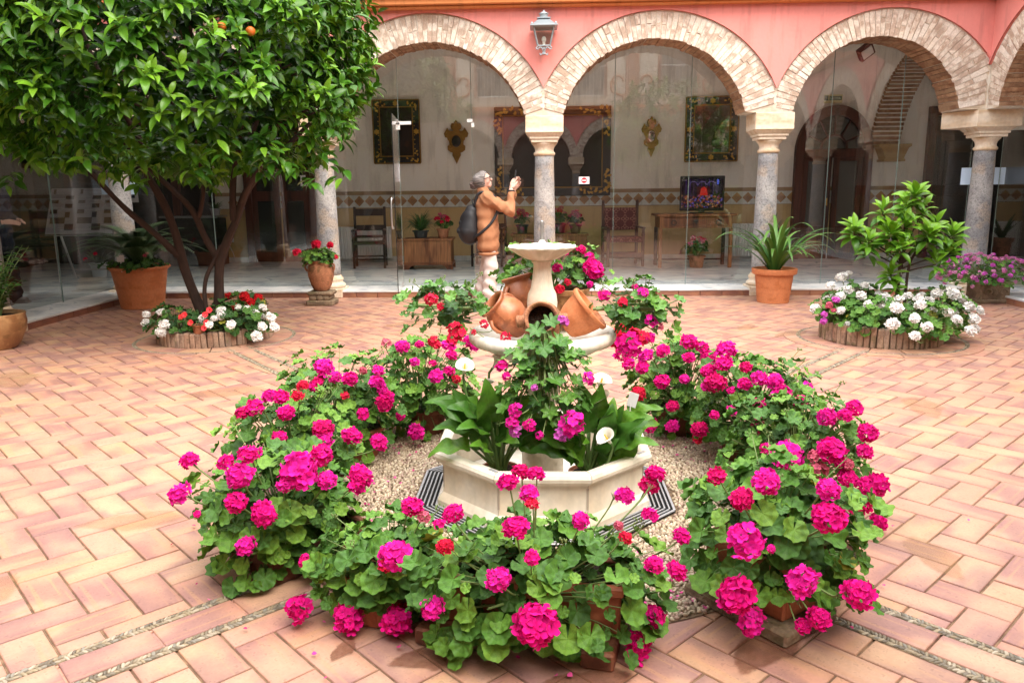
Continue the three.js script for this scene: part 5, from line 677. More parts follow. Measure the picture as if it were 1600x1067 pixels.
calla('calla lily with broad dark leaves and pale flowers in the left of the basin', [-0.2, 0.066, -3.5], 501, [...callaFan(61, 19, 0.29, -0.03), [-0.13, 0.27, 0.1, -1.3, 1, 0.12], [-0.1, 0.33, 0.06, -0.95, 1.02, 0.45], [-0.06, 0.38, -0.02, -0.5, 0.95, 0.8], [0.05, 0.37, -0.03, 0.6, 0.95, 0.75], [0.1, 0.34, 0.04, 1.1, 1, 0.3], [0.1, 0.28, 0.1, 1.5, 0.9, 0.1], [-0.04, 0.25, 0.14, -0.3, 0.75, 0.75], [0.02, 0.3, 0.12, 0.3, 0.8, 0.5], [0.0, 0.3, -0.12, 2.9, 0.9, 0.6], [-0.12, 0.3, -0.1, -2.2, 0.9, 0.5]], [[-0.155, 0.6, 0.05, 0.15, 0.75, 0.6, 1], [-0.03, 0.6, -0.05, 0.6, 0.9, 0.2, 0.85], [-0.05, 0.5, -0.02, 0.05, 1, 0.2, 0.75]]);
calla('calla lily with curled glossy leaves and white flowers in the right of the basin', [0.22, 0.066, -3.46], 511, [...callaFan(67, 17, 0.25, 0.02), [0.1, 0.28, 0.06, 1.2, 1, 0.3], [0.12, 0.33, -0.04, 0.9, 0.95, 0.6], [0.03, 0.34, 0.02, 0.2, 0.9, 0.85], [-0.05, 0.29, 0.08, -0.9, 0.95, 0.35], [-0.1, 0.26, 0.1, -1.1, 0.85, 0.3], [0.15, 0.3, -0.08, 1.7, 1, 0.35], [0.17, 0.36, -0.12, 1.3, 0.9, 0.45], [0.0, 0.32, -0.12, -2.6, 0.85, 0.6]], [[0.045, 0.52, 0.02, 0.1, 0.9, 0.5, 1.1], [0.085, 0.455, 0.05, -0.6, 0.85, 0.45, 1.05], [0.085, 0.32, 0.16, -0.45, 0.75, 0.6, 1.0]]);
{ const o = thing('plant_tag', 'white plant label standing among the right calla leaves', 'plant tag', [0.4, 0.4, -3.55], -0.3); part('card', cb(0.045, 0.07, 0.002, 0, 0.12, 0, 0.0005), M.paperW, o).rotation.z = -0.25; part('stake', rod([0, -0.28, 0], [0.02, 0.1, 0], 0.003, 5), M.paperW, o); }
// fallen petals on the pebbles
{ const r = rng(521), g = blade(0.012, (t) => 0.006 * Math.sin(PI * (t * 0.9 + 0.08)), { seg: 3, cols: [-1, 0, 1] }), list = []; for (let i = 0; i < 640; i++) { const a = r() * TAU, q = i < 540 ? 0.66 + 0.58 * Math.sqrt(r()) : 1.3 + 0.7 * r() * r(); list.push(mat4(CX + Math.cos(a) * q, 0.0155, CZ + Math.sin(a) * q, (r() - 0.5) * 0.8, r() * TAU, (r() - 0.5) * 0.8, 0.9 + r() * 0.8)); } const im = scatter('fallen_petals', list, g, mk(0xffffff, { side: THREE.DoubleSide, roughness: 0.7 }), scene, [[0.62, 0.02, 0.2], [0.55, 0.05, 0.22], [0.66, 0.1, 0.3], [0.4, 0.02, 0.12]], 523); tag(im, 'fallen magenta petals scattered over the pebbles', 'petals', null, 'stuff'); }

// ---------------------------------------------------------------- beds of upright old bricks
function bed(b, label, seed, h, shownAll) {
  const o = thing('brick_bed', label, 'flower bed', [b.x, 0, b.z]), r = rng(seed), n = Math.round(TAU * (b.r - 0.03) / 0.053), gs = [];
  const geos = Array.from({ length: 6 }, () => { const g = cbox(0.047 + r() * 0.005, h + (r() - 0.5) * 0.03, 0.1, 0.007, 2, r(), r()); const p = g.attributes.position; for (let i = 0; i < p.count; i++) if (p.getY(i) > 0) p.setY(i, p.getY(i) + Math.sin(p.getX(i) * 90 + seed) * 0.004); return g; });
  for (let i = 0; i < n; i++) { const a = i / n * TAU + (r() - 0.5) * 0.012, q = b.r - 0.05 + (r() - 0.5) * 0.012; const m = part('brick', geos[r() * 6 | 0], M.oldBrick[r() * 5 | 0], o); m.position.set(Math.sin(a) * q, h / 2 + (r() - 0.5) * 0.01, Math.cos(a) * q); m.rotation.set((r() - 0.5) * 0.05, a, (r() - 0.5) * 0.05); }
  part('soil', at(new THREE.CircleGeometry(b.r - 0.08, 40), 0, h * 0.78, 0, -PI / 2), M.soil, o); return o;
}
bed(BED[0], 'round bed of upright worn bricks under the orange tree', 601, 0.15);
bed(BED[1], 'round bed of upright worn bricks under the small orange tree', 603, 0.19);
bed(BED[2], 'round bed of upright bricks beside the camera on the left, seen only in the glass', 605, 0.15);
bed(BED[3], 'round bed of upright bricks beside the camera on the right, seen only in the glass', 607, 0.15);

// ---------------------------------------------------------------- orange tree
const orangeLeaf = [0, 1, 2].map((i) => blade(1, (t) => 0.205 * Math.pow(Math.sin(PI * Math.pow(t * 0.97 + 0.015, 0.85)), 0.9), { seg: 6, fold: 0.42, curl: 0.35 + 0.3 * i, cols: [-1, 0, 1] }));
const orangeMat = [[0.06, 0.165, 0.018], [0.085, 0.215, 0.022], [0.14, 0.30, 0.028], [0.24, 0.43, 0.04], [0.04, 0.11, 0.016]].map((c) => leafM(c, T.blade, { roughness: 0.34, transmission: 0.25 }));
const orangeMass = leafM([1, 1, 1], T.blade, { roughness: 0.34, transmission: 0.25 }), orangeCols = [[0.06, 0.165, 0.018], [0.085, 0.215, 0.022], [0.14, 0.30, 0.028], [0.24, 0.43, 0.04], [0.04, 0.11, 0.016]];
function crownLeaves(seed, center, rx, y0, y1, shoots, cut) {
  const r = rng(seed), out = [], h = (y1 - y0) / 2, cy = (y0 + y1) / 2;
  for (let i = 0; i < shoots; i++) {
    let d; do { d = V(r() * 2 - 1, r() * 2 - 1, r() * 2 - 1); } while (d.lengthSq() > 1 || d.lengthSq() < 0.05); d.normalize();
    if (d.y > 0.55 && r() < 0.5) continue;
    const hh = Math.hypot(d.x, d.z), q = 1 / Math.pow(Math.pow(hh, 3.2) + Math.pow(Math.abs(d.y), 3.2), 1 / 3.2); // drum-like
    const a = Math.atan2(d.z, d.x), lump = 1 + 0.05 * Math.sin(a * 7 + d.y * 5 + seed) + 0.05 * Math.sin(a * 13 - d.y * 9) + 0.03 * Math.sin(d.y * 17 + a * 4), inn = r() < 0.3 ? 0.62 + 0.26 * r() : 0.9 + 0.12 * r(), k = q * lump * inn;
    const p = V(d.x * rx * k, cy - 0 + d.y * h * k, d.z * rx * k); p.y -= 0.1 * Math.max(0, -d.y) * Math.sin(a * 3 + 1);
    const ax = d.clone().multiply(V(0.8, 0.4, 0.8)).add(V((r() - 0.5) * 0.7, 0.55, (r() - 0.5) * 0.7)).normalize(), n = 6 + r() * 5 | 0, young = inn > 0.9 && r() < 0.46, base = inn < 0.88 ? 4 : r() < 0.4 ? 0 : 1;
    const t1 = new THREE.Vector3().crossVectors(ax, V(0.3, 1, 0.2)).normalize(), t2 = new THREE.Vector3().crossVectors(ax, t1);
    for (let k2 = 0; k2 < n; k2++) {
      const b = k2 * 2.4 + r() * 0.5, f = k2 / n, tilt = lerp(1.5, 0.5, f) + (r() - 0.5) * 0.3, dir = ax.clone().multiplyScalar(Math.cos(tilt)).addScaledVector(t1, Math.sin(tilt) * Math.cos(b)).addScaledVector(t2, Math.sin(tilt) * Math.sin(b)).add(V(0, -0.28 * (1 - f), 0)).normalize();
      const pp = p.clone().addScaledVector(ax, 0.1 * f - 0.06); const up = ax.clone().add(V(0, 0.6, 0)); const L = (0.115 + 0.06 * r()) * (young && f > 0.5 ? 0.85 : 1);
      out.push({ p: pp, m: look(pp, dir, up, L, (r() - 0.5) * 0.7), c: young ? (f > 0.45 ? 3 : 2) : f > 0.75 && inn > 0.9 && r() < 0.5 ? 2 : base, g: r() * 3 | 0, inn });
    }
  }
  return out;
}
function orangeTree(label, pos, seed, shoots, own, fruit) {
  const o = thing('orange_tree', label, 'orange tree', pos), r = rng(seed + 1), Z = 0;
  const limbs = [[[[0.05, 0.1, 0.02], [0.06, 0.45, 0], [0.1, 0.78, 0], [0.2, 1.0, 0], [0.3, 1.22, 0], [0.42, 1.5, -0.02], [0.75, 1.85, -0.1], [1.05, 2.15, -0.2]], 0.082, 0.03], [[[0.29, 1.2, 0], [0.3, 1.42, 0.02], [0.32, 1.65, 0], [0.5, 2.2, 0.1]], 0.056, 0.025], [[[0.36, 1.38, 0], [0.5, 1.55, 0.12], [0.75, 1.78, 0.3], [1.0, 2.1, 0.6]], 0.042, 0.02], [[[0.1, 0.8, 0], [-0.02, 1.05, 0.02], [-0.12, 1.3, 0.04], [-0.28, 1.5, 0.05], [-0.45, 1.66, 0.06], [-0.7, 2.0, 0.2]], 0.05, 0.028], [[[-0.06, 1.24, 0.03], [0.0, 1.4, 0.06], [0.04, 1.6, 0.08], [0.08, 2.0, 0.3]], 0.032, 0.018],
    [[[-0.08, 0.1, -0.04], [-0.2, 0.42, -0.05], [-0.29, 0.75, -0.04], [-0.33, 1.05, -0.02], [-0.42, 1.35, 0], [-0.58, 1.68, 0.0], [-0.85, 2.1, -0.1]], 0.08, 0.035], [[[-0.32, 0.85, -0.02], [-0.52, 1.08, 0.06], [-0.75, 1.34, 0.14], [-1.02, 1.7, 0.2], [-1.3, 2.1, 0.3]], 0.05, 0.025], [[[0.0, 0.1, 0.08], [-0.05, 0.4, 0.1], [-0.02, 0.62, 0.08], [0.06, 0.82, 0.03], [0.12, 0.96, 0.0]], 0.034, 0.026], [[[-0.1, 1.9, 0], [0, 2.6, -0.1], [0.1, 3.4, 0]], 0.05, 0.02], [[[0.5, 2.0, 0], [0.7, 2.6, -0.3], [0.9, 3.2, -0.4]], 0.04, 0.015], [[[-0.6, 2.0, 0], [-0.8, 2.7, 0.3], [-0.9, 3.3, 0.4]], 0.04, 0.015]];
  for (const [p, a, b] of limbs) part(p[0][1] < 0.2 ? 'trunk' : 'branch', tube(p.map(([x, y, z]) => V(x + (r() - 0.5) * 0.02, y, z)), (t) => 0.7 * lerp(a, b, t) * (1 + 0.06 * Math.sin(t * 23)), 26, 12), M.bark, o);
  const tw = []; for (let i = 0; i < 60; i++) { const a = r() * TAU, q = 0.6 + 0.9 * r(), y = 1.95 + r() * 1.6; tw.push(tube([[Math.cos(a) * q * 0.4, y - 0.25, Math.sin(a) * q * 0.4], [Math.cos(a) * q * 0.8, y, Math.sin(a) * q * 0.8], [Math.cos(a) * q * 1.1, y + 0.1, Math.sin(a) * q * 1.1]], [0.014, 0.005], 6, 5, false)); }
  part('twigs', tw, M.bark, o).userData.kind = 'stuff';
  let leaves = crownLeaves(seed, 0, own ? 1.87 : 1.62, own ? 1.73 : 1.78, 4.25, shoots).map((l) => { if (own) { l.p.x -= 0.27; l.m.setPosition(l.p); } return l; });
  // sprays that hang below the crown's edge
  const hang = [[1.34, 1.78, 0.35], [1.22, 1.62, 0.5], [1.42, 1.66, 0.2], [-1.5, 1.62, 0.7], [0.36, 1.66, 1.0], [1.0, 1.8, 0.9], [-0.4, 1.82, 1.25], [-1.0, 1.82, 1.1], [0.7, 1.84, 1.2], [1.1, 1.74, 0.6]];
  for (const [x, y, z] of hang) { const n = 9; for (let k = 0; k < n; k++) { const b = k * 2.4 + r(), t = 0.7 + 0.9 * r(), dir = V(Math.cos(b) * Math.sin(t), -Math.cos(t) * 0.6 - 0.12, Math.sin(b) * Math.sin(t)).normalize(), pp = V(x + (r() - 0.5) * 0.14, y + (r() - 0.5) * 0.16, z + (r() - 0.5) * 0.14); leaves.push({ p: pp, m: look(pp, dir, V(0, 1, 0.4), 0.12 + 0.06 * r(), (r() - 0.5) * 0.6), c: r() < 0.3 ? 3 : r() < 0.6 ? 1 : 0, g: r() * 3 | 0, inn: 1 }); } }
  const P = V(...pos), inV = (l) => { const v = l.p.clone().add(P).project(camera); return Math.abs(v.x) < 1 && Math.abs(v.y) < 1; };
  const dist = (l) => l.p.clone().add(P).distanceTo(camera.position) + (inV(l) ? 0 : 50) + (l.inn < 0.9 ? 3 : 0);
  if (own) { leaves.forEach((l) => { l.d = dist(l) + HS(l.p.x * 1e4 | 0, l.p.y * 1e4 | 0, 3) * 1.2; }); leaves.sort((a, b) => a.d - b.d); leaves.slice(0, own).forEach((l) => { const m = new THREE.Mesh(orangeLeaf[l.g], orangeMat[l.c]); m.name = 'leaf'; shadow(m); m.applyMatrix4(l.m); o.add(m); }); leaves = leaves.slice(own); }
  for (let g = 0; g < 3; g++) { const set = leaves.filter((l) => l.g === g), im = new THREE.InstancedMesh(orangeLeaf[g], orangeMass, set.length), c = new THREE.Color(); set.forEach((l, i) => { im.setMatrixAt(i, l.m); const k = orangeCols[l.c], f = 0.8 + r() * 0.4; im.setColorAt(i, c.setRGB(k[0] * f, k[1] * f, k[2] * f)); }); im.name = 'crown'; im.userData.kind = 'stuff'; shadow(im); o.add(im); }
  const om = mk(lin(0.52, 0.125, 0.01), { roughness: 0.5, bumpMap: T.plasterB, bumpScale: 0.002 });
  for (const [x, y, z] of fruit) part('orange', ball(0.038, x, y, z, [1, 0.95, 1], 16), om, o);
  return o;
}
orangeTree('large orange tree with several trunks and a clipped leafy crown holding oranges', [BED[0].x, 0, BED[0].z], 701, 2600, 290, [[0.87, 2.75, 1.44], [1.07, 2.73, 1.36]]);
orangeTree('orange tree beside the camera on the left, mirrored in the gallery glass', [BED[2].x, 0, BED[2].z], 711, 800, 0, [[0.5, 2.9, -1.4], [-0.6, 2.6, -1.4], [1.3, 2.4, -0.8]]);
orangeTree('orange tree beside the camera on the right, mirrored in the gallery glass', [BED[3].x, 0, BED[3].z], 721, 800, 0, [[-0.9, 2.6, -1.3], [0.3, 2.9, -1.45], [0.1, 2.3, -1.4], [-1.3, 3.0, -0.8]]);
{ // small orange tree
  const o = thing('orange_tree', 'small young orange tree with bright green leaf whorls above white geraniums', 'orange tree', [3.5, 0, -7.66]), r = rng(731);
  const cl = [[0.05, 1.36, 0, 0.15, 26], [-0.05, 1.28, 0.06, 0.12, 18], [-0.24, 1.22, 0.02, 0.12, 20], [0.16, 1.25, -0.02, 0.12, 14], [-0.5, 1.05, 0.05, 0.14, 24], [-0.38, 0.95, 0.1, 0.12, 20], [-0.2, 1.02, 0.14, 0.15, 28], [-0.06, 1.1, 0.1, 0.14, 22], [-0.12, 0.9, 0.2, 0.12, 20], [0.16, 1.0, 0.12, 0.15, 28], [0.28, 1.08, 0.0, 0.13, 18], [0.42, 1.0, 0.04, 0.13, 20], [0.38, 0.85, 0.1, 0.12, 18], [-0.16, 0.64, 0.12, 0.13, 20], [-0.1, 0.52, 0.1, 0.1, 14], [0.26, 0.74, 0.12, 0.12, 16], [-0.3, 0.85, -0.08, 0.12, 14]];
  part('trunk', tube([[-0.03, 0.1, 0], [-0.03, 0.45, 0.01], [-0.02, 0.8, 0], [0.0, 1.1, 0], [0.0, 1.42, 0]], [0.021, 0.009], 16, 8), M.bark, o); part('trunk', tube([[0.05, 0.1, 0.02], [0.045, 0.5, 0.02], [0.06, 0.75, 0.03], [0.2, 1.05, 0.05]], [0.019, 0.009], 16, 8), M.bark, o);
  for (const [x, y, z, s, n] of cl) {
    part('branch', tube([[0, lerp(0.6, y, 0.35), 0], [x * 0.5, lerp(0.6, y, 0.7), z * 0.5], [x, y, z]], [0.01, 0.005], 8, 5, false), M.bark, o);
    for (let k = 0; k < n; k++) { const f = k / n, b = k * 2.4 + r(), t = lerp(2.15, 0.35, f) + (r() - 0.5) * 0.6, dir = V(Math.cos(b) * Math.sin(t) + x * 0.3, Math.cos(t), Math.sin(b) * Math.sin(t)).normalize(), pp = V(x, y + s * (f - 0.6) * 0.7, z).addScaledVector(dir, 0.012); const m = new THREE.Mesh(orangeLeaf[r() * 3 | 0], orangeMat[f > 0.55 ? 3 : f > 0.2 ? 2 : r() < 0.5 ? 1 : 2]); m.name = 'leaf'; shadow(m); m.applyMatrix4(look(pp, dir, V(0, 1, 0.5), s * (0.95 + 0.35 * r()), (r() - 0.5) * 0.5)); o.add(m); }
  }
}

// ---------------------------------------------------------------- white geraniums in the beds
function spread(seed, n, cx, cz, R0, y0, y1, s0, s1) { const r = rng(seed), a = []; for (let i = 0; i < n; i++) { const t = i * 2.39996 + r(), q = R0 * Math.sqrt((i + 0.5) / n); a.push([cx + Math.cos(t) * q, lerp(y1, y0, Math.pow(q / R0, 2)) + (r() - 0.5) * 0.05, cz + Math.sin(t) * q, lerp(s0, s1, r()), 0]); } return a; }
const bedMat = [[0.10, 0.235, 0.035], [0.075, 0.19, 0.035], [0.14, 0.29, 0.045], [0.045, 0.12, 0.03], [0.17, 0.32, 0.055], [0.085, 0.21, 0.04]].map((c) => leafM(c, T.ger, { roughness: 0.6 }));
geranium('white_geranium', 'front mass of white geraniums spilling over the bricks of the bed under the small tree', [3.4, 0.15, -7.42], { c: [3.38, 0.24, -7.34], r: [0.56, 0.19, 0.36], n: 290, size: 0.044, seed: 801, mats: bedMat, hm: [petWhite], low: -0.6, heads: spread(803, 24, 3.4, -7.24, 0.54, 0.16, 0.46, 0.075, 0.115) });
geranium('white_geranium', 'white geraniums at the left back of the bed, tall heads beside the small tree trunk', [3.12, 0.15, -7.8], { c: [3.1, 0.3, -7.75], r: [0.36, 0.22, 0.3], n: 190, size: 0.042, seed: 811, mats: bedMat, hm: [petWhite], low: -0.4, heads: [...spread(813, 18, 3.08, -7.64, 0.38, 0.3, 0.52, 0.065, 0.105), [2.84, 0.52, -7.7, 0.09, 0], [2.96, 0.6, -7.75, 0.1, 0], [3.05, 0.63, -7.8, 0.06, 0]] });
geranium('white_geranium', 'white geraniums on the right of the bed beside the pink flowers', [3.75, 0.15, -7.75], { c: [3.86, 0.28, -7.7], r: [0.34, 0.22, 0.34], n: 190, size: 0.042, seed: 821, mats: bedMat, hm: [petWhite], low: -0.5, heads: [...spread(823, 18, 3.88, -7.6, 0.38, 0.24, 0.5, 0.07, 0.11), [4.22, 0.3, -7.55, 0.07, 0], [4.12, 0.14, -7.4, 0.08, 0]] });
geranium('pink_pelargonium', 'purple-pink pelargonium at the left edge of the brick bed', [2.92, 0.15, -7.6], { c: [2.8, 0.28, -7.52], r: [0.12, 0.13, 0.12], n: 45, size: 0.034, seed: 831, mats: bedMat, hm: [petLilac, PET[2]], heads: [[2.75, 0.36, -7.45, 0.07, 0], [2.82, 0.41, -7.48, 0.07, 0], [2.7, 0.28, -7.42, 0.06, 0], [2.69, 0.22, -7.4, 0.06, 0], [2.78, 0.32, -7.42, 0.05, 0]] });
const shadeMat = [[0.045, 0.115, 0.03], [0.06, 0.15, 0.035], [0.08, 0.18, 0.035], [0.03, 0.08, 0.025], [0.10, 0.21, 0.04], [0.05, 0.13, 0.035]].map((c) => leafM(c, T.ger, { roughness: 0.6 }));  // darker copy of the bed greens, shade put into the leaf colour
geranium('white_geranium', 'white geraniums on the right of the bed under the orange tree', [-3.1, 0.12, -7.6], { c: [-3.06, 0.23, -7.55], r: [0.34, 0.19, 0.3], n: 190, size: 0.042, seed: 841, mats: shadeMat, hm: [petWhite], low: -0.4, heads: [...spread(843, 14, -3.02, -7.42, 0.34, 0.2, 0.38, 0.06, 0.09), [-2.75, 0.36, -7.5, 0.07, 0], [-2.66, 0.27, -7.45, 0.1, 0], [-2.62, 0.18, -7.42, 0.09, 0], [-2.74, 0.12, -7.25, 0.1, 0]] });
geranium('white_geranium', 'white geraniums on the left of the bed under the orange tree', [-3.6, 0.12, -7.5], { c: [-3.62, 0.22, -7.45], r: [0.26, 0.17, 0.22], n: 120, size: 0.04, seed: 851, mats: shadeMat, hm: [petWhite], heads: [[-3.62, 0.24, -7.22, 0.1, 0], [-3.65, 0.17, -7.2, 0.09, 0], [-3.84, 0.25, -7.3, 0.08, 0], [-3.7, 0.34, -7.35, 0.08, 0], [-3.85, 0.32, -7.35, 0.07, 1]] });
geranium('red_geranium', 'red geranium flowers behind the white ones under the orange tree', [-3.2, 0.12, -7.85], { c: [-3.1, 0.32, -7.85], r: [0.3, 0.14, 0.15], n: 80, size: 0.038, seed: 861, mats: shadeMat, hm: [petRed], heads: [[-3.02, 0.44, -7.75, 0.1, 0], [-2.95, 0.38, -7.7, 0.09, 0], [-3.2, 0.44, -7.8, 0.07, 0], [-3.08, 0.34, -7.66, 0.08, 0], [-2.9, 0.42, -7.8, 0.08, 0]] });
{ roundPot('small terracotta pot of red petunias set on the bricks under the orange tree', -3.32, -7.3, 0.12, 0.045, 0.11, M.potRed);
  const o = thing('petunia_plant', 'red petunias with open trumpet flowers in the small terracotta pot', 'petunia', [-3.32, 0.21, -7.3]), r = rng(871), tr = (() => { const pos = [], idx = [], S = 15, K = 4; for (let k = 0; k <= K; k++) for (let i = 0; i <= S; i++) { const t = k / K, a = i / S * TAU, q = 0.004 + 0.03 * t * t * (1 + 0.08 * Math.cos(a * 5)); pos.push(Math.cos(a) * q, 0.03 * t - 0.012 * t * t * t, Math.sin(a) * q); if (k && i < S) { const b = (k - 1) * (S + 1) + i, c = b + S + 1; idx.push(b, c, b + 1, b + 1, c, c + 1); } } const g = new THREE.BufferGeometry(); g.setAttribute('position', new THREE.Float32BufferAttribute(pos, 3)); g.setIndex(idx); g.computeVertexNormals(); return norm(g); })(), pm = mp(lin(0.72, 0.03, 0.04), { side: THREE.DoubleSide, roughness: 0.6 });
  for (const [x, y, z] of [[-0.1, 0.12, 0.05], [-0.03, 0.05, 0.09], [0.1, 0.12, 0.05], [0.12, 0.05, 0.08], [0.1, 0.0, 0.1], [0.13, 0.16, 0.02], [-0.16, 0.09, 0.0]]) { const f = part('flower', tr, pm, o); f.position.set(x, y, z); f.quaternion.setFromUnitVectors(V(0, 1, 0), V(x, 0.3, 1).normalize()); f.scale.setScalar(0.85); }
  for (let i = 0; i < 60; i++) { const a = r() * TAU, q = 0.05 + 0.1 * r(), l = new THREE.Mesh(orangeLeaf[i % 3], shadeMat[r() * 5 | 0]); l.name = 'leaf'; shadow(l); l.applyMatrix4(look(V(Math.cos(a) * q, r() * 0.12 - 0.02, Math.sin(a) * q), V(Math.cos(a), r() - 0.4, Math.sin(a)), V(0, 1, 0), 0.045)); o.add(l); }
  part('stem', [0, 1, 2, 3, 4, 5].map((i) => tube([[0, -0.03, 0], [Math.cos(i) * 0.06, 0.03, Math.sin(i) * 0.06], [Math.cos(i) * 0.12, 0.07, Math.sin(i) * 0.12]], 0.003, 5, 4)), stemMat, o); }

// ---------------------------------------------------------------- other potted plants
{ // big terracotta tub with a sago palm
  const o = thing('terracotta_tub', 'large orange terracotta tub with wavy rim left of the orange tree', 'pot', [-5.26, 0, -9.98]);
  const g = lathe([[0, 0.004], [0.255, 0], [0.265, 0.01], [0.3, 0.25], [0.338, 0.48], [0.352, 0.5], [0.372, 0.515], [0.38, 0.53], [0.374, 0.542], [0.35, 0.545], [0.33, 0.53], [0.32, 0.47], [0, 0.47]], 72, 1.4), p = g.attributes.position; for (let i = 0; i < p.count; i++) { const q = Math.hypot(p.getX(i), p.getZ(i)), y = p.getY(i); if (q > 0.345 && y > 0.49) { const k = 1 + 0.02 * Math.sin(Math.atan2(p.getZ(i), p.getX(i)) * 16); p.setX(i, p.getX(i) * k); p.setZ(i, p.getZ(i) * k); p.setY(i, y + 0.006 * Math.sin(Math.atan2(p.getZ(i), p.getX(i)) * 16)); } } g.computeVertexNormals();
  part('tub_body', g, M.potClean, o); part('soil', at(new THREE.CircleGeometry(0.32, 32), 0, 0.5, 0, -PI / 2), M.soil, o);
  const s = thing('sago_palm', 'dark green sago palm with stiff feathery fronds in the large terracotta tub', 'sago palm', [-5.26, 0.5, -9.98]), r = rng(881), fm = [[0.025, 0.06, 0.02], [0.035, 0.085, 0.025], [0.06, 0.115, 0.045]].map((c) => mk(lin(...c), { roughness: 0.4, side: THREE.DoubleSide }));
  for (let i = 0; i < 40; i++) { const a = i * 2.4 + r() * 0.3, el = lerp(1.5, 0.8, Math.pow(i / 40, 0.8)), L = 0.72 + 0.2 * r(), pts = []; for (let k = 0; k <= 8; k++) { const t = k / 8, e = el - 0.6 * t * t; pts.push(V(Math.cos(a) * Math.cos(e) * L * t, Math.sin(e) * L * t * (1 - 0.1 * t), Math.sin(a) * Math.cos(e) * L * t)); }
    const cv = new THREE.CatmullRomCurve3(pts), gs = [tube(pts, [0.006, 0.002], 10, 4, false)]; const lf = blade(0.13, (t) => 0.0095 * (1 - t * 0.8), { seg: 2, cols: [-1, 1], curl: 0.2 }); for (let k = 3; k < 38; k++) { const t = k / 38, q = cv.getPointAt(t), tg = cv.getTangentAt(t), sd = new THREE.Vector3().crossVectors(tg, V(0, 1, 0)).normalize(), up = new THREE.Vector3().crossVectors(sd, tg); for (const w of [-1, 1]) gs.push(norm(lf.clone().applyMatrix4(look(q, sd.clone().multiplyScalar(w).addScaledVector(tg, 0.75).addScaledVector(up, 0.25), up, V(1, 1, Math.sin(PI * clamp(t, 0.12, 0.93)) * 0.95))))); }
    part('frond', gs, fm[r() * 3 | 0], s); }
  geranium('bedding_plant', 'low leafy bedding plants with a few red and pink flowers round the sago palm', [-5.26, 0.5, -9.98], { c: [-5.26, 0.55, -9.92], r: [0.36, 0.1, 0.34], n: 150, size: 0.04, seed: 891, mats: shadeMat, low: -0.2, heads: [[-5.8, 0.66, -9.7, 0.05, 1], [-5.72, 0.72, -9.8, 0.045, 1], [-5.0, 0.7, -9.65, 0.05, 2], [-4.97, 0.73, -9.66, 0.04, 2]], cat: 'bedding plant' });
  const k = thing('plant_tag', 'small white plant tag among the bedding plants of the terracotta tub', 'plant tag', [-5.3, 0.62, -9.62]); part('card', cb(0.09, 0.085, 0.004, 0, 0.05, 0, 0.001), mk(lin(0.6, 0.55, 0.55)), k); part('stake', rod([0, -0.12, -0.003], [0, 0.05, -0.003], 0.005, 5), M.paperW, k);
}
{ // glazed pot with a bushy shrub at the left edge
  const o = thing('glazed_pot', 'honey-brown glazed pot with a bushy shrub at the left edge', 'pot', [-5.34, 0, -7.3]); part('pot_body', lathe([[0, 0.004], [0.15, 0], [0.165, 0.01], [0.21, 0.07], [0.262, 0.19], [0.272, 0.26], [0.262, 0.32], [0.27, 0.335], [0.262, 0.348], [0.24, 0.34], [0.24, 0.3], [0, 0.3]], 48, 1.5), M.potTan, o); part('soil', at(new THREE.CircleGeometry(0.24, 24), 0, 0.31, 0, -PI / 2), M.soil, o);
  const s = thing('leafy_shrub', 'dark narrow-leaved shrub in the honey-brown pot at the left edge', 'shrub', [-5.34, 0.3, -7.3]), r = rng(901), stems = [], mats = [[0.045, 0.12, 0.03], [0.065, 0.16, 0.035], [0.10, 0.21, 0.045]].map((c) => leafM(c, T.blade)); let cnt = 0; const rest = [];
  for (let i = 0; i < 34; i++) { const a = r() * TAU, q = 0.1 + 0.24 * r(), h = 0.28 + 0.42 * r(), pts = [V(Math.cos(a) * 0.05, 0, Math.sin(a) * 0.05), V(Math.cos(a) * q * 0.6, h * 0.6, Math.sin(a) * q * 0.6), V(Math.cos(a) * q * 1.25, h, Math.sin(a) * q * 1.25)]; stems.push(tube(pts, [0.006, 0.002], 8, 5, false)); const cv = new THREE.CatmullRomCurve3(pts); for (let k = 0; k < 15; k++) { const t = 0.25 + 0.75 * k / 15, p = cv.getPointAt(t), b = k * 2.4, m = look(p, V(Math.cos(b), 0.35 + 0.3 * r(), Math.sin(b)), V(0, 1, 0), 0.06 + 0.035 * r(), (r() - 0.5)); if (r() < 0.5 && cnt++ < 200) { const l = new THREE.Mesh(orangeLeaf[k % 3], mats[r() * 3 | 0]); l.name = 'leaf'; shadow(l); l.applyMatrix4(m); s.add(l); } else rest.push(norm(orangeLeaf[k % 3].clone().applyMatrix4(m))); } }
  part('foliage', rest, mats[1], s).userData.kind = 'stuff'; part('stem', stems, stemMat, s);
  const k = thing('plant_tag', 'white plant tag at the left edge in front of the shrub', 'plant tag', [-5.33, 0.4, -7.06]); part('card', cb(0.07, 0.1, 0.003, 0, 0.05, 0, 0.001), M.paperW, k); part('stake', rod([0, -0.1, -0.002], [0, 0.05, -0.002], 0.004, 5), M.paperW, k);
}
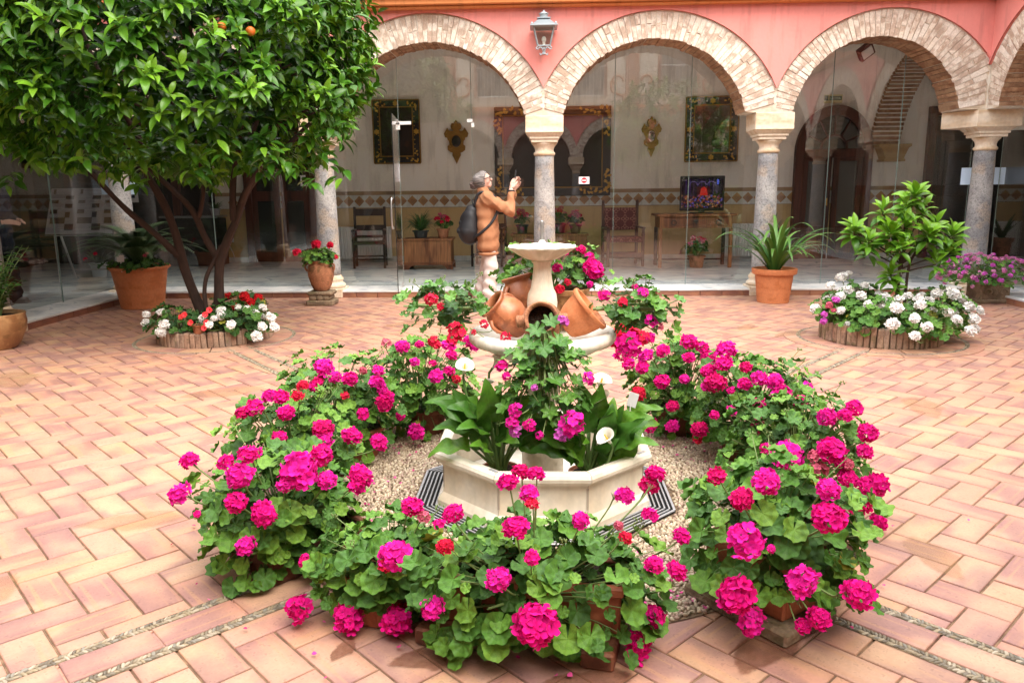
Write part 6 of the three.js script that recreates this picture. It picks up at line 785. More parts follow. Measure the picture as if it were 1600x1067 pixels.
{ // urn on carved stone
  const b = thing('carved_stone', 'mossy carved stone block under the terracotta urn', 'stone block', [-2.9, 0, -10.12]); part('block', [cb(0.36, 0.07, 0.3, 0, 0.036, 0, 0.015, 2), cb(0.28, 0.06, 0.24, 0, 0.1, 0, 0.02, 2), cb(0.33, 0.055, 0.28, 0, 0.158, 0, 0.018, 2), ball(0.05, -0.09, 0.1, 0.11, [1.2, 0.8, 0.6]), ball(0.05, 0.08, 0.1, 0.11, [1.2, 0.8, 0.6]), ball(0.045, 0, 0.1, 0.12, [1, 0.9, 0.6])], M.stoneOld, b);
  const o = thing('terracotta_urn', 'rounded terracotta urn on the carved stone in front of the pale column', 'urn', [-2.9, 0.187, -10.12]); part('urn_body', lathe([[0, 0.004], [0.085, 0], [0.1, 0.01], [0.135, 0.08], [0.168, 0.2], [0.172, 0.27], [0.158, 0.33], [0.135, 0.36], [0.132, 0.372], [0.148, 0.385], [0.15, 0.396], [0.138, 0.402], [0.122, 0.39], [0.12, 0.36], [0, 0.35]], 44, 2), M.potOld, o); part('soil', at(new THREE.CircleGeometry(0.12, 20), 0, 0.365, 0, -PI / 2), M.soil, o);
  for (const s of [-1, 1]) part('handle', tube([[s * 0.14, 0.36, 0.03], [s * 0.185, 0.35, 0.04], [s * 0.192, 0.3, 0.04], [s * 0.17, 0.26, 0.03]], 0.012, 12, 7), M.potOld, o);
  geranium('red_geranium', 'geranium with four red heads in the terracotta urn', [-2.9, 0.55, -10.12], { c: [-2.9, 0.62, -10.1], r: [0.24, 0.12, 0.2], n: 150, size: 0.035, seed: 911, group: undefined, mats: gerMat, heads: [[-3.16, 0.7, -9.98, 0.11, 1], [-2.92, 0.8, -10.05, 0.11, 1], [-2.74, 0.79, -10.05, 0.09, 1], [-2.66, 0.64, -10.0, 0.06, 1]] });
}
{ // strap-leaved plant
  const o = thing('terracotta_pot', 'plain orange terracotta pot in front of the granite column', 'pot', [3.02, 0, -10.16]); part('pot_body', lathe(potPts(0.195, 0.44, 1.28), 48, 2), M.potClean, o); part('soil', at(new THREE.CircleGeometry(0.24, 24), 0, 0.4, 0, -PI / 2), M.soil, o);
  const s = thing('strap_leaved_plant', 'plant with long arching strap leaves in the plain terracotta pot', 'potted plant', [3.02, 0.4, -10.16]), r = rng(921), mats = [[0.05, 0.145, 0.025], [0.07, 0.18, 0.03], [0.1, 0.23, 0.04], [0.15, 0.29, 0.06]].map((c) => leafM(c, T.blade, { roughness: 0.4, map: null }));
  for (let i = 0; i < 46; i++) { const a = i * 2.4 + r() * 0.4, el = 0.85 + 0.7 * r(), L = 0.62 + 0.5 * r(); const g = blade(L, (t) => 0.03 * Math.pow(1 - Math.pow(t, 3), 0.7), { seg: 12, fold: 0.5, curl: 0.3 + el * 0.8 + r() * 1.2, cols: [-1, 0, 1] }); const l = part('leaf', norm(g), mats[r() * 4 | 0], s); l.applyMatrix4(look(V(Math.cos(a) * 0.06, 0, Math.sin(a) * 0.06), V(Math.cos(a) * Math.cos(el), Math.sin(el), Math.sin(a) * Math.cos(el)), V(0, 1, 0), 1, (r() - 0.5) * 0.4)); }
}
{ // stone planter with pink flowers
  const o = thing('stone_planter', 'square carved stone planter of pink flowers beside the dark corner column', 'planter', [5.72, 0, -10.1]);
  part('planter_body', [cb(0.4, 0.05, 0.4, 0, 0.026, 0, 0.012, 2), cb(0.36, 0.2, 0.36, 0, 0.14, 0, 0.012, 2), cb(0.42, 0.05, 0.42, 0, 0.255, 0, 0.014, 2)], M.stoneOld, o); part('relief', [...[-1, 1].map((s) => tube(Array.from({ length: 14 }, (_, i) => { const a = i / 13 * 5; return [s * (0.085 + Math.cos(a) * 0.06 * (1 - i / 18)), 0.14 + Math.sin(a) * 0.055 * (1 - i / 18), 0.182]; }), 0.011, 26, 6)), ball(0.03, 0, 0.13, 0.182, [1, 1.3, 0.5])], M.stoneOld, o); part('soil', cb(0.36, 0.02, 0.36, 0, 0.272, 0), M.soil, o);
  const h = [], r = rng(931); for (let i = 0; i < 175; i++) { let d; do { d = V(r() * 2 - 1, r() * 1.25 - 0.25, r() * 2 - 1); } while (d.lengthSq() > 1); d.normalize(); h.push([5.58 + d.x * 0.56, 0.38 + d.y * 0.24, -9.98 + d.z * 0.36, 0.032 + r() * 0.028, 0]); }
  geranium('pink_flowers', 'mound of small purple-pink flowers overflowing the carved stone planter', [5.6, 0.28, -10.05], { c: [5.58, 0.36, -9.98], r: [0.53, 0.22, 0.34], n: 240, size: 0.03, seed: 933, mats: bedMat, hm: [petPink, petLilac, petPink2], hg: looseGeos, heads: h, cat: 'flowers' });
}

// ---------------------------------------------------------------- lantern
{
  const o = thing('wall_lantern', 'grey metal wall lantern with tapered glass sides on the pink wall', 'lantern', [0.045, 3.42, -10.46]), w0 = 0.15, w1 = 0.088, y0 = -0.165, y1 = 0.06;
  const cn = (w, y) => [[-w, y, w], [w, y, w], [w, y, -w], [-w, y, -w]], a = cn(w1 * 0.85, y0), b = cn(w0 * 0.85, y1);
  part('frame', [...a.map((p, i) => rod(p, b[i], 0.0095, 6)), ...a.map((p, i) => rod(p, a[(i + 1) % 4], 0.0095, 6)), ...b.map((p, i) => rod(p, b[(i + 1) % 4], 0.01, 6))], M.lantern, o);
  part('roof', [cb(0.35, 0.018, 0.35, 0, y1 + 0.008, 0, 0.004), norm(new THREE.CylinderGeometry(0.085, 0.215, 0.085, 4, 1).rotateY(PI / 4).translate(0, y1 + 0.06, 0)), cb(0.17, 0.012, 0.17, 0, y1 + 0.108, 0, 0.003), cyl(0.05, 0.055, 0.05, 0, y1 + 0.14, 0, 12), cyl(0.065, 0.06, 0.01, 0, y1 + 0.168, 0, 12), cyl(0.05, 0.015, 0.025, 0, y1 + 0.186, 0, 12), ball(0.012, 0, y1 + 0.203, 0), ...[-1, 1].flatMap((s) => [-1, 1].map((t) => ball(0.014, s * 0.15, y1 + 0.028, t * 0.15, [1, 1.5, 1], 8)))], M.lantern, o);
  for (let i = 0; i < 4; i++) { const p = [a[i], a[(i + 1) % 4], b[(i + 1) % 4], b[i]], g = tri3([...p[0], ...p[1], ...p[2], ...p[0], ...p[2], ...p[3]]); part('pane', norm(g), mp(lin(0.75, 0.75, 0.7), { transmission: 0.97, roughness: 0.05, thickness: 0 }), o); }
  const sc = []; for (const s of [-1, 1]) sc.push(tube([[s * 0.075, y0 - 0.005, 0.075], [s * 0.1, y0 - 0.03, 0.075], [s * 0.085, y0 - 0.045, 0.075], [s * 0.04, y0 - 0.02, 0.075], [s * 0.01, y0 - 0.08, 0.075], [s * 0.045, y0 - 0.115, 0.075], [s * 0.05, y0 - 0.09, 0.075]], 0.007, 30, 6)); part('scroll', [...sc, ball(0.014, 0, y0 - 0.1, 0.075)], M.lantern, o);
  part('bracket', [rod([0, y0 - 0.03, 0.07], [0, y0 - 0.06, -0.2], 0.01, 8), rod([0, y0 - 0.05, -0.02], [0, y0 + 0.02, -0.2], 0.008, 8), rod([0, y1 + 0.07, -0.1], [0, y1 + 0.07, -0.2], 0.01, 8)], M.lantern, o);
  part('bulb', [ball(0.03, 0, -0.08, 0, [1, 1.3, 1]), cyl(0.018, 0.018, 0.06, 0, -0.12, 0, 10)], M.paperW, o);
}

// ---------------------------------------------------------------- things in the gallery
const FZ = D + 0.025;
{ // paintings and mirrors
  function framed(name, label, cat, x0, x1, y0, y1, b, inner, orn) {
    const w = x1 - x0, h = y1 - y0, o = thing(name, label, cat, [(x0 + x1) / 2, (y0 + y1) / 2, FZ + 0.02]), r = rng(Math.round(w * 1000));
    part('frame', [cb(w, b, 0.06, 0, h / 2 - b / 2, 0, 0.01), cb(w, b, 0.06, 0, -h / 2 + b / 2, 0, 0.01), cb(b, h - 2 * b, 0.06, w / 2 - b / 2, 0, 0, 0.01), cb(b, h - 2 * b, 0.06, -w / 2 + b / 2, 0, 0, 0.01)], M.black, o);
    const iw = w / 2 - b, ih = h / 2 - b; part('gilt_edge', [cb(2 * iw + 0.03, 0.022, 0.02, 0, ih, 0.03, 0.004), cb(2 * iw + 0.03, 0.022, 0.02, 0, -ih, 0.03, 0.004), cb(0.022, 2 * ih, 0.02, iw, 0, 0.03, 0.004), cb(0.022, 2 * ih, 0.02, -iw, 0, 0.03, 0.004), ...(orn > 1 ? [cb(w, 0.025, 0.03, 0, h / 2, 0.02, 0.006), cb(w, 0.025, 0.03, 0, -h / 2, 0.02, 0.006), cb(0.025, h, 0.03, w / 2, 0, 0.02, 0.006), cb(0.025, h, 0.03, -w / 2, 0, 0.02, 0.006)] : [])], orn > 1 ? M.goldDark : M.goldDark, o);
    part('picture', new THREE.BoxGeometry(2 * iw, 2 * ih, 0.01), inner, o);
    const leaf = (x, y, s, a) => at(blade(0.075 * s, (t) => 0.02 * s * Math.sin(PI * (t * 0.92 + 0.05)), { seg: 4, fold: 0.5, curl: 0.4, cols: [-1, 0, 1] }), x, y, 0.034, PI / 2, 0, 0).applyMatrix4(new THREE.Matrix4().makeTranslation(x, y, 0).multiply(new THREE.Matrix4().makeRotationZ(a)).multiply(new THREE.Matrix4().makeTranslation(-x, -y, 0)));
    for (const sx of [-1, 1]) for (const sy of [-1, 1]) { const g = []; const L = orn > 1 ? 0.2 : 0.5, n = orn > 1 ? 5 : 13; for (let i = 0; i < n; i++) { const t = i / n * L; g.push(leaf(sx * (w / 2 - b / 2 - t) + (r() - 0.5) * 0.03, sy * (h / 2 - b / 2) + (r() - 0.5) * b * 0.4, orn > 1 ? 0.8 : 1.2, r() * TAU), leaf(sx * (w / 2 - b / 2) + (r() - 0.5) * b * 0.4, sy * (h / 2 - b / 2 - t * 0.9) + (r() - 0.5) * 0.03, orn > 1 ? 0.8 : 1.2, r() * TAU)); } part('corner_ornament', g, M.gold, o); }
    if (orn > 1) { const beads = []; for (let y = -ih + 0.05; y < ih; y += 0.085) for (const s of [-1, 1]) beads.push(ball(0.011, s * (iw + 0.03), y, 0.03, [1, 1, 0.6], 6)); part('beading', beads, M.gold, o); for (const [x, y] of [[0, h / 2 - b / 2], [0, -h / 2 + b / 2], [w / 2 - b / 2, 0], [-w / 2 + b / 2, 0]]) part('ornament', [0, 1, 2, 3, 4, 5].map((i) => leaf(x, y, 0.9, i * TAU / 6)), M.gold, o); }
    return o;
  }
  const darkPic = mp(0xffffff, { map: tex(128, (u, v) => { const a = fbm(u, v, 4, 4, 4, 211), b = sstep(0.55, 0.8, fbm(u, v, 5, 7, 3, 213)); return [0.10 + 0.12 * b + 0.04 * a, 0.075 + 0.05 * b + 0.03 * a, 0.06 + 0.04 * a]; }), roughness: 0.35, clearcoat: 0.4, clearcoatRoughness: 0.1 });
  framed('painting', 'dark painting in a black frame with gilt ornaments, left of the open glass door', 'painting', -3.176, -2.29, 1.97, 3.135, 0.13, darkPic, 2);
  framed('painting', 'very large dark painting with gilt leaf corners behind the mottled column', 'painting', -0.875, 1.321, 1.33, 2.975, 0.16, mp(lin(0.012, 0.010, 0.009), { roughness: 0.12 }), 1);
  framed('gilt_mirror', 'rectangular mirror in a black and gilt frame above the television', 'mirror', 2.72, 3.682, 1.94, 3.11, 0.15, mk(lin(0.35, 0.36, 0.34), { metalness: 1, roughness: 0.03 }), 2).rotation.y = R(-5.2);
  function cartouche(label, x, y, w, h, mat, glass) {
    const o = thing('gilt_cartouche', label, 'wall mirror', [x, y, FZ]);
    const half = [[0, 0.5], [0.05, 0.46], [0.04, 0.42], [0.16, 0.43], [0.2, 0.38], [0.19, 0.33], [0.12, 0.3], [0.08, 0.27], [0.2, 0.24], [0.3, 0.26], [0.36, 0.32], [0.4, 0.27], [0.48, 0.2], [0.44, 0.13], [0.36, 0.12], [0.33, 0.06], [0.28, 0.03], [0.26, -0.06], [0.34, -0.1], [0.33, -0.18], [0.24, -0.22], [0.14, -0.24], [0.15, -0.31], [0.1, -0.36], [0.05, -0.42], [0, -0.5]];
    const pts = [...half, ...half.slice(1, -1).reverse().map(([a, b]) => [-a, b])].map(([a, b]) => [a * w, b * h]);
    part('carved_frame', at(extrude(pts, 0.025, 0.012), 0, 0, 0.012), mat, o);
    const rl = []; for (const s of [-1, 1]) for (const [cx, cy, q] of [[0.12, 0.37, 0.07], [0.36, 0.2, 0.09], [0.24, -0.15, 0.08], [0.07, -0.33, 0.06]]) rl.push(tube(Array.from({ length: 10 }, (_, i) => { const a = i / 9 * 5.2; return [s * (cx * w + Math.cos(a) * q * w * (1 - i / 13)), cy * h + Math.sin(a) * q * w * (1 - i / 13), 0.05]; }), 0.012, 20, 6)); part('scroll', rl, mat, o);
    part('mirror_glass', ball(1, 0, 0.02 * h, 0.045, [0.2 * w, 0.145 * h, 0.012], 24), glass, o); part('oval_rim', tube(Array.from({ length: 25 }, (_, i) => { const a = i / 24 * TAU; return [Math.cos(a) * 0.22 * w, 0.02 * h + Math.sin(a) * 0.165 * h, 0.05]; }), 0.014, 48, 6), mat, o);
  }
  cartouche('carved dark-gilt cartouche mirror on the white wall left of the person', -1.6, 2.35, 0.46, 0.78, M.goldDark, mp(lin(0.03, 0.032, 0.03), { roughness: 0.1 }));
  cartouche('carved gilt cartouche mirror on the white wall right of the large painting', 2.08, 2.4, 0.37, 0.72, mk(lin(0.42, 0.3, 0.08), { metalness: 0.6, roughness: 0.5 }), mk(lin(0.5, 0.5, 0.5), { metalness: 1, roughness: 0.05 }));
}
const iy = GY;
function chest(label, x0, x1, zf, top, depth) {
  const w = x1 - x0, o = thing('wooden_chest', label, 'chest', [(x0 + x1) / 2, iy, zf - depth / 2]), h = top - iy;
  part('box', cb(w - 0.04, h - 0.13, depth - 0.03, 0, (h - 0.13) / 2 + 0.09, 0, 0.006, 1.3), M.oak, o); part('lid', cb(w + 0.02, 0.04, depth + 0.02, 0, h - 0.02, 0, 0.008, 1.3), M.oak, o);
  part('plinth', [cb(w, 0.05, depth, 0, 0.1, 0, 0.006, 1.3), ...[-1, 1].flatMap((s) => [-1, 1].map((t) => at(boxUV(extrude([[0, 0], [0.1, 0], [0.13, 0.05], [0.2, 0.075], [0, 0.075]], 0.04, 0.003)), s * w / 2, 0.002, t * (depth / 2 - 0.02), 0, s > 0 ? PI : 0)))], M.oakDark, o); return o;
}
chest('low wooden chest under the fern, left of the photographing person', -2.42, -1.55, -13.55, 0.64, 0.48);
chest('wooden chest with flower pots behind the fountain top', -0.55, 0.87, -14.4, 0.65, 0.5);
function chair(name, label, x, z, turn, wood, group) {
  const o = thing(name, label, 'chair', [x, iy, z], turn, group);
  for (const s of [-1, 1]) { part('leg', [rod([s * 0.27, 0, 0.24], [s * 0.27, 0.66, 0.24], 0.022), ball(0.032, s * 0.27, 0.5, 0.24, [1, 0.8, 1]), ball(0.03, s * 0.27, 0.2, 0.24, [1, 0.8, 1])], wood, o); part('leg', cb(0.045, 1.08, 0.045, s * 0.27, 0.54, -0.24, 0.006), wood, o); part('armrest', cb(0.055, 0.035, 0.56, s * 0.27, 0.67, 0.02, 0.01), wood, o); }
  part('seat', cb(0.56, 0.04, 0.52, 0, 0.44, 0, 0.012), wood, o); part('stretcher', [cb(0.5, 0.03, 0.025, 0, 0.22, 0.24), cb(0.5, 0.03, 0.025, 0, 0.12, -0.24), cb(0.022, 0.03, 0.46, 0.27, 0.16, 0), cb(0.022, 0.03, 0.46, -0.27, 0.16, 0)], wood, o);
  part('backrest', [cb(0.5, 0.13, 0.03, 0, 0.98, -0.24, 0.01), cb(0.5, 0.1, 0.025, 0, 0.7, -0.24, 0.008), cb(0.5, 0.05, 0.025, 0, 0.54, -0.24, 0.008)], wood, o); return o;
}
chair('wooden_chair', 'dark carved wooden armchair by the radiator, left of the open glass door', -3.1, -14.05, R(8), M.blackWood, 'chairs along the gallery wall');
chair('wooden_chair', 'dark wooden chair mostly hidden behind the photographing person', -0.95, -14.25, R(-6), M.blackWood, 'chairs along the gallery wall');
{ // brocade armchair
  const o = thing('brocade_armchair', 'antique armchair with red and cream brocade seat and back', 'armchair', [1.46, iy, -14.05], R(6));
  const br = new THREE.MeshStandardMaterial({ roughness: 0.85, map: tex(128, (u, v) => { const x = (u * 3) % 1 - 0.5, y = (v * 3) % 1 - 0.5, a = Math.atan2(y, x), q = Math.hypot(x, y), k = sstep(0.02, -0.02, Math.abs(q - 0.3 - 0.1 * Math.cos(a * 4)) - 0.05) + sstep(0.02, -0.02, q - 0.1 - 0.04 * Math.cos(a * 6)); return mix3([0.33, 0.09, 0.09], [0.68, 0.52, 0.44], clamp(k) * 0.8); }) });
  const wd = mk(lin(0.12, 0.04, 0.025), { map: T.wood, roughness: 0.45 });
  part('backrest', cb(0.58, 0.4, 0.05, 0, 0.82, -0.25, 0.015, 2), br, o); part('seat', cb(0.62, 0.09, 0.54, 0, 0.47, 0, 0.02, 2), br, o);
  for (const s of [-1, 1]) { part('leg', cb(0.05, 1.1, 0.05, s * 0.31, 0.55, -0.26, 0.008), wd, o); part('leg', [cb(0.05, 0.66, 0.05, s * 0.31, 0.33, 0.26, 0.008), ball(0.036, s * 0.31, 0.56, 0.26)], wd, o); part('armrest', cb(0.065, 0.035, 0.6, s * 0.31, 0.68, 0.02, 0.012), wd, o); part('finial', ball(0.028, s * 0.31, 1.12, -0.26, [1, 1.4, 1]), wd, o); }
  part('stretcher', [cb(0.58, 0.09, 0.03, 0, 0.2, 0.26, 0.008), cb(0.58, 0.05, 0.03, 0, 0.2, -0.26, 0.008), cb(0.03, 0.04, 0.5, 0.31, 0.12, 0), cb(0.03, 0.04, 0.5, -0.31, 0.12, 0)], wd, o);
}
{ // desk
  const o = thing('writing_table', 'old wooden writing table with one long drawer under the television', 'table', [2.66, iy, -13.85]);
  part('tabletop', cb(1.36, 0.04, 0.68, 0, 0.9, 0, 0.01, 1.2), M.oak, o); part('apron', cb(1.24, 0.2, 0.58, 0, 0.78, -0.01, 0.006, 1.2), M.oak, o);
  const dr = part('drawer', cb(1.1, 0.16, 0.02, 0, 0.785, 0.285, 0.008, 1.2), M.oakDark, o); part('lock_plate', at(extrude([[0, -0.05], [0.035, 0], [0.03, 0.04], [-0.03, 0.04], [-0.035, 0]], 0.006), 0, 0.79, 0.297), M.iron, dr); for (const s of [-1, 1]) part('ring_handle', norm(new THREE.TorusGeometry(0.04, 0.007, 8, 20).applyMatrix4(mat4(s * 0.38, 0.775, 0.302))), M.iron, dr);
  for (const s of [-1, 1]) for (const t of [-1, 1]) part('leg', [cb(0.06, 0.68, 0.06, s * 0.6, 0.34, t * 0.27, 0.006, 1.2)], t > 0 ? M.oak : M.blackWood, o); part('stretcher', [cb(1.15, 0.03, 0.04, 0, 0.1, -0.27)], M.blackWood, o);
  const tv = thing('television', 'flat television on the writing table showing a red and violet church scene', 'television', [2.82, iy + 0.92, -13.95], R(-7));
  part('housing', cb(0.76, 0.6, 0.05, 0, 0.34, 0, 0.012), M.black, tv);
  const sc = canvas(320, 240, (g, w, h) => { g.fillStyle = '#0b0714'; g.fillRect(0, 0, w, h); const r = rng(77); for (let i = 0; i < 9; i++) { g.fillStyle = `rgba(${80 + r() * 60 | 0},${50 + r() * 40 | 0},${120 + r() * 90 | 0},.45)`; g.fillRect(30 + i * 30, 10, 7, 120); } g.strokeStyle = '#7a68a0'; g.lineWidth = 4; for (const x of [90, 160, 230]) { g.beginPath(); g.arc(x, 60, 30, PI, 0); g.stroke(); } g.fillStyle = '#3a0d10'; g.fillRect(120, 70, 100, 70); g.fillStyle = '#c22a20'; g.beginPath(); g.moveTo(140, 140); g.lineTo(150, 85); g.lineTo(175, 70); g.lineTo(195, 88); g.lineTo(205, 140); g.fill(); for (let i = 0; i < 260; i++) { const c = r(); g.fillStyle = c < 0.35 ? '#8a3a22' : c < 0.6 ? '#5a4aa0' : c < 0.8 ? '#20142e' : '#a87a50'; g.beginPath(); g.arc(r() * w, 140 + r() * 95, 2 + r() * 6, 0, 7); g.fill(); } g.fillStyle = '#5468d8'; g.fillRect(272, 14, 16, 40); });
  part('screen', new THREE.BoxGeometry(0.7, 0.52, 0.004).translate(0, 0.35, 0.0265), new THREE.MeshStandardMaterial({ color: 0x000000, roughness: 0.2, emissive: 0xffffff, emissiveMap: sc, emissiveIntensity: 0.16 }), tv);
  part('stand', [cb(0.1, 0.06, 0.05, 0, 0.03, -0.01), cb(0.4, 0.014, 0.2, 0, 0.008, 0)], M.black, tv);
}
function radiator(label, x0, x1, z, h) { const o = thing('radiator', label, 'radiator', [(x0 + x1) / 2, iy + 0.06, z]), n = Math.round((x1 - x0) / 0.055); for (let i = 0; i < n; i++) part('fin', [cb(0.047, h, 0.09, (i - (n - 1) / 2) * 0.055, h / 2, 0, 0.01)], M.paintW, o); part('pipe', [rod([-(x1 - x0) / 2, 0.08, 0], [(x1 - x0) / 2, 0.08, 0], 0.02), rod([-(x1 - x0) / 2, h - 0.08, 0], [(x1 - x0) / 2, h - 0.08, 0], 0.02)], M.paintW, o); }
radiator('white radiator on the gallery wall between the table and the granite column', 3.5, 4.15, D + 0.1, 0.62);
radiator('white radiator behind the dark carved armchair', -3.95, -2.9, D + 0.1, 0.62);
{ const o = thing('power_socket', 'white power socket with a hanging cable on the tan dado', 'socket', [-6.09, 0.54, D + 0.03]); part('plate', cb(0.09, 0.09, 0.02, 0, 0, 0, 0.004), M.paintW, o); part('cable', tube([[0, -0.02, 0.015], [-0.03, -0.12, 0.02], [0.02, -0.25, 0.015], [0.05, -0.4, 0.01]], 0.006, 16, 6), M.paintW, o); }
{ const o = thing('round_vent', 'dark round vent on the white wall beside the brick arch', 'vent', [7.32, 3.25, D + 0.01]); part('disc', cyl(0.1, 0.1, 0.02, 0, 0, 0.01, 24, PI / 2), mk(lin(0.08, 0.075, 0.07)), o); part('rim', norm(new THREE.TorusGeometry(0.1, 0.012, 8, 28).translate(0, 0, 0.015)), M.iron, o); }
{ const o = thing('floodlight', 'small square floodlight under the ceiling behind the right arch, switched off', 'floodlight', [4.52, 3.3, -11.55]); part('housing', cb(0.22, 0.2, 0.08, 0, 0, 0, 0.012), mk(lin(0.11, 0.03, 0.03)), o).rotation.set(0.5, 0.3, 0.6); const l = part('reflector', cb(0.16, 0.13, 0.02, 0, 0, 0.045, 0.004), M.paintW, o); l.rotation.set(0.5, 0.3, 0.6); l.position.set(0, 0, 0); part('bracket', rod([0, 0.08, -0.02], [0, 0.8, -0.1], 0.012), M.iron, o); }
// plants on the chests and the floor inside
function tuft(name, label, pos, seed, n, L, w, mats, cat, curl = 1.6) { const o = thing(name, label, cat, pos), r = rng(seed); for (let i = 0; i < n; i++) { const a = i * 2.4 + r(), el = 0.5 + 0.9 * r(), g = blade(L * (0.6 + 0.5 * r()), (t) => w * (1 - t * t), { seg: 7, fold: 0.3, curl: curl * (0.6 + 0.8 * r()), cols: [-1, 1] }), l = part('leaf', norm(g), mats[r() * mats.length | 0], o); l.applyMatrix4(look(V(Math.cos(a) * 0.03, 0, Math.sin(a) * 0.03), V(Math.cos(a) * Math.cos(el), Math.sin(el), Math.sin(a) * Math.cos(el)), V(0, 1, 0), 1)); } return o; }
const tuftM = [[0.05, 0.13, 0.03], [0.08, 0.18, 0.045], [0.035, 0.095, 0.03]].map((c) => mk(lin(...c), { roughness: 0.5, side: THREE.DoubleSide }));
roundPot('dark pot of the fern on the wooden chest', -2.12, -13.75, 0.64, 0.1, 0.13, mk(lin(0.04, 0.05, 0.05)));
tuft('fern', 'arching fern hanging over the front of the low wooden chest', [-2.12, 0.77, -13.75], 941, 190, 0.52, 0.009, tuftM, 'fern', 1.5);
function pinkPot(label, potLabel, x, y, z, s, seed, mat, big) { roundPot(potLabel, x, z, y, 0.07 * s, 0.14 * s, mat); geranium('pink_cyclamen', label, [x, y + 0.13 * s, z], { c: [x, y + 0.22 * s, z], r: [0.13 * s, 0.09 * s, 0.12 * s], n: 50, size: 0.03 * s, seed, mats: shadeMat, hm: [PET[1], PET[2]], hg: looseGeos, cat: 'cyclamen', heads: spread(seed + 1, big, x, z + 0.02, 0.11 * s, y + 0.26 * s, y + 0.36 * s, 0.05 * s, 0.075 * s) }); }
const darkPot = mk(lin(0.03, 0.05, 0.045), { roughness: 0.35 });
pinkPot('pink flowers in a small pot on the right end of the low chest', 'small dark pot on the right end of the low chest', -1.72, 0.64, -13.72, 1.15, 951, M.potOld, 12);
pinkPot('red flowers in a dark pot on the left end of the far chest', 'dark green pot on the left end of the far chest', -0.35, 0.65, -14.6, 1.2, 953, darkPot, 10);
pinkPot('red flowers behind the column on the far chest', 'dark pot on the far chest beside the mottled column', 0.34, 0.65, -14.65, 1.3, 955, darkPot, 8);
pinkPot('pink flowers in a dark pot on the right end of the far chest', 'dark red pot on the right end of the far chest', 0.64, 0.65, -14.55, 1.15, 957, mk(lin(0.10, 0.03, 0.03)), 10);
pinkPot('pink flowers in a wide bowl on the floor under the writing table', 'wide clay bowl on the floor under the writing table', 2.7, iy, -13.62, 1.5, 959, M.potOld, 8);
roundPot('white pot standing on the left gallery floor', -7.38, -12.7, iy, 0.1, 0.24, mk(lin(0.62, 0.68, 0.72), { roughness: 0.4 }));
tuft('houseplant', 'dark houseplant in the white pot on the left gallery floor', [-7.38, 0.32, -12.7], 961, 22, 0.45, 0.03, tuftM, 'houseplant', 1.0);
{ const o = thing('console_table', 'black console table behind the orange tree trunks', 'table', [-6.55, iy, -14.6]); part('tabletop', cb(1.1, 0.04, 0.5, 0, 0.92, 0, 0.006), mk(lin(0.2, 0.2, 0.2), { roughness: 0.25 }), o); part('front', cb(1.06, 0.88, 0.44, 0, 0.45, 0, 0.006), M.dark, o); }
roundPot('small grey pot on the black console table', -6.1, -14.55, iy + 0.94, 0.07, 0.13, mk(lin(0.3, 0.3, 0.32)));
tuft('houseplant', 'small dark houseplant on the black console table', [-6.1, iy + 1.05, -14.55], 963, 30, 0.24, 0.025, tuftM, 'houseplant', 1.2);
tuft('houseplant', 'broad-leaved houseplant by the radiator behind the granite column', [4.25, 0.5, -14.6], 965, 14, 0.55, 0.05, tuftM, 'houseplant', 0.5);
roundPot('brown pot by the radiator behind the granite column', 4.25, -14.6, iy, 0.14, 0.4, M.potOld);
{ // display board
  const o = thing('display_board', 'slanted information board with columns of small pictures on metal legs', 'information board', [-7.12, 0, -12.15], R(6));
  const im = canvas(512, 340, (g, w, h) => { g.fillStyle = '#a9a9ae'; g.fillRect(0, 0, w, h); const r = rng(91); for (let c = 0; c < 3; c++) { const x = 14 + c * 168; for (let y = 16; y < h - 20; y += 8) { if (r() < 0.8) { g.fillStyle = 'rgba(70,70,80,.45)'; g.fillRect(x, y, 60 + r() * 85, 2.4); } } for (const [px, py, pw, ph] of [[10, 12, 16, 34], [90, 60, 52, 26], [4, 92, 44, 22], [92, 118, 46, 30], [4, 158, 44, 30], [98, 176, 30, 40], [10, 216, 92, 44], [104, 262, 54, 46]]) { g.fillStyle = ['#3a3230', '#4b4038', '#2c2e38', '#5a4a40'][r() * 4 | 0]; g.fillRect(x + px, py, pw, ph); } } g.strokeStyle = '#333'; g.lineWidth = 6; g.strokeRect(3, 3, w - 6, h - 6); });
  const t = R(-28); part('panel', new THREE.BoxGeometry(1.25, 0.82, 0.02).applyMatrix4(mat4(0, 1.2, 0, t)), new THREE.MeshStandardMaterial({ map: im, roughness: 0.5 }), o);
  for (const s of [-1, 1]) part('leg', [rod([s * 0.5, 0.1, 0.12], [s * 0.5, 0.9, 0.12], 0.018), rod([s * 0.5, 0.1, -0.4], [s * 0.5, 0.95, 0.0], 0.018)], M.steel, o); part('crossbar', [rod([-0.5, 0.84, 0.14], [0.5, 0.84, 0.14], 0.018), rod([-0.5, 0.25, -0.34], [0.5, 0.25, -0.34], 0.014)], M.steel, o);
}

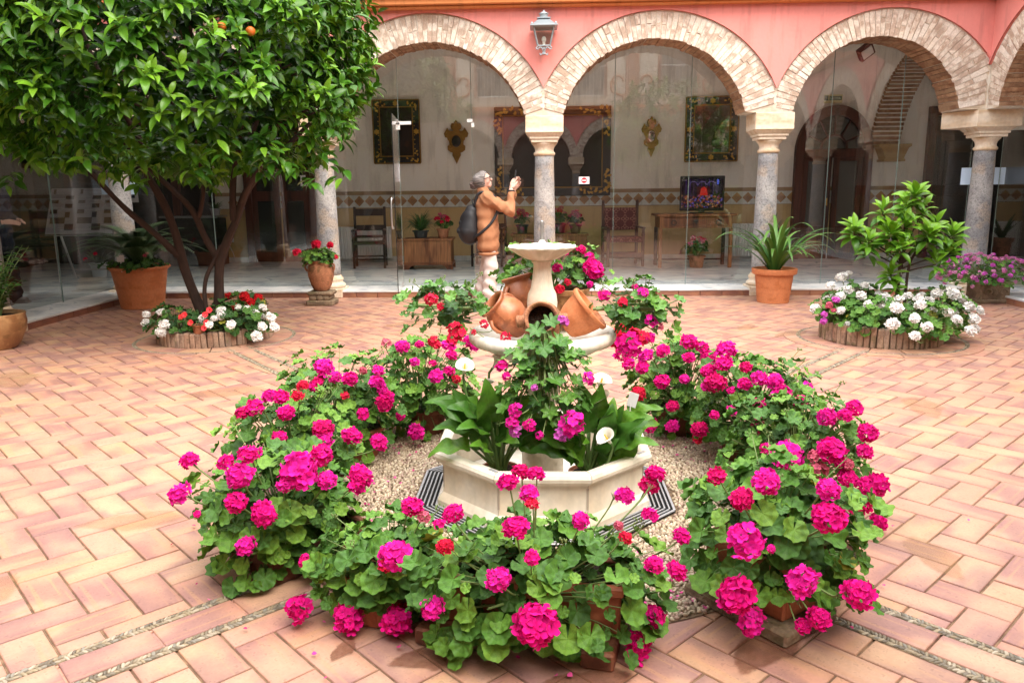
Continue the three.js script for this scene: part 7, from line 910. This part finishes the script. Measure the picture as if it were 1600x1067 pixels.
// ---------------------------------------------------------------- people
function field(prims, c, half, n, k, bump) { // smooth union of tapered capsules [a, ra, b, rb]
  const mc = new MarchingCubes(n, undefined, false, false, 220000); mc.isolation = 0; mc.reset(); const F = mc.field, h = n / 2, L = prims.map(([a, ra, b, rb, kk]) => ({ a, ra, d: [b[0] - a[0], b[1] - a[1], b[2] - a[2]], rb, q: 1 / Math.max(1e-9, (b[0] - a[0]) ** 2 + (b[1] - a[1]) ** 2 + (b[2] - a[2]) ** 2), k: kk ?? k }));
  for (let z = 0; z < n; z++) for (let y = 0; y < n; y++) for (let x = 0; x < n; x++) {
    const X = c[0] + (x - h) / h * half, Y = c[1] + (y - h) / h * half, Z = c[2] + (z - h) / h * half; let s = 1e3;
    for (const p of L) { const ux = X - p.a[0], uy = Y - p.a[1], uz = Z - p.a[2]; let t = (ux * p.d[0] + uy * p.d[1] + uz * p.d[2]) * p.q; t = t < 0 ? 0 : t > 1 ? 1 : t; const dx = ux - p.d[0] * t, dy = uy - p.d[1] * t, dz = uz - p.d[2] * t, e = Math.sqrt(dx * dx + dy * dy + dz * dz) - (p.ra + (p.rb - p.ra) * t), kk = p.k, w = kk - Math.abs(s - e); s = Math.min(s, e) - (w > 0 ? w * w / (4 * kk) : 0); }
    if (bump && s < 0.06) s += bump(X, Y, Z);
    F[x + y * n + z * n * n] = -s;
  }
  mc.update(); const cnt = mc.count, g = new THREE.BufferGeometry(), P = new Float32Array(cnt * 3); for (let i = 0; i < cnt * 3; i++) P[i] = mc.positionArray[i] * half + c[i % 3];
  g.setAttribute('position', new THREE.BufferAttribute(P, 3)); const w = mergeVertices(g, 1e-4); w.computeVertexNormals(); return boxUV(w, 1.5);
}
const skin = mk(lin(0.60, 0.365, 0.29), { roughness: 0.55 });
function person(label, pos, turn, J, cloth) {
  const o = thing('person', label, 'person', pos, turn), { hd, tilt } = J, ct = Math.cos(tilt), st = Math.sin(tilt), hp = (f, u, z) => [hd[0] + f * ct - u * st, hd[1] + f * st + u * ct, z];
  const mirror = (a) => [a[0], a[1], -a[2]];
  const torso = [[[0, 0.93, 0.07], 0.105, J.chest(0.07), 0.11], [[0, 0.93, -0.07], 0.105, J.chest(-0.07), 0.11], [J.chest(0), 0.1, J.neck, 0.06], [J.sr, 0.06, J.sl, 0.06], [[0.0, 0.98, 0], 0.1, J.chest(0), 0.11]];
  const arm = (s, e, w, k = 0) => [[s, 0.056 + k, e, 0.042 + k], [e, 0.042 + k, w, 0.029 + k * 0.8]];
  const legs = (k) => J.legs.flatMap(([h, kn, a]) => [[h, 0.085 + k, kn, 0.058 + k], [kn, 0.056 + k, a, 0.038 + k * 1.3]]);
  const head = [[hp(-0.012, 0.025, 0), 0.088, hp(0.008, 0.03, 0), 0.086], [hp(0.02, -0.045, 0), 0.062, hp(0.052, -0.075, 0), 0.034], [hp(0.07, 0.02, 0.02), 0.026, hp(0.07, 0.02, -0.02), 0.026], [hp(0.078, 0.012, 0), 0.012, hp(0.107, -0.022, 0), 0.0125], [hp(0.08, -0.052, 0.012), 0.012, hp(0.08, -0.052, -0.012), 0.012], [hp(0.058, -0.018, 0.035), 0.026, hp(0.05, -0.03, 0.04), 0.022], [hp(0.058, -0.018, -0.035), 0.026, hp(0.05, -0.03, -0.04), 0.022], [hp(-0.012, 0.012, 0.082), 0.012, hp(-0.014, -0.03, 0.08), 0.009, 0.006], [hp(-0.012, 0.012, -0.082), 0.012, hp(-0.014, -0.03, -0.08), 0.009, 0.006], [J.neck, 0.052, hp(-0.02, -0.05, 0), 0.05]];
  const hand = ([w, p, f, th]) => { const a = V(...w), b = V(...p), ax = b.clone().sub(a).normalize(), fw = V(...f).normalize(), sd = new THREE.Vector3().crossVectors(ax, fw).normalize(), out = [[w, 0.026, a.clone().lerp(b, 0.6).toArray(), 0.026]]; for (let i = 0; i < 4; i++) { const off = (i - 1.5) * 0.019, k = b.clone().addScaledVector(sd, off), L = [0.07, 0.08, 0.076, 0.06][i], m = k.clone().addScaledVector(ax, L * 0.5).addScaledVector(fw, L * 0.16), e = m.clone().addScaledVector(ax, L * 0.28).addScaledVector(fw, L * 0.42); out.push([a.clone().addScaledVector(sd, off * 0.6).lerp(k, 0.35).toArray(), 0.014, k.toArray(), 0.0105], [k.toArray(), 0.0098, m.toArray(), 0.0088, 0.004], [m.toArray(), 0.0088, e.toArray(), 0.0072, 0.003]); } const t0 = a.clone().lerp(b, 0.35).addScaledVector(sd, th * 0.026), t1 = t0.clone().addScaledVector(ax, 0.035).addScaledVector(sd, th * 0.022).addScaledVector(fw, 0.012), t2 = t1.clone().addScaledVector(ax, 0.034).addScaledVector(fw, 0.018); out.push([t0.toArray(), 0.015, t1.toArray(), 0.011, 0.006], [t1.toArray(), 0.0105, t2.toArray(), 0.0085, 0.004]); return out; };
  const cen = (h) => h[1];
  const feet = J.legs.map(([, , a]) => [[a[0] - 0.03, a[1] - 0.06, a[2]], 0.036, [a[0] + 0.14, a[1] - 0.075, a[2] + 0.01], 0.03]);
  const body = merge([field([...torso, ...arm(J.sr, J.er, J.wr), ...arm(J.sl, J.el, J.wl), ...legs(0), ...feet, [J.neck, 0.052, hp(-0.01, -0.04, 0), 0.05]], [0.1, 0.86, 0], 0.94, 132, 0.05), field(head, hd, 0.17, 84, 0.022), field(hand(J.hr), cen(J.hr), 0.125, 76, 0.008), field(hand(J.hl), cen(J.hl), 0.125, 76, 0.008)]);
  part('body', body, skin, o);
  const wr = (X, Y, Z) => { const low = sstep(1.15, 0.75, Y); return 0.012 * (1 - low) * Math.pow(Math.abs(Math.sin(X * 24 + Y * 19 + 2.4 * Math.sin(Z * 15 + Y * 6))), 0.7) + 0.004 * Math.sin(Y * 44 - X * 26 + Z * 20 + 2 * Math.sin(X * 14)) + low * 0.012 * Math.pow(Math.abs(Math.sin(Math.atan2(Z, X) * 5 + Y * 4)), 0.8) - 0.006 * low; };
  const jk = [...torso.map(([a, ra, b, rb]) => [a, ra + 0.032, b, rb + 0.026]), ...arm(J.sr, J.er, J.cr, 0.026), ...arm(J.sl, J.el, J.cl, 0.026), [[0, 0.76, 0.08], 0.135, [0, 0.95, 0.075], 0.13], [[0, 0.76, -0.08], 0.135, [0, 0.95, -0.075], 0.13], [J.neck, 0.072, hp(-0.05, -0.1, 0), 0.066]];
  part('jacket', field(jk, [0.1, 1.05, 0], 0.6, 100, 0.045, wr), cloth.jacket, o);
  part('jacket_hem', tube(Array.from({ length: 25 }, (_, i) => { const a = i / 24 * TAU; return [Math.cos(a) * 0.118, 0.655, Math.sin(a) * 0.2]; }), 0.02, 48, 8), cloth.jacket, o);
  part('trousers', field([...J.legs.flatMap(([h, kn, a]) => [[[h[0], 0.84, h[2] * 0.9], 0.09, kn, 0.088], [kn, 0.09, [a[0], a[1] + 0.0, a[2]], 0.092]]), [[0, 0.86, 0.06], 0.1, [0, 0.86, -0.06], 0.1]], [0, 0.5, 0], 0.56, 92, 0.03, (X, Y, Z) => 0.009 * Math.sin(Y * 48 + X * 20 + 2 * Math.sin(Z * 25)) * sstep(0.8, 0.15, Y) + 0.002 * Math.sin(Y * 30 + Z * 40)), cloth.trousers, o);
  for (const [, , a] of J.legs) part('shoe', [field([[[a[0] - 0.05, 0.045, a[2]], 0.047, [a[0] + 0.15, 0.035, a[2] + 0.01], 0.04]], [a[0] + 0.05, 0.05, a[2]], 0.2, 40, 0.02), cb(0.29, 0.025, 0.095, a[0] + 0.05, 0.0135, a[2] + 0.005, 0.01)], cloth.shoe, o);
  const hairP = [[hp(-0.03, 0.03, 0), 0.093, hp(0.012, 0.055, 0), 0.074], [hp(-0.04, -0.02, 0.0), 0.078, hp(-0.045, 0.02, 0), 0.088], [hp(-0.04, -0.03, 0.045), 0.042, hp(0.01, 0.045, 0.055), 0.04], [hp(-0.04, -0.03, -0.045), 0.042, hp(0.01, 0.045, -0.055), 0.04]];
  part('hair', field(hairP, hp(-0.03, 0.02, 0), 0.17, 66, 0.03, (X, Y, Z) => 0.0012 * Math.sin((Y + X) * 260 + Z * 90)), cloth.hair, o);
  if (J.bun) part('hair_bun', field([[hp(-0.135, -0.005, 0), 0.04, hp(-0.14, 0.02, 0.01), 0.034], [hp(-0.15, -0.03, -0.01), 0.026, hp(-0.12, -0.035, 0.015), 0.024], [hp(-0.16, 0.01, 0.02), 0.022, hp(-0.17, -0.02, 0.0), 0.018]], hp(-0.14, 0, 0), 0.09, 44, 0.012, (X, Y, Z) => 0.003 * Math.sin(X * 180) * Math.sin(Y * 160 + Z * 100)), cloth.bun, o);
  part('eyes', [1, -1].map((s) => ball(0.0125, ...hp(0.078, 0.012, s * 0.031), [1, 1, 1], 12)), mk(lin(0.7, 0.68, 0.66), { roughness: 0.2 }), o); part('irises', [1, -1].map((s) => ball(0.006, ...hp(0.0875, 0.0135, s * 0.031), [1, 1, 1], 8)), M.iron, o);
  part('lips', tube([hp(0.084, -0.052, 0.02), hp(0.0925, -0.052, 0), hp(0.084, -0.052, -0.02)], 0.005, 8, 6), mk(lin(0.4, 0.13, 0.11)), o);
  if (J.glasses) part('glasses', [...[1, -1].map((s) => tube(Array.from({ length: 15 }, (_, i) => { const a = i / 14 * TAU; return hp(0.1, 0.008 + Math.sin(a) * 0.018, s * 0.033 + Math.cos(a) * 0.024); }), 0.0036, 24, 5)), ...[1, -1].map((s) => tube([hp(0.1, 0.014, s * 0.057), hp(0.06, 0.016, s * 0.078), hp(-0.01, 0.014, s * 0.092)], 0.0042, 8, 5)), rod(hp(0.101, 0.012, 0.009), hp(0.101, 0.012, -0.009), 0.002, 5)], M.black, o);
  return o;
}
const jacketM = mk(lin(0.42, 0.185, 0.088), { map: T.cloth, roughness: 0.9 }), hairTex = tex(128, (u, v) => { const f = fbm(u, v, 3, 50, 3, 221); const k = 0.4 + 0.6 * sstep(0.3, 0.75, f); return [k, k * 0.97, k * 0.95]; });
const PP = [-0.69, 0, -10.24];
{
  const J = { hd: [-0.055, 1.585, 0], tilt: R(20), chest: (z) => [-0.025, 1.27, z], neck: [-0.05, 1.435, 0], sr: [0.0, 1.365, 0.165], sl: [-0.01, 1.365, -0.165], er: [0.3, 1.2, 0.2], el: [0.27, 1.22, -0.12], wr: [0.31, 1.47, 0.1], wl: [0.34, 1.47, -0.03], cr: [0.312, 1.43, 0.112], cl: [0.335, 1.43, -0.042], hr: [[0.31, 1.47, 0.1], [0.33, 1.555, 0.075], [0.55, 0.25, -0.7], -1], hl: [[0.34, 1.47, -0.03], [0.37, 1.555, -0.01], [0.3, 0.3, 0.7], 1], legs: [[[0.0, 0.88, 0.09], [0.035, 0.48, 0.095], [0.0, 0.085, 0.1]], [[0.0, 0.88, -0.09], [-0.02, 0.48, -0.1], [-0.13, 0.085, -0.11]]], bun: true, glasses: true };
  const o = person('person in an orange jacket and pale trousers photographing with raised phone', PP, 0, J, { jacket: jacketM, trousers: mk(lin(0.68, 0.585, 0.54), { map: T.cloth, roughness: 0.9 }), shoe: mk(lin(0.3, 0.25, 0.2)), hair: mk(lin(0.36, 0.34, 0.34), { map: rep(hairTex, 3), roughness: 0.55 }), bun: mk(lin(0.2, 0.15, 0.14), { map: rep(hairTex, 5), roughness: 0.6 }) });
  part('wristband', tube(Array.from({ length: 13 }, (_, i) => { const a = i / 12 * TAU; return [0.313 + Math.cos(a) * 0.036, 1.448 + Math.sin(a) * 0.01, 0.104 + Math.sin(a) * 0.036]; }), 0.011, 24, 8), M.black, o);
  const ph = thing('smartphone', 'black smartphone held up in both hands of the person', 'phone', [PP[0] + 0.362, 1.64, PP[2] + 0.035], R(8)); part('housing', norm(new RoundedBoxGeometry(0.011, 0.155, 0.075, 3, 0.005)), mk(lin(0.04, 0.04, 0.045), { roughness: 0.3 }), ph).rotation.z = R(-8); part('lens', cyl(0.009, 0.009, 0.004, 0.008, 0.05, 0.015, 14, 0, 0, PI / 2), M.black, ph);
  // backpack
  const b = thing('backpack', 'black nylon backpack worn by the person in the orange jacket', 'backpack', [PP[0], 0, PP[2]]), nyl = mk(lin(0.010, 0.010, 0.013), { roughness: 0.62 });
  part('bag', field([[[-0.2, 1.2, 0.05], 0.085, [-0.25, 0.95, 0.075], 0.125], [[-0.2, 1.2, -0.05], 0.085, [-0.25, 0.95, -0.075], 0.125], [[-0.27, 0.92, 0], 0.12, [-0.24, 1.1, 0], 0.12], [[-0.24, 0.87, 0.05], 0.1, [-0.24, 0.87, -0.05], 0.1]], [-0.24, 1.03, 0], 0.36, 72, 0.05, (X, Y, Z) => 0.004 * Math.sin(X * 22 + Y * 12 + 3 * Math.sin(Z * 14)) + 0.002 * Math.sin(Y * 30 - Z * 40 + X * 25)), nyl, b);
  part('pocket', field([[[-0.36, 0.95, 0.05], 0.05, [-0.36, 0.95, -0.05], 0.05], [[-0.345, 1.05, 0.04], 0.035, [-0.345, 1.05, -0.04], 0.035]], [-0.35, 0.98, 0], 0.16, 40, 0.04), nyl, b);
  for (const s of [1, -1]) part('strap', tube([[-0.17, 1.27, s * 0.1], [-0.1, 1.43, s * 0.115], [0.03, 1.42, s * 0.13], [0.12, 1.33, s * 0.13], [0.135, 1.22, s * 0.14], [0.05, 1.05, s * 0.195], [-0.08, 0.93, s * 0.2], [-0.2, 0.85, s * 0.12]], 0.019, 40, 8), nyl, b);
  part('haul_loop', tube([[-0.19, 1.27, 0.03], [-0.2, 1.34, 0.02], [-0.18, 1.34, -0.02], [-0.18, 1.27, -0.03]], 0.008, 14, 6), nyl, b);
}
{
  const J = { hd: [0.02, 1.62, 0], tilt: R(-8), chest: (z) => [0.0, 1.3, z], neck: [0, 1.45, 0], sr: [0, 1.39, 0.18], sl: [0, 1.39, -0.18], er: [0.0, 1.1, 0.24], el: [0.02, 1.1, -0.22], wr: [0.23, 1.04, 0.16], wl: [0.25, 1.05, -0.1], cr: [0.2, 1.045, 0.17], cl: [0.22, 1.055, -0.115], hr: [[0.23, 1.04, 0.16], [0.31, 1.04, 0.11], [0.3, -0.4, -0.6], 1], hl: [[0.25, 1.05, -0.1], [0.33, 1.05, -0.05], [0.3, -0.4, 0.6], -1], legs: [[[0, 0.88, 0.09], [0.02, 0.48, 0.1], [-0.02, 0.085, 0.1]], [[0, 0.88, -0.09], [0.05, 0.48, -0.1], [0.06, 0.085, -0.1]]] };
  person('person in dark blue at the far left edge, standing behind the glass', [-6.86, GY, -9.62], R(-4), J, { jacket: mk(lin(0.02, 0.028, 0.06), { map: T.cloth, roughness: 0.9 }), trousers: mk(lin(0.015, 0.016, 0.022), { map: T.cloth, roughness: 0.9 }), shoe: mk(lin(0.2, 0.18, 0.17)), hair: mk(lin(0.05, 0.035, 0.03), { map: rep(hairTex, 3), roughness: 0.6 }), bun: M.black });
}

renderer.render(scene, camera);
